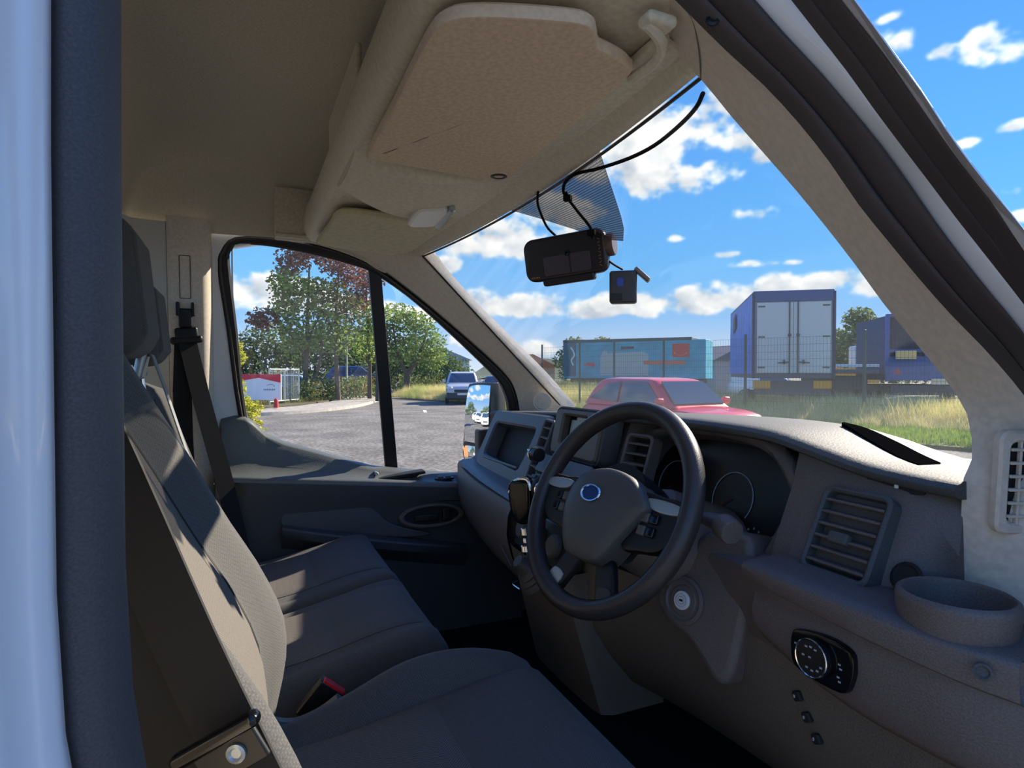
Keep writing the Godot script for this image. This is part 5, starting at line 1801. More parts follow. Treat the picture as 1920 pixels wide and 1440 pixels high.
func build_small() -> void:
	# screen unit hung at the top of the windscreen
	var c := thing("dash_camera", "black tablet shaped camera unit hanging on the windscreen under the dotted shade", "dash camera", Vector3(0.12, 1.85, -0.62))
	var n := Vector3(0.66, -0.12, 0.74).normalized()
	var u := Vector3(0.745, 0.03, -0.66).normalized()
	var xf := Transform3D(Basis(u, n.cross(u).normalized(), n), Vector3(0.115, 1.897, -0.628))
	xf.basis = Basis(xf.basis.z, 0.05) * xf.basis
	var b := MB.new()
	b.slab(rrect(0.186, 0.092, 0.022, 6, Vector2(0, 0.003)), 0.028, 0.006, xf)
	b.slab(rrect(0.116, 0.030, 0.006, 4, Vector2(0.002, -0.040)), 0.024, 0.004, Transform3D(xf.basis, xf * Vector3(0, 0, -0.002)))
	part("housing", b.done(50.0), mat(rgb8(30, 24, 27), 0.35), c)
	b = MB.new()
	b.slab(rrect(0.105, 0.040, 0.004, 3, Vector2(0.005, -0.014)), 0.003, 0.0006, Transform3D(xf.basis, xf * Vector3(0, 0, 0.0012)))
	part("camera_display", b.done(), mat(rgb8(66, 60, 66), 0.3), c, "unlit grey display")
	b = MB.new()
	b.rbox(xf * Vector3(0.012, -0.014, 0.0012), Vector3(0.003, 0.040, 0.0016), 0.0, xf.basis)
	part("display_line", b.done(), M.black, c)
	b = MB.new()
	b.lathe([[0.0, 0.0], [0.0062, 0.0], [0.0062, 0.002], [0.004, 0.0024], [0.0, 0.001]], 18, Transform3D(Basis(xf.basis.x, xf.basis.z, -xf.basis.y), xf * Vector3(0.008, 0.008, 0.0004)))
	part("lens", b.done(), M.gloss_black, c)
	var gold := mat(rgb8(150, 118, 84), 0.6)
	for k in 9:                                                # worn gold lettering, too small to read
		b = MB.new()
		b.rbox(xf * Vector3(0.0785, 0.026 - k * 0.0068, 0.0006), Vector3(0.0055, 0.0012, 0.0006), 0.0, xf.basis * Basis(Vector3(0, 0, 1), 0.6 if k % 2 else -0.5))
		part("gold_mark", b.done(), gold, c)
	for k in 5:
		b = MB.new()
		b.rbox(xf * Vector3(-0.078 + k * 0.0042, -0.034, 0.0006), Vector3(0.0026, 0.0028 + 0.001 * (k % 2), 0.0006), 0.0, xf.basis)
		part("gold_mark", b.done(), gold, c)
	b = MB.new()
	b.lathe([[0.0, 0.0], [0.022, 0.0], [0.024, 0.004], [0.024, 0.014], [0.021, 0.018], [0.0, 0.018]], 24, Transform3D(Basis(xf.basis.y, xf.basis.x, -xf.basis.z), xf * Vector3(0.088, 0.012, -0.022)))
	part("side_wheel", b.done(40.0), mat(rgb8(92, 70, 60), 0.3), c)
	b = MB.new()
	b.tube([xf * Vector3(0.03, 0.02, -0.026), xf * Vector3(0.03, 0.035, -0.062)], 0.014, 12)
	b.lathe([[0.0, 0.0], [0.030, 0.0], [0.028, 0.006], [0.0, 0.006]], 20, Transform3D(Basis(Vector3.RIGHT, 0.7), xf * Vector3(0.03, 0.032, -0.064)))
	part("mount", b.done(), M.black, c)
	# little camera beside it
	var c2 := thing("windscreen_camera", "small dark grey camera with a blue logo and hinged visor stuck to the glass", "dash camera", Vector3(0.15, 1.80, -0.76))
	var x2 := Transform3D(xf.basis, Vector3(0.146, 1.836, -0.757))
	x2.basis = frame(Vector3.ZERO, Vector3(0.60, 0.0, -0.80), Vector3(0.03, 1, 0.0)).basis
	b = MB.new()
	b.rbox(x2.origin, Vector3(0.058, 0.070, 0.036), 0.006, x2.basis)
	part("housing", b.done(), mat(rgb8(66, 64, 66), 0.45), c2)
	b = MB.new()
	b.slab(rrect(0.014, 0.018, 0.004, 4, Vector2(-0.006, 0.010)), 0.002, 0.0004, Transform3D(x2.basis, x2 * Vector3(0, 0, 0.0188)))
	part("blue_logo", b.done(), mat(rgb8(58, 84, 180), 0.5), c2, "blue square logo")
	b = MB.new()
	b.slab(rrect(0.026, 0.016, 0.002, 3, Vector2(-0.014, -0.022)), 0.002, 0.0004, Transform3D(x2.basis, x2 * Vector3(0, 0, 0.0186)))
	part("label", b.done(), M.black, c2)
	b = MB.new()
	b.rbox(x2 * Vector3(0.040, 0.026, 0.0), Vector3(0.040, 0.010, 0.034), 0.003, x2.basis * Basis(Vector3(0, 0, 1), -0.75))
	part("hinged_visor", b.done(), mat(rgb8(84, 82, 84), 0.45), c2)
	b = MB.new()
	b.rbox(x2 * Vector3(0.0, 0.0, -0.028), Vector3(0.046, 0.046, 0.030), 0.005, x2.basis)
	part("glass_mount", b.done(), M.black, c2)
	# cables
	b = MB.new()
	b.tube(smooth_curve([Vector3(0.640, 2.010, -0.545), Vector3(0.60, 2.012, -0.568), Vector3(0.55, 2.008, -0.580), Vector3(0.480, 2.004, -0.588), Vector3(0.410, 2.006, -0.588), Vector3(0.325, 2.014, -0.581), Vector3(0.264, 2.022, -0.572), Vector3(0.217, 2.020, -0.575), Vector3(0.193, 2.010, -0.584), Vector3(0.192, 2.000, -0.592), Vector3(0.190, 1.975, -0.618), Vector3(0.188, 1.945, -0.650), Vector3(0.186, 1.925, -0.655)], 4), 0.0032, 7)
	var cb := thing("power_cable", "black cable looping from the pillar along the glass to the camera", "cable", Vector3(0.3, 1.92, -0.6))
	part("cord", b.done(), M.cable, cb)
	for q in [Vector3(0.192, 1.998, -0.594), Vector3(0.187, 1.936, -0.652)]:
		b = MB.new()
		b.rbox(q, Vector3(0.016, 0.012, 0.012), 0.002, Basis(Vector3(0, 1, 0), 0.6))
		b.rbox(q + Vector3(0.004, 0.006, 0.004), Vector3(0.005, 0.012, 0.004), 0.001, Basis(Vector3(0, 0, 1), 0.5))
		part("cable_tie", b.done(), M.cable, cb)
	b = MB.new()
	b.tube(smooth_curve([Vector3(0.119, 2.035, -0.566), Vector3(0.080, 2.018, -0.582), Vector3(0.055, 1.998, -0.604), Vector3(0.045, 1.975, -0.624), Vector3(0.062, 1.955, -0.634), Vector3(0.080, 1.940, -0.640)], 4), 0.0028, 7)
	single("signal_cable", b.done(), M.cable, "thin black cable dropping from the header behind the camera unit", "cable")
	b = MB.new()
	b.tube(smooth_curve([Vector3(0.178, 1.890, -0.690), Vector3(0.170, 1.880, -0.715), Vector3(0.160, 1.872, -0.745)], 4), 0.0022, 6)
	single("link_cable", b.done(), M.cable, "short black wire joining the camera unit to the small camera", "cable")

	# passenger door mirror
	var m := thing("door_mirror", "tall black two part door mirror outside the passenger window", "door mirror", Vector3(-1.10, 1.24, -0.90))
	var mf := frame(Vector3(-1.095, 1.432, -0.885), Vector3(0.889, 0.0, -0.455), Vector3(-0.02, 1.0, -0.05))
	b = MB.new()
	var mo := smooth_curve([Vector2(-0.072, 0.150), Vector2(-0.052, 0.176), Vector2(0.02, 0.182), Vector2(0.075, 0.180), Vector2(0.092, 0.165), Vector2(0.095, 0.0), Vector2(0.090, -0.13), Vector2(0.06, -0.180), Vector2(0.0, -0.192), Vector2(-0.05, -0.176), Vector2(-0.086, -0.130), Vector2(-0.088, -0.06)], 4, true)
	b.slab(mo, 0.075, 0.016, Transform3D(mf.basis, mf.origin))
	part("housing", b.done(50.0), mat(rgb8(30, 30, 32), 0.45), m)
	var g1 := smooth_curve([Vector2(-0.060, 0.140), Vector2(-0.046, 0.164), Vector2(0.0, 0.170), Vector2(0.058, 0.168), Vector2(0.062, 0.160), Vector2(0.062, 0.05), Vector2(0.062, -0.066), Vector2(0.058, -0.072), Vector2(-0.066, -0.066), Vector2(-0.072, -0.060), Vector2(-0.070, 0.04)], 4, true)
	b = convex(g1, 1.25, Transform3D(mf.basis, mf * Vector3(0, 0, 0.008)))
	part("main_mirror", b.done(), M.mirror, m, "large upper mirror glass")
	b = convex(smooth_curve([Vector2(-0.074, -0.084), Vector2(0.058, -0.088), Vector2(0.060, -0.10), Vector2(0.058, -0.140), Vector2(0.03, -0.172), Vector2(-0.02, -0.174), Vector2(-0.060, -0.146), Vector2(-0.075, -0.110)], 4, true), 0.5, Transform3D(mf.basis, mf * Vector3(0, 0, 0.006)))
	part("wide_angle_mirror", b.done(), M.mirror, m, "small lower mirror glass")
	b = MB.new()
	b.rbox(mf * Vector3(0.10, -0.15, -0.065), Vector3(0.09, 0.05, 0.05), 0.02, mf.basis)
	part("arm", b.done(), M.black, m)

	# clip-on holder by the middle vent
	var h := thing("phone_mount", "black and chrome phone mount clipped to the middle of the dashboard", "phone mount", Vector3(0.02, 1.28, -0.60))
	b = MB.new()
	b.slab(smooth_curve([Vector2(-0.030, 0.048), Vector2(0.0, 0.060), Vector2(0.028, 0.056), Vector2(0.030, 0.02), Vector2(0.024, -0.03), Vector2(0.005, -0.046), Vector2(-0.016, -0.040), Vector2(-0.030, -0.008)], 4, true), 0.030, 0.008, frame(Vector3(-0.010, 1.345, -0.580), Vector3(0.85, 0, -0.5), Vector3(0.05, 1, 0.1)))
	part("clamp_body", b.done(50.0), M.gloss_black, h)
	b = MB.new()
	b.tube(smooth_curve([Vector3(-0.035, 1.372, -0.566), Vector3(-0.020, 1.402, -0.575), Vector3(0.012, 1.408, -0.590), Vector3(0.022, 1.385, -0.595)], 4), 0.004, 8)
	part("chrome_edge", b.done(), M.chrome, h, "chrome edge")
	b = MB.new()
	b.lathe([[0.0, 0.0], [0.030, 0.0], [0.032, 0.004], [0.030, 0.014], [0.018, 0.020], [0.0, 0.020]], 26, Transform3D(Basis(Vector3(0, 0, 1), Vector3(0.9, -0.1, 0.42), Vector3(0, 1, 0)).orthonormalized(), Vector3(0.028, 1.392, -0.622)))
	part("suction_cup", b.done(40.0), M.black, h)
	b = MB.new()
	b.tube(ring_path(Vector3(0.052, 1.390, -0.612), Vector3(0, 1, 0), Vector3(-0.42, 0, 0.9), 0.020, 22), 0.0022, 6, true)
	part("cup_ring", b.done(), M.chrome, h, "chrome ring")
	for q in [[1.288, 0.010, 0.018], [1.268, 0.006, 0.012], [1.250, 0.011, 0.016]]:
		b = MB.new()
		b.lathe([[0.0, -q[2] / 2], [q[1] * 0.85, -q[2] / 2], [q[1], -q[2] / 2 + 0.002], [q[1], q[2] / 2 - 0.002], [q[1] * 0.85, q[2] / 2], [0.0, q[2] / 2]], 16, Transform3D(Basis(Vector3(0, 0, 1), 0.12), Vector3(0.004 + (1.288 - q[0]) * 0.1, q[0], -0.588)))
		part("chrome_screw", b.done(30.0), M.chrome, h, "chrome screw joint")
	var h2 := thing("vent_clip", "small chrome winged clip fixed on the slatted vent beside the display", "clip", Vector3(-0.09, 1.42, -0.69))
	b = MB.new()
	b.lathe([[0.0, 0.0], [0.016, 0.0], [0.018, 0.004], [0.017, 0.022], [0.0, 0.024]], 22, Transform3D(Basis(Vector3(0, 0, 1), Vector3(0.9, 0, 0.42), Vector3(0, 1, 0)).orthonormalized(), Vector3(-0.115, 1.447, -0.672)))
	part("grip", b.done(40.0), M.black, h2)
	b = MB.new()
	b.tube(ring_path(Vector3(-0.119, 1.447, -0.672), Vector3(0, 1, 0), Vector3(-0.42, 0, 0.9), 0.016, 20), 0.003, 6, true)
	part("chrome_ring", b.done(), M.chrome, h2)
	b = MB.new()
	b.tube([Vector3(-0.125, 1.447, -0.670), Vector3(-0.165, 1.452, -0.676)], [0.006, 0.003], 8)
	part("chrome_lever", b.done(), M.chrome, h2)
	# loose wire under the holder
	b = MB.new()
	b.tube(smooth_curve([Vector3(0.012, 1.242, -0.590), Vector3(0.008, 1.20, -0.592), Vector3(-0.03, 1.165, -0.588), Vector3(-0.055, 1.150, -0.584), Vector3(-0.02, 1.148, -0.586)], 4), 0.0022, 6)
	single("charging_wire", b.done(), M.chrome, "thin silver wire dangling below the phone mount", "wire")

# ---------------------------------------------------------------- outside: ground
func slab_xz(b: MB, poly: Array, top: float, depth: float, bevel := 0.02) -> void:
	var p := []
	for q in poly:
		p.append(Vector2(q[0], -q[1]))
	b.slab(p, depth, bevel, Transform3D(Basis(Vector3.RIGHT, Vector3(0, 0, -1), Vector3.UP), Vector3(0, top, 0)))

func grass_patch(called: String, label: String, tuft: ArrayMesh, spots: Array, m: Material) -> void:
	var mm := MultiMesh.new()
	mm.transform_format = MultiMesh.TRANSFORM_3D
	mm.use_colors = true
	mm.mesh = tuft
	mm.instance_count = spots.size()
	for i in spots.size():
		mm.set_instance_transform(i, spots[i][0])
		mm.set_instance_color(i, spots[i][1])
	var o := MultiMeshInstance3D.new()
	o.multimesh = mm
	o.material_override = m
	o.name = numbered(called)
	add_child(o)
	o.set_meta("kind", "stuff")
	o.set_meta("label", label)
	o.set_meta("category", "grass")

func tuft_mesh(blades: int, h: float, spread: float, wide: float, sd: int) -> ArrayMesh:
	var r := RandomNumberGenerator.new()
	r.seed = sd
	var b := MB.new()
	for i in blades:
		var a := r.randf() * TAU
		var o := Vector3(cos(a), 0, sin(a)) * r.randf() * spread
		var d := Vector3(cos(a + r.randf_range(-1, 1)), 0, sin(a)) * r.randf_range(0.1, 0.45) * h
		var s := Vector3(-sin(a * 3.0), 0, cos(a * 3.0)) * wide
		var hh := h * r.randf_range(0.6, 1.0)
		var m1 := o + d * 0.25 + Vector3(0, hh * 0.55, 0)
		var tip := o + d + Vector3(0, hh, 0)
		b.quad(o - s, o + s, m1 + s * 0.8, m1 - s * 0.8)
		b.tri(m1 - s * 0.8, m1 + s * 0.8, tip)
	return b.done(0.0, false)

func build_ground() -> void:
	var asphalt := surf(rgb8(152, 147, 138), 0.95, noise_tex(512, 0.10, FastNoiseLite.TYPE_SIMPLEX_SMOOTH, 4, 0.45, 1.15, 31), 0.16)
	asphalt.detail_enabled = true
	asphalt.detail_albedo = noise_tex(512, 0.02, FastNoiseLite.TYPE_SIMPLEX_SMOOTH, 3, 0.72, 1.05, 32)
	asphalt.detail_blend_mode = BaseMaterial3D.BLEND_MODE_MUL
	asphalt.detail_uv_layer = BaseMaterial3D.DETAIL_UV_2
	asphalt.uv2_triplanar = true
	asphalt.uv2_world_triplanar = true
	asphalt.uv2_scale = Vector3.ONE * 0.05
	var b := MB.new()
	b.rbox(Vector3(-60, -0.15, -20), Vector3(360, 0.3, 360), 0.0)
	setting("ground", b.done(), asphalt, "wide grey worn asphalt road beyond the passenger window", "road")
	# pavement and kerb on the far side of the road
	var kerb := [[-24.2, 14.0], [-24.0, 6.0], [-24.2, 1.5], [-24.8, -1.4], [-27.7, -4.3], [-33.0, -6.6], [-40.9, -8.7], [-55.0, -11.5], [-90.0, -16.0]]
	var back := [[-90.0, -13.0], [-55.0, -8.8], [-41.0, -6.2], [-33.5, -4.4], [-29.2, -2.3], [-27.2, -0.2], [-26.6, 3.0], [-26.4, 14.0]]
	b = MB.new()
	slab_xz(b, kerb + back, 0.11, 0.15)
	setting("pavement", b.done(), surf(rgb8(178, 172, 160), 0.9, M.patch, 0.4), "pale concrete pavement curving along the far kerb", "pavement")
	b = MB.new()
	var line := []
	for q in kerb:
		line.append(Vector3(q[0], 0.06, q[1]))
	line = smooth_curve(line, 4)
	var rings := []
	for i in line.size():
		var t: Vector3 = (line[mini(i + 1, line.size() - 1)] - line[maxi(i - 1, 0)]).normalized()
		var s := t.cross(Vector3.UP) * 0.075
		rings.append([line[i] - s - Vector3(0, 0.09, 0), line[i] - s + Vector3(0, 0.07, 0), line[i] + s + Vector3(0, 0.07, 0), line[i] + s - Vector3(0, 0.09, 0)])
	b.loft(rings)
	setting("kerb", b.done(30.0), surf(rgb8(190, 186, 176), 0.9, M.patch, 0.6), "light stone kerb between road and pavement", "kerb")
	# bank behind the pavement
	var soil := surf(rgb8(104, 96, 66), 1.0, noise_tex(512, 0.05, FastNoiseLite.TYPE_SIMPLEX_SMOOTH, 4, 0.5, 1.1, 35), 0.3)
	b = MB.new()
	slab_xz(b, [[-26.5, 14.0], [-26.7, 3.0], [-27.3, -0.1], [-29.3, -2.2], [-33.6, -4.3], [-41.1, -6.1], [-55.1, -8.7], [-90.0, -12.9], [-120, -16], [-120, 40], [-26.5, 40]], 0.16, 0.2)
	setting("bank", b.done(), soil, "rough brown and green ground under the hedge", "ground")
	# verge in front: mown strip and rough ground
	var verge_line := [[14.0, -17.5], [4.0, -16.4], [-2.0, -15.1], [-6.66, -13.98], [-9.16, -13.33], [-14.0, -12.3], [-20.0, -11.8], [-28.0, -12.4], [-40.0, -13.8], [-60.0, -17.0]]
	b = MB.new()
	slab_xz(b, verge_line + [[-90, -60], [-60, -110], [60, -110], [60, -22]], 0.08, 0.2)
	setting("verge", b.done(), surf(rgb8(92, 110, 48), 1.0, noise_tex(512, 0.06, FastNoiseLite.TYPE_SIMPLEX_SMOOTH, 4, 0.55, 1.1, 36), 0.5), "green grass verge in front of the wire fence", "verge")
	b = MB.new()
	slab_xz(b, [[14.0, -28.0], [-4.0, -24.0], [-11.0, -20.2], [-15.0, -17.6], [-22.0, -14.9], [-40.0, -18.0], [-90.0, -40.0], [-60, -110], [60, -110], [60, -40]], 0.12, 0.2)
	setting("yard", b.done(), surf(rgb8(122, 116, 104), 1.0, M.patch, 0.2), "stony lorry yard behind the fence", "yard")
	# road marking
	b = MB.new()
	b.rbox(Vector3(-24.5, 0.004, -7.2), Vector3(1.6, 0.008, 0.14), 0.0, Basis(Vector3.UP, -0.25))
	setting("road_marking", b.done(), M.white, "short white dash painted on the road", "marking")
	# grass
	var grass_mat := mat(Color(1, 1, 1), 0.85)
	grass_mat.vertex_color_use_as_albedo = true
	grass_mat.backlight_enabled = true
	grass_mat.backlight = Color(0.7, 0.7, 0.7)
	var r := RandomNumberGenerator.new()
	r.seed = 77
	var o := Vector3(-0.25, 0, -0.968)
	var e := Vector3(-0.968, 0, 0.25)
	var p0 := Vector3(-9.16, 0.08, -13.33)
	var short_spots := []
	for i in 9000:
		var q := p0 + e * r.randf_range(-9.0, 16.0) + o * r.randf_range(0.05, 4.6)
		var k := r.randf_range(0.75, 1.25)
		short_spots.append([Transform3D(Basis(Vector3.UP, r.randf() * TAU).scaled(Vector3(k, k * r.randf_range(0.7, 1.3), k)), q), Color(0.22, 0.40, 0.04).lerp(Color(0.46, 0.54, 0.08), r.randf()) * r.randf_range(0.7, 1.15)])
	grass_patch("short_grass", "bright green mown grass along the road edge", tuft_mesh(9, 0.16, 0.12, 0.009, 3), short_spots, grass_mat)
	var n := FastNoiseLite.new()
	n.frequency = 0.35
	n.seed = 4
	var tall_spots := []
	for i in 18000:
		var sd := r.randf_range(-10.0, 30.0)
		var td := r.randf_range(3.0, 8.2)
		var q := p0 + e * sd + o * td
		var v := n.get_noise_2d(q.x, q.z)
		var k := r.randf_range(0.55, 1.0) * clampf((td - 2.4) / 2.0, 0.45, 1.0)
		var c := Color(0.84, 0.75, 0.36).lerp(Color(0.54, 0.58, 0.18), clampf(v * 1.4 + r.randf_range(0.0, 0.55), 0.0, 1.0))
		tall_spots.append([Transform3D(Basis(Vector3.UP, r.randf() * TAU).scaled(Vector3(k, k, k)), q), c * r.randf_range(0.75, 1.2)])
	for i in 3500:                                             # rough grass that runs on towards the far road
		var q := Vector3(r.randf_range(-44.0, -19.0), 0.1, 0.0)
		q.z = -14.0 - (-19.0 - q.x) * 0.20 - r.randf_range(0.0, 5.0)
		var k := r.randf_range(0.5, 0.95)
		tall_spots.append([Transform3D(Basis(Vector3.UP, r.randf() * TAU).scaled(Vector3(k, k, k) * 1.3), q), Color(0.48, 0.44, 0.20).lerp(Color(0.26, 0.33, 0.10), r.randf()) * r.randf_range(0.75, 1.15)])
	grass_patch("tall_grass", "tall straw coloured grass growing against the wire fence", tuft_mesh(11, 1.05, 0.20, 0.009, 9), tall_spots, grass_mat)
	var bank_spots := []
	for i in 2600:
		var t := r.randf()
		var q := Vector3(-27.0, 0.14, 1.5).lerp(Vector3(-33.5, 0.14, -4.2), t) + Vector3(-r.randf_range(0.0, 2.0), 0, r.randf_range(0.0, 2.0))
		var k := r.randf_range(0.6, 1.3)
		bank_spots.append([Transform3D(Basis(Vector3.UP, r.randf() * TAU).scaled(Vector3(k, k, k)), q), Color(0.24, 0.30, 0.07).lerp(Color(0.36, 0.27, 0.10), r.randf()) * r.randf_range(0.7, 1.1)])
	grass_patch("bank_grass", "short patchy grass on the bank beside the sign", tuft_mesh(8, 0.22, 0.14, 0.012, 5), bank_spots, grass_mat)

# ---------------------------------------------------------------- trees
func leaf_material() -> StandardMaterial3D:
	if not M.has("leaf"):
		var m := mat(Color(1, 1, 1), 0.7)
		m.vertex_color_use_as_albedo = true
		m.backlight_enabled = true
		m.backlight = Color(0.8, 0.8, 0.8)
		M.leaf = m
		M.bark = surf(rgb8(112, 100, 84), 0.95, M.speck, 1.5)
	return M.leaf

# blobs: [offset, radius, colour a, colour b, leaves]
func tree(called: String, label: String, category: String, at: Vector3, trunk: Array, blobs: Array, leaf: float, sd: int, group := "") -> void:
	var r := RandomNumberGenerator.new()
	r.seed = sd
	var t := thing(called, label, category, at, group)
	if trunk.size():
		for br in trunk:                                     # each limb: list of [x, y, z, radius]
			var path := []
			var rad := []
			for q in br:
				path.append(at + Vector3(q[0], q[1], q[2]))
				rad.append(q[3])
			var b := MB.new()
			b.tube(path, rad, 7)
			part("trunk" if br == trunk[0] else "branch", b.done(), M.bark if leaf_material() else M.bark, t)
	var b := MB.new()
	b.colored = true
	for bl in blobs:
		for i in bl[4]:
			var d := Vector3(r.randfn(), r.randfn(), r.randfn())
			d = d.normalized() * bl[1] * pow(r.randf(), 0.45)
			var p: Vector3 = at + bl[0] + d * Vector3(1, 0.8, 1)
			var s := leaf * r.randf_range(0.6, 1.3)
			var u := Vector3(r.randfn(), r.randfn() * 0.6, r.randfn()).normalized()
			var w := u.cross(Vector3(r.randfn(), r.randfn(), r.randfn())).normalized()
			var nn := u.cross(w) * s * 0.18
			b.ink = bl[2].lerp(bl[3], r.randf()) * r.randf_range(0.7, 1.2)
			var a0 := p - u * s * 0.5
			var a1 := p + w * s * 0.30 + nn
			var a2 := p + u * s * 0.5
			var a3 := p - w * s * 0.30 + nn
			b.quad(a0, a1, a2, a3)
	part("foliage", b.done(0.0, false), leaf_material(), t)

func build_road_side() -> void:
	leaf_material()
	var g1 := Color(0.15, 0.26, 0.045)
	var g2 := Color(0.36, 0.44, 0.10)
	var d1 := Color(0.06, 0.12, 0.025)
	var d2 := Color(0.17, 0.24, 0.05)
	var m1 := Color(0.15, 0.045, 0.035)
	var m2 := Color(0.34, 0.14, 0.08)
	tree("tall_tree", "tall slim tree with green lower leaves and maroon crown beside the road sign", "tree", Vector3(-34.3, 0.15, -3.1), [[[0, 0, 0, 0.17], [0.05, 2.0, -0.1, 0.14], [-0.1, 4.5, -0.2, 0.10], [0.1, 7.5, -0.3, 0.04]], [[0.0, 2.4, -0.1, 0.07], [0.2, 4.0, 1.0, 0.04], [0.3, 4.9, 2.0, 0.02]], [[-0.05, 3.4, -0.2, 0.07], [0.1, 5.0, -1.0, 0.03]], [[0, 0.2, 0, 0.12], [0.2, 1.6, -0.7, 0.09], [0.2, 3.4, -1.0, 0.05]]], [[Vector3(0, 7.6, 0.6), 1.0, m1, m2, 420], [Vector3(0.1, 8.3, -0.4), 0.9, m1, m2, 350], [Vector3(0, 6.4, 0.9), 1.1, g1, g2, 480], [Vector3(0, 6.0, -0.3), 1.1, g1, g2, 420], [Vector3(0, 5.2, 0.9), 1.0, g1, g2, 420], [Vector3(0.1, 4.4, 2.1), 0.85, m1, m2, 330], [Vector3(0, 4.2, 0.6), 1.0, g1, g2, 300], [Vector3(0, 3.2, 0.5), 1.0, g1, g2, 260], [Vector3(0, 5.0, -0.9), 1.0, g1, g2, 300], [Vector3(0, 3.4, -0.6), 1.0, g1, g2, 260]], 0.26, 101, "roadside trees")
	tree("tall_tree", "tall tree with rusty red upper leaves beside the grey lamp post", "tree", Vector3(-34.2, 0.15, -4.9), [[[0, 0, 0, 0.15], [0.0, 2.2, 0.1, 0.13], [0.05, 4.8, 0.1, 0.09], [0.0, 7.6, -0.1, 0.03]], [[0.0, 2.8, 0.1, 0.06], [0.1, 4.4, -0.9, 0.03]], [[0.0, 3.6, 0.1, 0.06], [0.1, 5.0, 0.9, 0.03]]], [[Vector3(0, 7.7, 0.2), 1.0, m1, m2, 380], [Vector3(0, 7.0, -0.7), 1.0, m1, m2, 330], [Vector3(0, 6.0, 0.4), 1.1, m1, g2, 360], [Vector3(0, 5.2, -0.6), 1.1, m1, g1, 380], [Vector3(0, 4.2, 0.2), 1.1, g1, g2, 360], [Vector3(0, 3.2, -0.4), 1.1, g1, g2, 340]], 0.26, 102, "roadside trees")
	tree("tall_tree", "tree with maroon top leaves beside the dark window divider", "tree", Vector3(-35.5, 0.15, -6.9), [[[0, 0, 0, 0.14], [0.05, 2.0, 0, 0.11], [0.0, 4.5, 0.1, 0.07], [0, 7.0, 0.2, 0.03]]], [[Vector3(0, 7.0, 0.0), 1.0, m1, m2, 340], [Vector3(0, 6.0, 0.4), 1.0, m1, m2, 320], [Vector3(0, 5.0, -0.2), 1.2, g1, g2, 360], [Vector3(0, 4.0, 0.3), 1.2, g1, g2, 360], [Vector3(0, 2.9, 0.0), 1.2, g1, g2, 300]], 0.26, 103, "roadside trees")
	tree("broad_tree", "rounded green tree with a forked trunk seen through the quarter light", "tree", Vector3(-44.0, 0.15, -11.2), [[[0, 0, 0, 0.28], [0.0, 1.4, -0.1, 0.24], [0.0, 3.0, -1.1, 0.14], [0, 4.6, -1.6, 0.06]], [[0.0, 1.2, -0.1, 0.18], [0.0, 3.2, 0.7, 0.10], [0, 5.2, 1.0, 0.04]], [[0, 2.0, 0.1, 0.10], [0, 4.0, 2.0, 0.04]]], [[Vector3(0, 5.6, 0.6), 1.5, g1, g2, 520], [Vector3(0, 5.2, -0.8), 1.5, g1, g2, 520], [Vector3(0, 4.2, 1.6), 1.4, m2, g1, 430], [Vector3(0, 4.0, -1.8), 1.5, g1, g2, 480], [Vector3(0, 3.2, 0.2), 1.6, g1, g2, 450], [Vector3(0, 2.8, -2.2), 1.2, g1, g2, 320], [Vector3(0, 3.0, 2.2), 1.2, m2, g1, 320]], 0.30, 104, "roadside trees")
	# dense trees behind
	var k := 0
	for q in [[-49.0, 2.6, 5.0, "dark hedge tree behind the red and white sign"], [-49.5, -1.6, 5.4, "dark hedge tree behind the slim tree"], [-51.0, -5.4, 5.6, "dark hedge tree behind the rusty tree"], [-52.0, -9.2, 5.2, "dark hedge tree behind the grey lamp post"], [-53.0, -13.6, 4.6, "dark hedge tree behind the forked tree"], [-57.0, -17.6, 3.6, "low green hedge behind the oncoming car"]]:
		tree("hedge_tree", q[3], "hedge", Vector3(q[0], 0.15, q[1]), [[[0, 0, 0, 0.2], [0, 2.5, 0, 0.1]]], [[Vector3(0, q[2] * 0.75, 0), 1.9, d1, d2, 620], [Vector3(0, q[2] * 0.5, 1.6), 1.9, d1, d2, 560], [Vector3(0, q[2] * 0.5, -1.6), 1.9, d1, d2, 560], [Vector3(0.5, 1.2, 0.2), 2.2, d1, g1, 560]], 0.36, 200 + k, "dark hedge behind the road")
		k += 1
	# low bushes along the bank
	k = 0
	for q in [[-33.6, -1.2, 0.9, "low brown shrub by the wire gate"], [-33.4, -2.9, 1.1, "low shrub between the two slim trunks"], [-35.0, -4.3, 1.2, "dry brown shrub beside the lamp post foot"], [-36.4, -5.8, 1.2, "dry shrub under the tree with maroon top"], [-39.0, -7.0, 1.3, "bushy green shrub at the pavement edge"], [-43.0, -8.9, 1.3, "green shrub under the forked tree"], [-47.5, -12.2, 1.3, "yellow green shrub near the far road bend"], [-52.0, -15.2, 1.4, "rust tinted shrub at the far road bend"]]:
		tree("shrub", q[3], "shrub", Vector3(q[0], 0.15, q[1]), [], [[Vector3(0, q[2] * 0.55, 0.4), q[2] * 0.75, Color(0.20, 0.15, 0.07), g2, 260], [Vector3(0, q[2] * 0.5, -0.5), q[2] * 0.75, Color(0.24, 0.13, 0.06), g1, 260], [Vector3(0.2, q[2] * 0.35, 0), q[2] * 0.8, d1, g1, 200]], 0.20, 300 + k, "shrubs on the bank")
		k += 1
	# bright bush close to the kerb
	var y1 := Color(0.42, 0.44, 0.03)
	var y2 := Color(0.70, 0.66, 0.06)
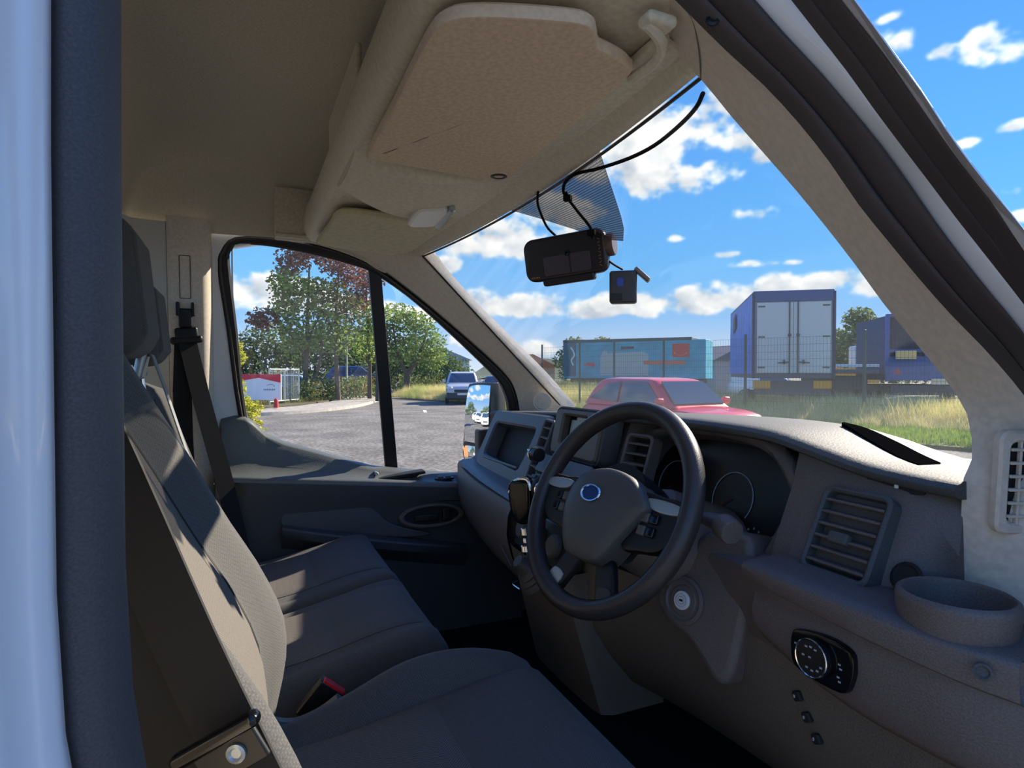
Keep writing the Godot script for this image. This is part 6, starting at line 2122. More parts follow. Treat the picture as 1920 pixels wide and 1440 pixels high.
	tree("yellow_bush", "bright yellow green leafy bush just outside the passenger window", "bush", Vector3(-11.9, 0.0, 0.05), [[[0, 0, 0, 0.03], [0, 1.0, 0.05, 0.02], [0, 2.0, 0.1, 0.01]], [[0, 0.2, 0, 0.02], [0, 1.0, -0.25, 0.012]]], [[Vector3(0, 0.75, -0.10), 0.30, y1, y2, 240], [Vector3(0, 1.05, 0.05), 0.34, y1, y2, 260], [Vector3(0, 0.95, -0.22), 0.22, y1, y2, 150], [Vector3(0, 1.35, 0.12), 0.26, y1, y2, 170], [Vector3(0, 1.85, 0.15), 0.22, y1, y2, 120], [Vector3(0, 2.15, 0.10), 0.20, y1, y2, 120], [Vector3(0, 1.95, -0.02), 0.14, y1, y2, 70], [Vector3(0, 0.55, -0.2), 0.3, y1, y2, 160]], 0.085, 401)
	# sign board
	var s := thing("road_sign", "white roadside sign board with a sloping red top and small grey lettering", "sign", Vector3(-27.9, 0.15, -0.75))
	var sx := frame(Vector3(-27.88, 1.03, -0.77), Vector3(0.402, 0, -0.916), Vector3.UP)
	var b := MB.new()
	b.slab([Vector2(-0.86, -0.56), Vector2(0.84, -0.56), Vector2(0.84, 0.58), Vector2(-0.86, 0.58)], 0.06, 0.01, sx)
	part("board", b.done(), mat(rgb8(222, 230, 236), 0.5), s)
	b = MB.new()
	b.slab([Vector2(-0.86, 0.30), Vector2(-0.15, 0.42), Vector2(0.84, 0.20), Vector2(0.84, 0.58), Vector2(-0.86, 0.58)], 0.02, 0.004, Transform3D(sx.basis, sx * Vector3(0, 0, 0.02)))
	part("red_top", b.done(), mat(rgb8(206, 36, 62), 0.5), s, "red top band")
	b = MB.new()
	var arc := []
	for i in 9:
		var a := deg_to_rad(170.0 - 200.0 * i / 8.0)
		arc.append(sx * Vector3(0.38 + cos(a) * 0.16, 0.06 + sin(a) * 0.07, 0.004))
	b.tube(arc, 0.012, 5)
	part("grey_swoosh", b.done(), mat(rgb8(120, 130, 140), 0.5), s)
	for i in 7:
		b = MB.new()
		b.rbox(sx * Vector3(0.10 + i * 0.075, -0.10, 0.003), Vector3(0.045, 0.055 + 0.02 * (i % 2), 0.004), 0.0, sx.basis)
		part("grey_letter", b.done(), mat(rgb8(96, 116, 136), 0.5), s)
	for q in [-0.6, 0.6]:
		b = MB.new()
		b.rbox(sx * Vector3(q, -0.72, -0.05), Vector3(0.06, 0.36, 0.06), 0.0, sx.basis)
		part("post", b.done(), M.silver, s)
	b = MB.new()
	b.lathe([[0.0, 0.0], [0.12, 0.0], [0.11, 0.05], [0.09, 0.35], [0.04, 0.40], [0.0, 0.41]], 14, Transform3D(Basis(), Vector3(-27.3, 0.15, -1.32)))
	single("red_bollard", b.done(), mat(rgb8(176, 44, 44), 0.6), "small red bollard in the grass under the sign", "bollard")
	# lamp posts
	for q in [[-37.6, -5.9, 6.6, 0.055, rgb8(186, 192, 190), "slender pale grey lamp post beside the pavement"], [-31.7, 0.43, 9.0, 0.06, rgb8(96, 110, 116), "tall grey pole at the rear edge of the passenger window"], [-33.0, -6.85, 6.5, 0.09, rgb8(60, 62, 66), "dark telegraph pole behind the window divider"]]:
		var lp := thing("lamp_post", q[5], "lamp post", Vector3(q[0], 0.1, q[1]))
		b = MB.new()
		b.tube([Vector3(q[0], 0.1, q[1]), Vector3(q[0], 1.2, q[1]), Vector3(q[0], q[2], q[1])], [q[3] * 1.3, q[3], q[3] * 0.7], 10)
		part("pole", b.done(), mat(q[4], 0.5), lp)
		b = MB.new()
		b.rbox(Vector3(q[0] + 0.25, q[2], q[1]), Vector3(0.6, 0.10, 0.22), 0.03)
		part("lamp_head", b.done(), mat(q[4], 0.5), lp)
	# wire gate
	var gate := thing("wire_gate", "grey tube framed wire gate behind the sign", "gate", Vector3(-31.0, 0.15, -1.9))
	var ga := Vector3(-29.9, 0.15, -1.15)
	var gb := Vector3(-32.5, 0.15, -2.67)
	for i in 3:
		b = MB.new()
		var p := ga.lerp(gb, i / 2.0)
		b.tube([p, p + Vector3(0, 1.75, 0)], 0.045, 8)
		part("gate_post", b.done(), M.silver, gate)
	for y in [0.15, 1.70]:
		b = MB.new()
		b.tube([ga + Vector3(0, y, 0), gb + Vector3(0, y, 0)], 0.03, 8)
		part("gate_rail", b.done(), M.silver, gate)
	for i in 24:
		b = MB.new()
		var p := ga.lerp(gb, (i + 0.5) / 24.0)
		b.tube([p + Vector3(0, 0.15, 0), p + Vector3(0, 1.70, 0)], 0.012, 5)
		part("gate_bar", b.done(), M.silver, gate)
	# houses and a hill a long way off
	var ho := thing("house", "distant white house with a grey pitched roof beyond the hedge", "house", Vector3(-71.5, 0.0, -21.5))
	b = MB.new()
	b.rbox(Vector3(-71.5, 1.6, -21.5), Vector3(6.0, 3.2, 7.0), 0.0)
	part("walls", b.done(), mat(rgb8(214, 216, 214), 0.8), ho)
	b = MB.new()
	b.slab([Vector2(-3.9, 0), Vector2(3.9, 0), Vector2(0, 1.5)], 6.4, 0.02, frame(Vector3(-68.3, 3.2, -21.5), Vector3(0, 0, -1), Vector3.UP))
	part("roof", b.done(), mat(rgb8(150, 164, 186), 0.8), ho)
	for q in [-2.0, 0.2, 2.2]:
		b = MB.new()
		b.rbox(Vector3(-68.48, 1.9, -21.5 + q), Vector3(0.06, 1.0, 0.9), 0.0)
		part("window", b.done(), M.gloss_black, ho)
	var ho2 := thing("house", "distant brick bungalow with an orange tiled roof at the road bend", "house", Vector3(-66.0, 0.0, -31.0))
	b = MB.new()
	b.rbox(Vector3(-66.0, 1.2, -31.0), Vector3(5.0, 2.4, 6.0), 0.0)
	part("walls", b.done(), mat(rgb8(186, 150, 122), 0.9), ho2)
	b = MB.new()
	b.slab([Vector2(-3.4, 0), Vector2(3.4, 0), Vector2(0, 1.5)], 5.4, 0.02, frame(Vector3(-63.3, 2.4, -31.0), Vector3(0, 0, -1), Vector3.UP))
	part("roof", b.done(), mat(rgb8(176, 104, 72), 0.9), ho2)
	b = MB.new()
	var rows := []
	for i in 25:
		var row := []
		var x := -150.0 - 6.0 * sin(i * 0.7)
		var z := lerpf(-20.0, -110.0, i / 24.0)
		for j in 7:
			var t := j / 6.0
			row.append(Vector3(x - t * 70.0, 7.5 * sin(PI * 0.5 * t) * (0.55 + 0.45 * sin(i * 0.33 + 0.6)) + 0.5 * sin(i * 1.9 + j), z))
		rows.append(row)
	b.grid(rows)
	setting("hill", b.done(60.0, false), surf(rgb8(76, 92, 70), 1.0, M.patch, 0.05), "low dark green hill on the horizon", "hill")

	# traffic and parked cars
	car("parked_car", "silver grey four wheel drive car with dark bumper coming along the road", "car", Vector3(-31.4, 0.0, -11.3), atan2(-0.33, 0.945), {"l": 4.6, "w": 1.85, "h": 1.74, "belt": 1.12, "nose": 1.02, "hood": 1.15, "tail": 0.35, "paint": rgb8(196, 198, 200), "lower": rgb8(58, 56, 62), "plate": true, "rails": true})
	car("parked_car", "small dark car far down the road behind the door mirror", "car", Vector3(-42.0, 0.0, -17.6), atan2(-0.40, 0.92), {"l": 4.2, "w": 1.75, "h": 1.46, "belt": 0.95, "nose": 0.80, "hood": 1.1, "tail": 0.5, "paint": rgb8(44, 52, 66)})
	car("parked_car", "pale blue parked car half hidden behind the wire gate", "car", Vector3(-38.6, 0.1, -3.0), 1.3, {"l": 4.3, "w": 1.75, "h": 1.46, "belt": 0.95, "nose": 0.80, "hood": 1.1, "tail": 0.5, "paint": rgb8(186, 214, 226)})
	car("parked_car", "dark blue parked car behind the shrubs and lamp post", "car", Vector3(-45.8, 0.7, -7.8), 1.4, {"l": 4.3, "w": 1.75, "h": 1.5, "belt": 0.95, "nose": 0.80, "hood": 1.1, "tail": 0.5, "paint": rgb8(52, 70, 120)})
	# what the door mirror looks back on: a row of white vans, trees, a brown timber gate post
	k = 0
	for q in [[-4.6, 20.0], [-7.4, 25.0], [-9.8, 30.5], [-12.0, 36.5]]:
		car("white_van", ["white van with a black grille parked behind, first of the mirrored row", "white van second in the row behind", "white van third in the row behind", "white van at the far end of the row behind"][k], "van", Vector3(q[0], 0.0, q[1]), atan2(1.0, 0.10), {"l": 4.8, "w": 1.9, "h": 1.95, "belt": 1.15, "nose": 0.98, "hood": 0.9, "tail": 0.05, "paint": rgb8(236, 238, 240), "plate": true}, "parked white vans reflected in the door mirror")
		k += 1
	k = 0
	for q in [[-4.0, 52.0, 6.0, "dark tree seen in the mirror over the nearest van"], [-11.0, 58.0, 5.0, "dark tree in the mirror between the vans"], [-21.0, 56.0, 6.5, "dark tree in the mirror beside the timber gable"], [2.0, 60.0, 6.0, "dark tree in the mirror behind the van roof"]]:
		tree("far_tree", q[3], "tree", Vector3(q[0], 0.0, q[1]), [[[0, 0, 0, 0.2], [0, 2.5, 0, 0.1]]], [[Vector3(0, q[2] * 0.7, 0), 2.4, d1, d2, 420], [Vector3(2.0, q[2] * 0.4, 0), 2.2, d1, d2, 380], [Vector3(-2.0, q[2] * 0.4, 0), 2.2, d1, d2, 380]], 0.55, 500 + k, "trees behind the van")
		k += 1
	var wall := thing("timber_building", "narrow brown timber clad building end seen only in the door mirror", "building", Vector3(-9.6, 0.0, 14.5))
	for i in 9:
		b = MB.new()
		b.rbox(Vector3(-9.6 + i * 0.27 - 1.2, 2.0, 14.5 + i * 0.0), Vector3(0.25, 4.0, 0.12), 0.01)
		part("plank", b.done(), surf([rgb8(196, 138, 88), rgb8(178, 120, 74), rgb8(206, 150, 100)][i % 3], 0.8, M.speck, 0.8), wall)

# ---------------------------------------------------------------- cars
func car(called: String, label: String, category: String, at: Vector3, turn: float, o: Dictionary, group := "") -> Node3D:
	# local: +x forward, y up; built round the origin
	var t := thing(called, label, category, at, group)
	t.rotation.y = turn
	var L: float = o.l
	var W: float = o.w
	var H: float = o.h
	var paint := mat(o.paint, 0.3)
	paint.clearcoat_enabled = true
	paint.clearcoat = 0.8
	paint.clearcoat_roughness = 0.05
	var low: Material = mat(o.lower, 0.55) if o.has("lower") else paint
	var belt: float = o.belt
	var nose: float = o.nose
	var hood: float = o.hood
	var tail: float = o.tail
	var front := L / 2
	var ws_foot := front - hood
	var add := func(called2: String, b: MB, m: Material, parent: Node3D = null, ang := 40.0) -> MeshInstance3D:
		var p := MeshInstance3D.new()
		p.mesh = b.done(ang)
		p.material_override = m
		p.name = called2
		(parent if parent else t).add_child(p, true)
		return p
	# lower body
	var b := MB.new()
	var rings := []
	for e in [[-L / 2, 0.80, 0.42, belt * 0.80], [-L / 2 + 0.06, 0.92, 0.30, belt * 0.94], [-L / 2 + 0.30, 1.0, 0.26, belt], [-L * 0.15, 1.0, 0.25, belt + 0.01], [ws_foot - 0.15, 1.0, 0.25, belt], [ws_foot + 0.10, 0.99, 0.25, belt - 0.02], [front - hood * 0.45, 0.97, 0.26, lerpf(belt, nose, 0.55)], [front - 0.25, 0.93, 0.28, nose], [front - 0.06, 0.86, 0.30, nose - 0.10], [front, 0.70, 0.36, nose - 0.24]]:
		var w: float = W / 2 * e[1]
		var ring := []
		for q in [[-0.86, 0.0], [-0.98, 0.12], [-1.0, 0.5], [-0.97, 0.80], [-0.90, 0.95], [-0.70, 1.0], [0.0, 1.02], [0.70, 1.0], [0.90, 0.95], [0.97, 0.80], [1.0, 0.5], [0.98, 0.12], [0.86, 0.0]]:
			ring.append(Vector3(e[0], lerpf(e[2], e[3], q[1]), q[0] * w))
		rings.append(ring)
	b.loft(rings)
	add.call("body", b, paint, null, 45.0)
	if o.has("lower"):
		for s in [-1, 1]:
			b = MB.new()
			b.rbox(Vector3(s * (L / 2 - 0.16), 0.46, 0), Vector3(0.40, 0.36, W * 0.92), 0.08)
			add.call("bumper", b, low)
	# cabin
	b = MB.new()
	rings = []
	var roof_f := ws_foot - (H - belt) * 1.15
	var roof_b := -L / 2 + tail + 0.10
	for e in [[0.0, ws_foot + 0.05, -L / 2 + 0.12, 0.94], [0.25, lerpf(ws_foot, roof_f, 0.27), lerpf(-L / 2 + 0.12, roof_b, 0.2), 0.905], [0.6, lerpf(ws_foot, roof_f, 0.60), lerpf(-L / 2 + 0.12, roof_b, 0.5), 0.845], [0.86, lerpf(ws_foot, roof_f, 0.88), lerpf(-L / 2 + 0.12, roof_b, 0.8), 0.78], [0.95, roof_f - 0.08, roof_b + 0.04, 0.72], [1.0, roof_f - 0.45, roof_b + 0.25, 0.52]]:
		var y := lerpf(belt - 0.03, H, e[0])
		var w: float = W / 2 * e[3]
		var r2 := 0.16
		var ring := []
		for k in 4:
			var sx: float = [1, 0, 0, 1][k]
			var sz: float = [1, 1, -1, -1][k]
			for i in 5:
				var a := PI / 2 * (k + i / 4.0)
				ring.append(Vector3((e[1] - r2 if sx > 0 else e[2] + r2) + cos(a) * r2, y, sz * (w - r2) + sin(a) * r2))
		rings.append(ring)
	b.loft(rings)
	add.call("cabin", b, paint, null, 50.0)
	# glass, set a little proud of the cabin
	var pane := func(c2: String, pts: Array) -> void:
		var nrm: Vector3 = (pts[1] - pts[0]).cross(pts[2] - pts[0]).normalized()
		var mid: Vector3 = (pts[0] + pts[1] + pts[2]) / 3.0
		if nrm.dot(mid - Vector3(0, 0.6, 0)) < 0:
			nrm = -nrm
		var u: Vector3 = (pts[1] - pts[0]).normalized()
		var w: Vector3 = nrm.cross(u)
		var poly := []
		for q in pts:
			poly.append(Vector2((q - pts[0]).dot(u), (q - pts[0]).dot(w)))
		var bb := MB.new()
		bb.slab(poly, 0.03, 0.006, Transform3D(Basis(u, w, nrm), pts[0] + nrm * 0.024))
		add.call(c2, bb, M.sky_tinted_glass, null, 30.0)
	if not M.has("sky_tinted_glass"):
		M.sky_tinted_glass = mat(rgb8(62, 84, 108), 0.03, 0.35)  # blue base colour paints in the sky reflected by the panes
	var y0 := lerpf(belt, H, 0.07)
	var y1 := lerpf(belt, H, 0.84)
	var f0 := lerpf(ws_foot, roof_f, 0.10) + 0.02
	var f1 := lerpf(ws_foot, roof_f, 0.86) + 0.02
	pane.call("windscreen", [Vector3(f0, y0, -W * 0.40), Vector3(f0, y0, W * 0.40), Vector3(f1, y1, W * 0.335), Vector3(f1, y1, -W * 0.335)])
	for s in [-1, 1]:
		var z0: float = s * W / 2 * 0.932
		var z1: float = s * W / 2 * 0.80
		var xa := ws_foot - 0.28
		var xb := roof_f - 0.16
		var xm := lerpf(xa, -L / 2, 0.48)
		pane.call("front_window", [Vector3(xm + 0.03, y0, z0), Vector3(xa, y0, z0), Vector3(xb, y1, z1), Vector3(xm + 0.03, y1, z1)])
		if tail > 0.1:
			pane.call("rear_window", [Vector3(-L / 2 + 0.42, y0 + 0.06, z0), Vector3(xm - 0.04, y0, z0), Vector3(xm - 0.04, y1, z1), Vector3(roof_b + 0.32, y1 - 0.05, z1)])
		b = MB.new()
		b.rbox(Vector3(ws_foot - 0.22, belt + 0.10, s * (W / 2 + 0.07)), Vector3(0.12, 0.15, 0.20), 0.05)
		add.call("wing_mirror", b, paint)
		b = MB.new()
		b.rbox(Vector3(front - 0.12, nose - 0.15, s * W * 0.36), Vector3(0.26, 0.16, 0.36), 0.06, Basis(Vector3.UP, s * -0.45))
		add.call("headlight", b, M.lens)
		for f in [-1, 1]:
			b = MB.new()
			b.lathe([[0.0, -0.10], [0.26, -0.10], [0.32, -0.08], [0.32, 0.08], [0.26, 0.10], [0.20, 0.09], [0.18, 0.07], [0.0, 0.07]], 20, Transform3D(Basis(Vector3.RIGHT, PI / 2), Vector3(f * L * 0.31, 0.32, s * (W / 2 - 0.10))))
			add.call("wheel", b, M.black)
		if o.has("rails"):
			b = MB.new()
			b.tube([Vector3(roof_f - 0.3, H + 0.02, s * W * 0.36), Vector3(0.0, H + 0.06, s * W * 0.36), Vector3(roof_b + 0.3, H + 0.02, s * W * 0.36)], 0.025, 6)
			add.call("roof_rail", b, M.silver)
	b = MB.new()
	b.rbox(Vector3(front - 0.03, nose - 0.30, 0), Vector3(0.10, 0.16, W * 0.46), 0.03)
	add.call("grille", b, M.black)
	if o.has("plate"):
		b = MB.new()
		b.rbox(Vector3(front + 0.05, nose - 0.46, 0), Vector3(0.03, 0.11, 0.52), 0.005)
		add.call("number_plate", b, M.white)
	return t

# ---------------------------------------------------------------- the lorry yard
func build_yard() -> void:
	car("red_hatchback", "bright red hatchback parked in front of the van's windscreen", "car", Vector3(-9.6, 0.0, -8.45), atan2(0.11, 0.994), {"l": 4.1, "w": 1.78, "h": 1.56, "belt": 0.98, "nose": 0.86, "hood": 1.05, "tail": 0.55, "paint": rgb8(224, 22, 52)})
	# white and blue curtain sided trailer, back doors towards the road
	var o := Vector3(-14.87, 0.0, -16.23)
	var ax := Vector3(-0.79, 0, -0.62).normalized()          # along the trailer
	var rx := Vector3(0.62, 0, -0.79).normalized()           # across its back
	var t := thing("lorry_trailer", "tall curtain sided lorry trailer with white rear doors and blue sides", "trailer", o + rx * 1.3)
	var W := 2.55
	var Ln := 8.2
	var bs := Basis(rx, Vector3.UP, -ax)
	var at := func(x: float, y: float, z: float) -> Vector3: return o + rx * x + Vector3(0, y, 0) - ax * z      # z out of the back
	var blue := mat(rgb8(70, 92, 140), 0.5)
	var curtain := surf(rgb8(48, 132, 246), 0.5, M.patch, 0.25)
	var b := MB.new()
	b.rbox(at.call(W / 2, 3.02, -Ln / 2), Vector3(W - 0.06, 2.75, Ln - 0.06), 0.0, bs)
	part("load_body", b.done(), mat(rgb8(190, 196, 200), 0.6), t)
	b = MB.new()
	b.rbox(at.call(W / 2, 4.44, -Ln / 2), Vector3(W + 0.02, 0.10, Ln + 0.02), 0.03, bs)
	part("roof", b.done(), blue, t)
	b = MB.new()
	b.rbox(at.call(W / 2, 4.27, 0.01), Vector3(W, 0.30, 0.06), 0.01, bs)
	part("rear_header", b.done(), blue, t)
	for s in [0.0, 1.0]:
		b = MB.new()
		b.rbox(at.call(s * W, 2.95, 0.0), Vector3(0.09, 2.95, 0.09), 0.01, bs)
		part("corner_post", b.done(), mat(rgb8(44, 56, 84), 0.5), t)
		b = MB.new()
		var rows := []
		for i in 30:
			var z := -0.08 - (Ln - 0.12) * i / 29.0
			var wob := 0.025 * sin(i * 2.1) * (1 if s > 0.5 else -1)
			var x: float = s * W + (0.03 if s > 0.5 else -0.03)
			rows.append([at.call(x + wob * 0.3, 4.38, z), at.call(x + wob, 3.4, z), at.call(x + wob * 1.4, 2.4, z), at.call(x + wob, 1.62, z)])
		b.grid(rows)
		part("side_curtain", b.done(60.0, false), curtain, t, "bright blue side curtain")
	b = MB.new()
	b.slab([Vector2(-0.5, -0.35), Vector2(0.5, -0.15), Vector2(0.4, 0.45), Vector2(-0.4, 0.30)], 0.02, 0.0, frame(at.call(-0.09, 3.75, -5.6), ax * -1.0, Vector3.UP))
	part("dark_emblem", b.done(), mat(rgb8(50, 40, 50), 0.6), t)
	for k in 2:
		b = MB.new()
		b.rbox(at.call(W * (0.27 + 0.46 * k), 2.87, 0.03), Vector3(W * 0.455, 2.42, 0.05), 0.012, bs)
		var d := part("rear_door", b.done(), mat(rgb8(214, 220, 214), 0.5), t, "white rear door")
		for y in [1.85, 2.9, 3.95]:
			b = MB.new()
			b.rbox(at.call(W * (0.10 if k == 0 else 0.90), y, 0.062), Vector3(0.22, 0.05, 0.02), 0.006, bs)
			part("hinge", b.done(), mat(rgb8(90, 96, 96), 0.4), d)
		b = MB.new()
		var bxp := W * (0.45 if k == 0 else 0.555)
		b.tube([at.call(bxp, 1.64, 0.08), at.call(bxp, 4.14, 0.08)], 0.022, 8)
		part("lock_rod", b.done(), mat(rgb8(70, 78, 82), 0.4), d)
		b = MB.new()
		b.tube([at.call(bxp, 2.03, 0.10), at.call(bxp + (0.36 if k else -0.36), 2.01, 0.10)], 0.02, 6)
		b.rbox(at.call(bxp + (0.17 if k else -0.17), 2.04, 0.10), Vector3(0.06, 0.14, 0.05), 0.01, bs)
		part("lock_handle", b.done(), mat(rgb8(60, 66, 70), 0.4), d)
		b = MB.new()
		b.rbox(at.call(bxp, 2.95, 0.085), Vector3(0.10, 0.09, 0.05), 0.01, bs)
		part("rod_guide", b.done(), mat(rgb8(60, 66, 70), 0.4), d)
	b = MB.new()
	b.rbox(at.call(W / 2, 1.56, -Ln / 2), Vector3(W, 0.16, Ln), 0.02, bs)
	part("bed_frame", b.done(), mat(rgb8(84, 96, 116), 0.6), t)
	b = MB.new()
	b.rbox(at.call(W / 2, 1.15, -0.20), Vector3(W * 0.96, 0.50, 0.10), 0.02, bs)
	part("rear_beam", b.done(), mat(rgb8(74, 80, 90), 0.6), t)
	for k in 2:
		b = MB.new()
		b.rbox(at.call(W * (0.115 + 0.76 * k), 1.26, -0.13), Vector3(0.56, 0.28, 0.03), 0.0, bs)
		part("amber_plate", b.done(), mat(rgb8(236, 168, 40), 0.6), t, "amber warning plate")
	for z in [-1.6, -2.9]:
		for s in [0.12, W - 0.12]:
			b = MB.new()
			b.lathe([[0.0, -0.14], [0.38, -0.14], [0.46, -0.11], [0.46, 0.11], [0.38, 0.14], [0.24, 0.12], [0.0, 0.10]], 20, Transform3D(Basis(bs.y, bs.x, -bs.z), at.call(s, 0.58, z)))
			part("wheel", b.done(), M.black, t)
	# second trailer: blue container back with a long vehicle board
	var o2 := Vector3(-13.3, 0.0, -20.9)
	var at2 := func(x: float, y: float, z: float) -> Vector3: return o2 + rx * x + Vector3(0, y, 0) - ax * z
	var t2 := thing("blue_trailer", "dark blue skeletal lorry trailer carrying a LONG VEHICLE board", "trailer", o2 + rx * 1.3)
	var navy := mat(rgb8(66, 92, 150), 0.55)
	b = MB.new()
	b.rbox(at2.call(1.27, 2.55, -2.0), Vector3(2.5, 2.3, 3.6), 0.0, bs)
	part("box_body", b.done(), mat(rgb8(52, 48, 66), 0.7), t2)
	for q in [[0.06, 2.55, 0.12, 2.4], [1.27, 2.55, 0.10, 2.4], [2.48, 2.55, 0.12, 2.4]]:
		b = MB.new()
		b.rbox(at2.call(q[0], q[1], -0.16), Vector3(q[2], q[3], 0.12), 0.01, bs)
		part("upright", b.done(), navy, t2)
	for y in [1.45, 2.45, 3.70]:
		b = MB.new()
		b.rbox(at2.call(1.27, y, -0.17), Vector3(2.5, 0.12, 0.10), 0.01, bs)
		part("cross_rail", b.done(), navy, t2)
	b = MB.new()
	b.rbox(at2.call(1.27, 1.85, -0.15), Vector3(2.4, 0.80, 0.05), 0.01, bs)
	part("tail_panel", b.done(), navy, t2)
	b = MB.new()
	b.rbox(at2.call(0.62, 2.30, -0.06), Vector3(0.66, 0.30, 0.03), 0.0, bs)
	var bd := part("long_vehicle_board", b.done(), mat(rgb8(232, 206, 140), 0.6), t2)
	for q in [["LONG", 0.055], ["VEHICLE", -0.075]]:
		var tm := TextMesh.new()
		tm.text = q[0]
		tm.font_size = 30
		tm.pixel_size = 0.0042
		tm.depth = 0.006
		var tx := part("lettering", tm, mat(rgb8(120, 80, 60), 0.6), bd)
		tx.transform = Transform3D(bs, at2.call(0.62, 2.30 + q[1], -0.043) - t2.position)
	b = MB.new()
	b.slab([Vector2(-0.14, -0.10), Vector2(0.14, -0.10), Vector2(0.0, 0.14)], 0.01, 0.0, Transform3D(bs, at2.call(0.38, 1.72, -0.115)))
	part("red_triangle", b.done(), mat(rgb8(196, 70, 90), 0.5), t2, "red triangle reflector")
	b = MB.new()
	b.rbox(at2.call(1.72, 1.36, -0.06), Vector3(0.62, 0.20, 0.03), 0.0, bs)
	part("pale_plate", b.done(), mat(rgb8(214, 204, 176), 0.6), t2)
	b = MB.new()
	b.rbox(at2.call(1.27, 1.05, -2.0), Vector3(2.2, 0.35, 3.8), 0.02, bs)
	part("chassis", b.done(), mat(rgb8(60, 66, 76), 0.7), t2)
	for s in [0.15, 2.4]:
		b = MB.new()
		b.lathe([[0.0, -0.14], [0.38, -0.14], [0.46, -0.11], [0.46, 0.11], [0.38, 0.14], [0.0, 0.12]], 20, Transform3D(Basis(bs.y, bs.x, -bs.z), at2.call(s, 0.58, -1.4)))
		part("wheel", b.done(), M.black, t2)
	# flat trailer between the two
	var t3 := thing("flat_trailer", "low flat bed trailer with pale side rail between the two lorry trailers", "trailer", Vector3(-16.6, 0.0, -22.2))
	var at3 := func(x: float, y: float, z: float) -> Vector3: return o + rx * (3.6 + x) + Vector3(0, y, 0) - ax * z
	b = MB.new()
	b.rbox(at3.call(0.0, 1.72, -5.0), Vector3(1.7, 0.14, 6.5), 0.02, bs)
	part("deck", b.done(), mat(rgb8(90, 92, 96), 0.7), t3)
	b = MB.new()
	b.rbox(at3.call(0.0, 1.93, -1.8), Vector3(1.7, 0.10, 0.06), 0.01, bs)
	part("end_rail", b.done(), M.white, t3)
	b = MB.new()
	b.rbox(at3.call(0.0, 1.30, -5.0), Vector3(1.1, 0.5, 6.0), 0.04, bs)
	part("chassis", b.done(), mat(rgb8(58, 62, 66), 0.8), t3)
	for z in [-2.6, -3.7]:
		for s in [-0.62, 0.62]:
			b = MB.new()
			b.lathe([[0.0, -0.14], [0.40, -0.14], [0.46, -0.10], [0.46, 0.10], [0.40, 0.14], [0.0, 0.12]], 18, Transform3D(Basis(bs.y, bs.x, -bs.z), at3.call(s, 0.58, z)))
			part("wheel", b.done(), M.black, t3)
	# digger far back in the yard
	var dg := thing("digger", "small yellow digger with a white cab working behind the flat trailer", "digger", Vector3(-21.6, 0.0, -30.0))
	b = MB.new()
	b.rbox(Vector3(-21.6, 1.5, -30.0), Vector3(2.2, 0.9, 1.5), 0.12)
	part("body", b.done(), mat(rgb8(222, 160, 50), 0.5), dg)
	b = MB.new()
	b.rbox(Vector3(-21.3, 2.5, -30.4), Vector3(1.0, 1.2, 0.9), 0.10)
	part("cab", b.done(), mat(rgb8(206, 222, 226), 0.3), dg)
	b = MB.new()
	b.rbox(Vector3(-20.78, 2.6, -30.4), Vector3(0.06, 0.8, 0.7), 0.02)
	part("cab_window", b.done(), M.gloss_black, dg)
	b = MB.new()
	b.tube([Vector3(-22.2, 1.8, -29.6), Vector3(-22.6, 2.9, -28.6), Vector3(-22.4, 1.4, -27.4)], 0.14, 8)
	part("arm", b.done(), mat(rgb8(222, 160, 50), 0.5), dg)
	for s in [-1, 1]:
		b = MB.new()
		b.rbox(Vector3(-21.6, 0.5, -30.0 + s * 0.8), Vector3(2.6, 0.8, 0.45), 0.2)
		part("track", b.done(), M.black, dg)
	# teal advertising trailer
	var a := Vector3(-36.65, 0.0, -20.6)
	var c := Vector3(-29.1, 0.0, -26.6)
	var ux := (c - a).normalized()
	var nx := Vector3.UP.cross(ux) * -1.0
	if nx.x < 0:
		nx = -nx
	var tb := Basis(ux, Vector3.UP, ux.cross(Vector3.UP))
	var span := (c - a).length()
	var te := thing("teal_trailer", "long teal box trailer printed with red square, orange band and white swirl", "trailer", (a + c) / 2)
	var tp := func(x: float, y: float, z: float) -> Vector3: return a + tb * Vector3(x, y, z)
	b = MB.new()
	b.rbox(tp.call(span / 2, 2.55, -1.25), Vector3(span, 2.50, 2.5), 0.03, tb)
	part("box_body", b.done(), surf(rgb8(40, 176, 206), 0.5, M.patch, 0.15), te)
	b = MB.new()
	b.rbox(tp.call(span / 2 - 0.45, 3.86, -1.25), Vector3(span - 0.8, 0.20, 2.55), 0.02, tb)
	part("roof_edge", b.done(), mat(rgb8(40, 74, 84), 0.6), te)
	b = MB.new()
	b.rbox(tp.call(0.45, 2.6, 0.012), Vector3(0.95, 2.3, 0.02), 0.0, tb)
	part("dark_panel", b.done(), mat(rgb8(34, 96, 122), 0.5), te)
	b = MB.new()
	b.slab(rrect(1.05, 0.86, 0.05, 3), 0.02, 0.0, Transform3D(tb, tp.call(span - 1.55, 3.12, 0.02)))
	var sq := part("red_square", b.done(), mat(rgb8(206, 58, 52), 0.5), te, "red printed square")
	b = MB.new()
	var arc := []
	for i in 9:
		var g := deg_to_rad(200.0 + 140.0 * i / 8.0)
		arc.append(tp.call(span - 1.55 + cos(g) * 0.46, 3.10 + sin(g) * 0.30, 0.03))
	b.tube(arc, 0.045, 5)
	part("orange_curve", b.done(), mat(rgb8(240, 120, 70), 0.5), sq)
	b = MB.new()
	b.rbox(tp.call(span - 2.6, 2.35, 0.015), Vector3(2.7, 0.26, 0.02), 0.0, tb)
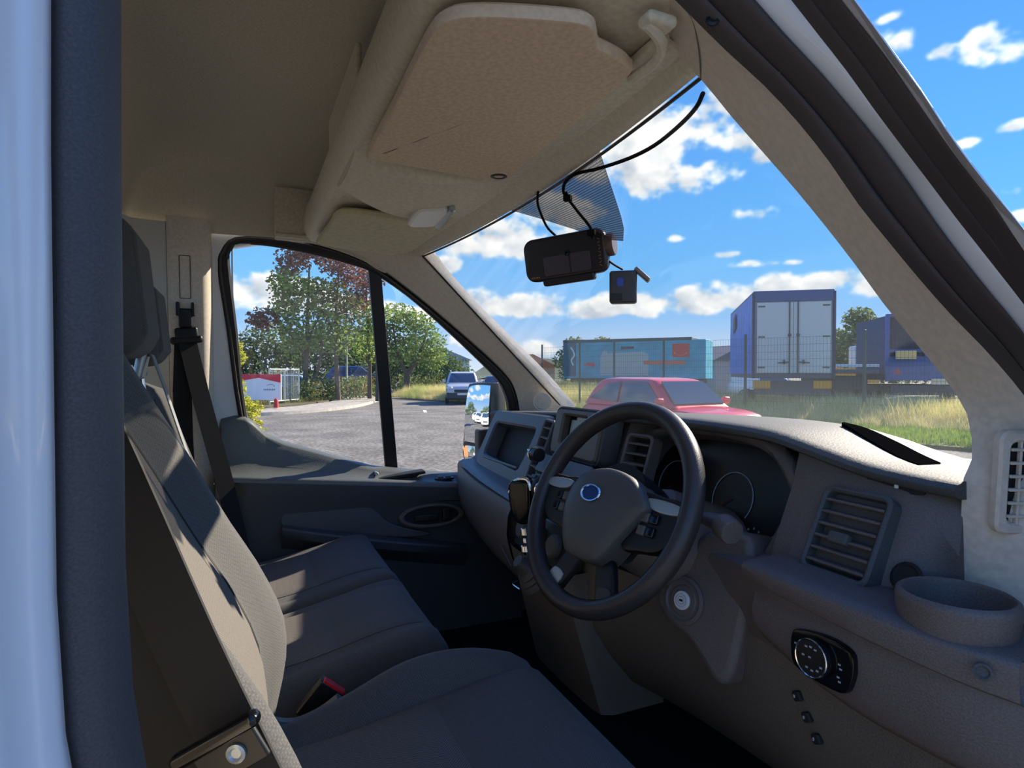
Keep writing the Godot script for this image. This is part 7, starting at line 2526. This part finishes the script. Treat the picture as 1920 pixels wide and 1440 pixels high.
	part("orange_band", b.done(), mat(rgb8(214, 110, 80), 0.5), te, "orange printed band")
	b = MB.new()
	b.tube(smooth_curve([tp.call(0.55, 3.45, 0.03), tp.call(0.75, 3.15, 0.03), tp.call(0.80, 2.85, 0.03), tp.call(0.60, 2.55, 0.03), tp.call(0.75, 2.2, 0.03)], 4), 0.06, 6)
	part("white_swirl", b.done(), mat(rgb8(206, 232, 236), 0.5), te)
	b = MB.new()
	b.slab([Vector2(-1.75, -0.95), Vector2(1.55, -0.95), Vector2(1.55, 0.45), Vector2(1.15, 0.62), Vector2(-1.2, 0.55), Vector2(-1.45, 0.80), Vector2(-1.75, 0.35)], 0.02, 0.0, Transform3D(tb, tp.call(4.45, 2.45, 0.02)))
	part("grey_shape", b.done(), mat(rgb8(168, 186, 184), 0.6), te, "pale grey shape")  # pale grey outline slab on the trailer side
	b = MB.new()
	b.rbox(tp.call(4.6, 3.35, 0.025), Vector3(0.9, 0.16, 0.02), 0.0, tb)
	part("dark_print", b.done(), mat(rgb8(58, 66, 70), 0.6), te)
	b = MB.new()
	b.slab([Vector2(-0.45, 0.0), Vector2(0.0, 0.14), Vector2(0.45, 0.10), Vector2(0.45, -0.14)], 0.02, 0.0, Transform3D(tb, tp.call(1.85, 2.25, 0.02)))
	part("red_streak", b.done(), mat(rgb8(206, 66, 76), 0.5), te)
	for x in [1.4, 2.6, span - 1.6]:
		b = MB.new()
		b.lathe([[0.0, -0.14], [0.40, -0.14], [0.46, -0.10], [0.46, 0.10], [0.40, 0.14], [0.0, 0.12]], 18, Transform3D(tb * Basis(Vector3.RIGHT, PI / 2), tp.call(x, 0.58, -0.3)))
		part("wheel", b.done(), M.black, te)
	b = MB.new()
	b.rbox(tp.call(span / 2, 1.15, -1.25), Vector3(span * 0.95, 0.30, 1.2), 0.02, tb)
	part("chassis", b.done(), mat(rgb8(60, 70, 76), 0.7), te)
	# low sheds and bits beyond
	var sh := thing("low_shed", "low grey shed with a dark roof behind the teal trailer", "shed", Vector3(-36.5, 0.0, -34.5))
	b = MB.new()
	b.rbox(Vector3(-36.5, 1.3, -34.5), Vector3(4.5, 2.6, 5.0), 0.0)
	part("walls", b.done(), mat(rgb8(150, 150, 156), 0.8), sh)
	b = MB.new()
	b.slab([Vector2(-2.9, 0), Vector2(2.9, 0), Vector2(0, 1.2)], 5.0, 0.02, frame(Vector3(-34.0, 2.6, -34.5), Vector3(0, 0, -1), Vector3.UP))
	part("roof", b.done(), mat(rgb8(78, 84, 100), 0.8), sh)
	car("white_van", "white van parked behind the fence beside the blue curtain trailer", "van", Vector3(-29.0, 0.0, -31.5), 0.9, {"l": 4.6, "w": 1.8, "h": 1.9, "belt": 1.1, "nose": 0.95, "hood": 0.8, "tail": 0.05, "paint": rgb8(230, 234, 236)})
	# trees behind the yard
	var d1 := Color(0.08, 0.14, 0.03)
	var d2 := Color(0.22, 0.28, 0.07)
	var g2 := Color(0.36, 0.40, 0.14)
	var k := 0
	for q in [[-32.5, -42.6, 5.2, "green tree behind the flat trailer"], [-29.9, -41.6, 7.0, "tallest pale green tree behind the flat trailer"], [-27.6, -42.2, 6.0, "green tree behind the blue trailer"], [-24.5, -43.0, 6.4, "bushy tree beyond the long vehicle board"], [-49.5, -28.8, 5.2, "dark round tree top over the teal trailer roof"], [-50.2, -32.2, 5.3, "small tree top over the middle of the teal trailer"], [-39.6, -40.2, 4.2, "dark tree beside the low shed"]]:
		tree("yard_tree", q[3], "tree", Vector3(q[0], 0.0, q[1]), [[[0, 0, 0, 0.2], [0, 2.5, 0, 0.1]]], [[Vector3(0, q[2] * 0.80, 0), 1.2, d1, g2, 700], [Vector3(0.5, q[2] * 0.55, 1.0), 1.5, d1, g2, 800], [Vector3(-0.3, q[2] * 0.55, -1.0), 1.5, d1, g2, 800], [Vector3(0, q[2] * 0.28, 0), 1.7, d1, d2, 700]], 0.30, 600 + k, "trees behind the lorry yard")
		k += 1
	# wire mesh fence
	var pa := Vector3(-22.3, 0.1, -12.3)
	var posts := [Vector3(-24.6, 0.1, -12.9), Vector3(-22.26, 0.1, -13.58), Vector3(-20.4, 0.1, -14.15), Vector3(-18.28, 0.1, -15.05), Vector3(-15.0, 0.1, -16.0), Vector3(-11.72, 0.1, -17.6), Vector3(-8.6, 0.1, -19.2), Vector3(-5.4, 0.1, -20.8)]
	var fe := thing("mesh_fence", "tall dark green welded wire fence standing in the long grass", "fence", Vector3(-14.0, 0.1, -16.4))
	var wire := mat(rgb8(58, 84, 78), 0.5)
	for i in posts.size():
		b = MB.new()
		b.rbox(posts[i] + Vector3(0, 1.45, 0), Vector3(0.07, 2.9, 0.07), 0.01)
		part("post", b.done(), wire, fe)
	for i in posts.size() - 1:
		b = MB.new()
		var p: Vector3 = posts[i]
		var q: Vector3 = posts[i + 1]
		var n := int((q - p).length() / 0.10)
		var u := (q - p).normalized() * 0.0035
		for j in n:
			var m := p.lerp(q, (j + 0.5) / n)
			b.quad(m - u, m + u, m + u + Vector3(0, 2.75, 0), m - u + Vector3(0, 2.75, 0))
		for j in 12:
			var y := 0.1 + j * 0.24
			b.quad(p + Vector3(0, y, 0), q + Vector3(0, y, 0), q + Vector3(0, y + 0.008, 0), p + Vector3(0, y + 0.008, 0))
		var pn := part("wire_panel", b.done(0.0, false), wire, fe)
		pn.set_meta("kind", "stuff")

func _ready() -> void:
	rng.seed = 7
	set_camera_and_light()
	make_materials()
	build_shell()
	build_overhead()
	build_dash()
	build_wheel()
	build_seats()
	build_small()
	build_ground()
	build_yard()
	build_road_side()
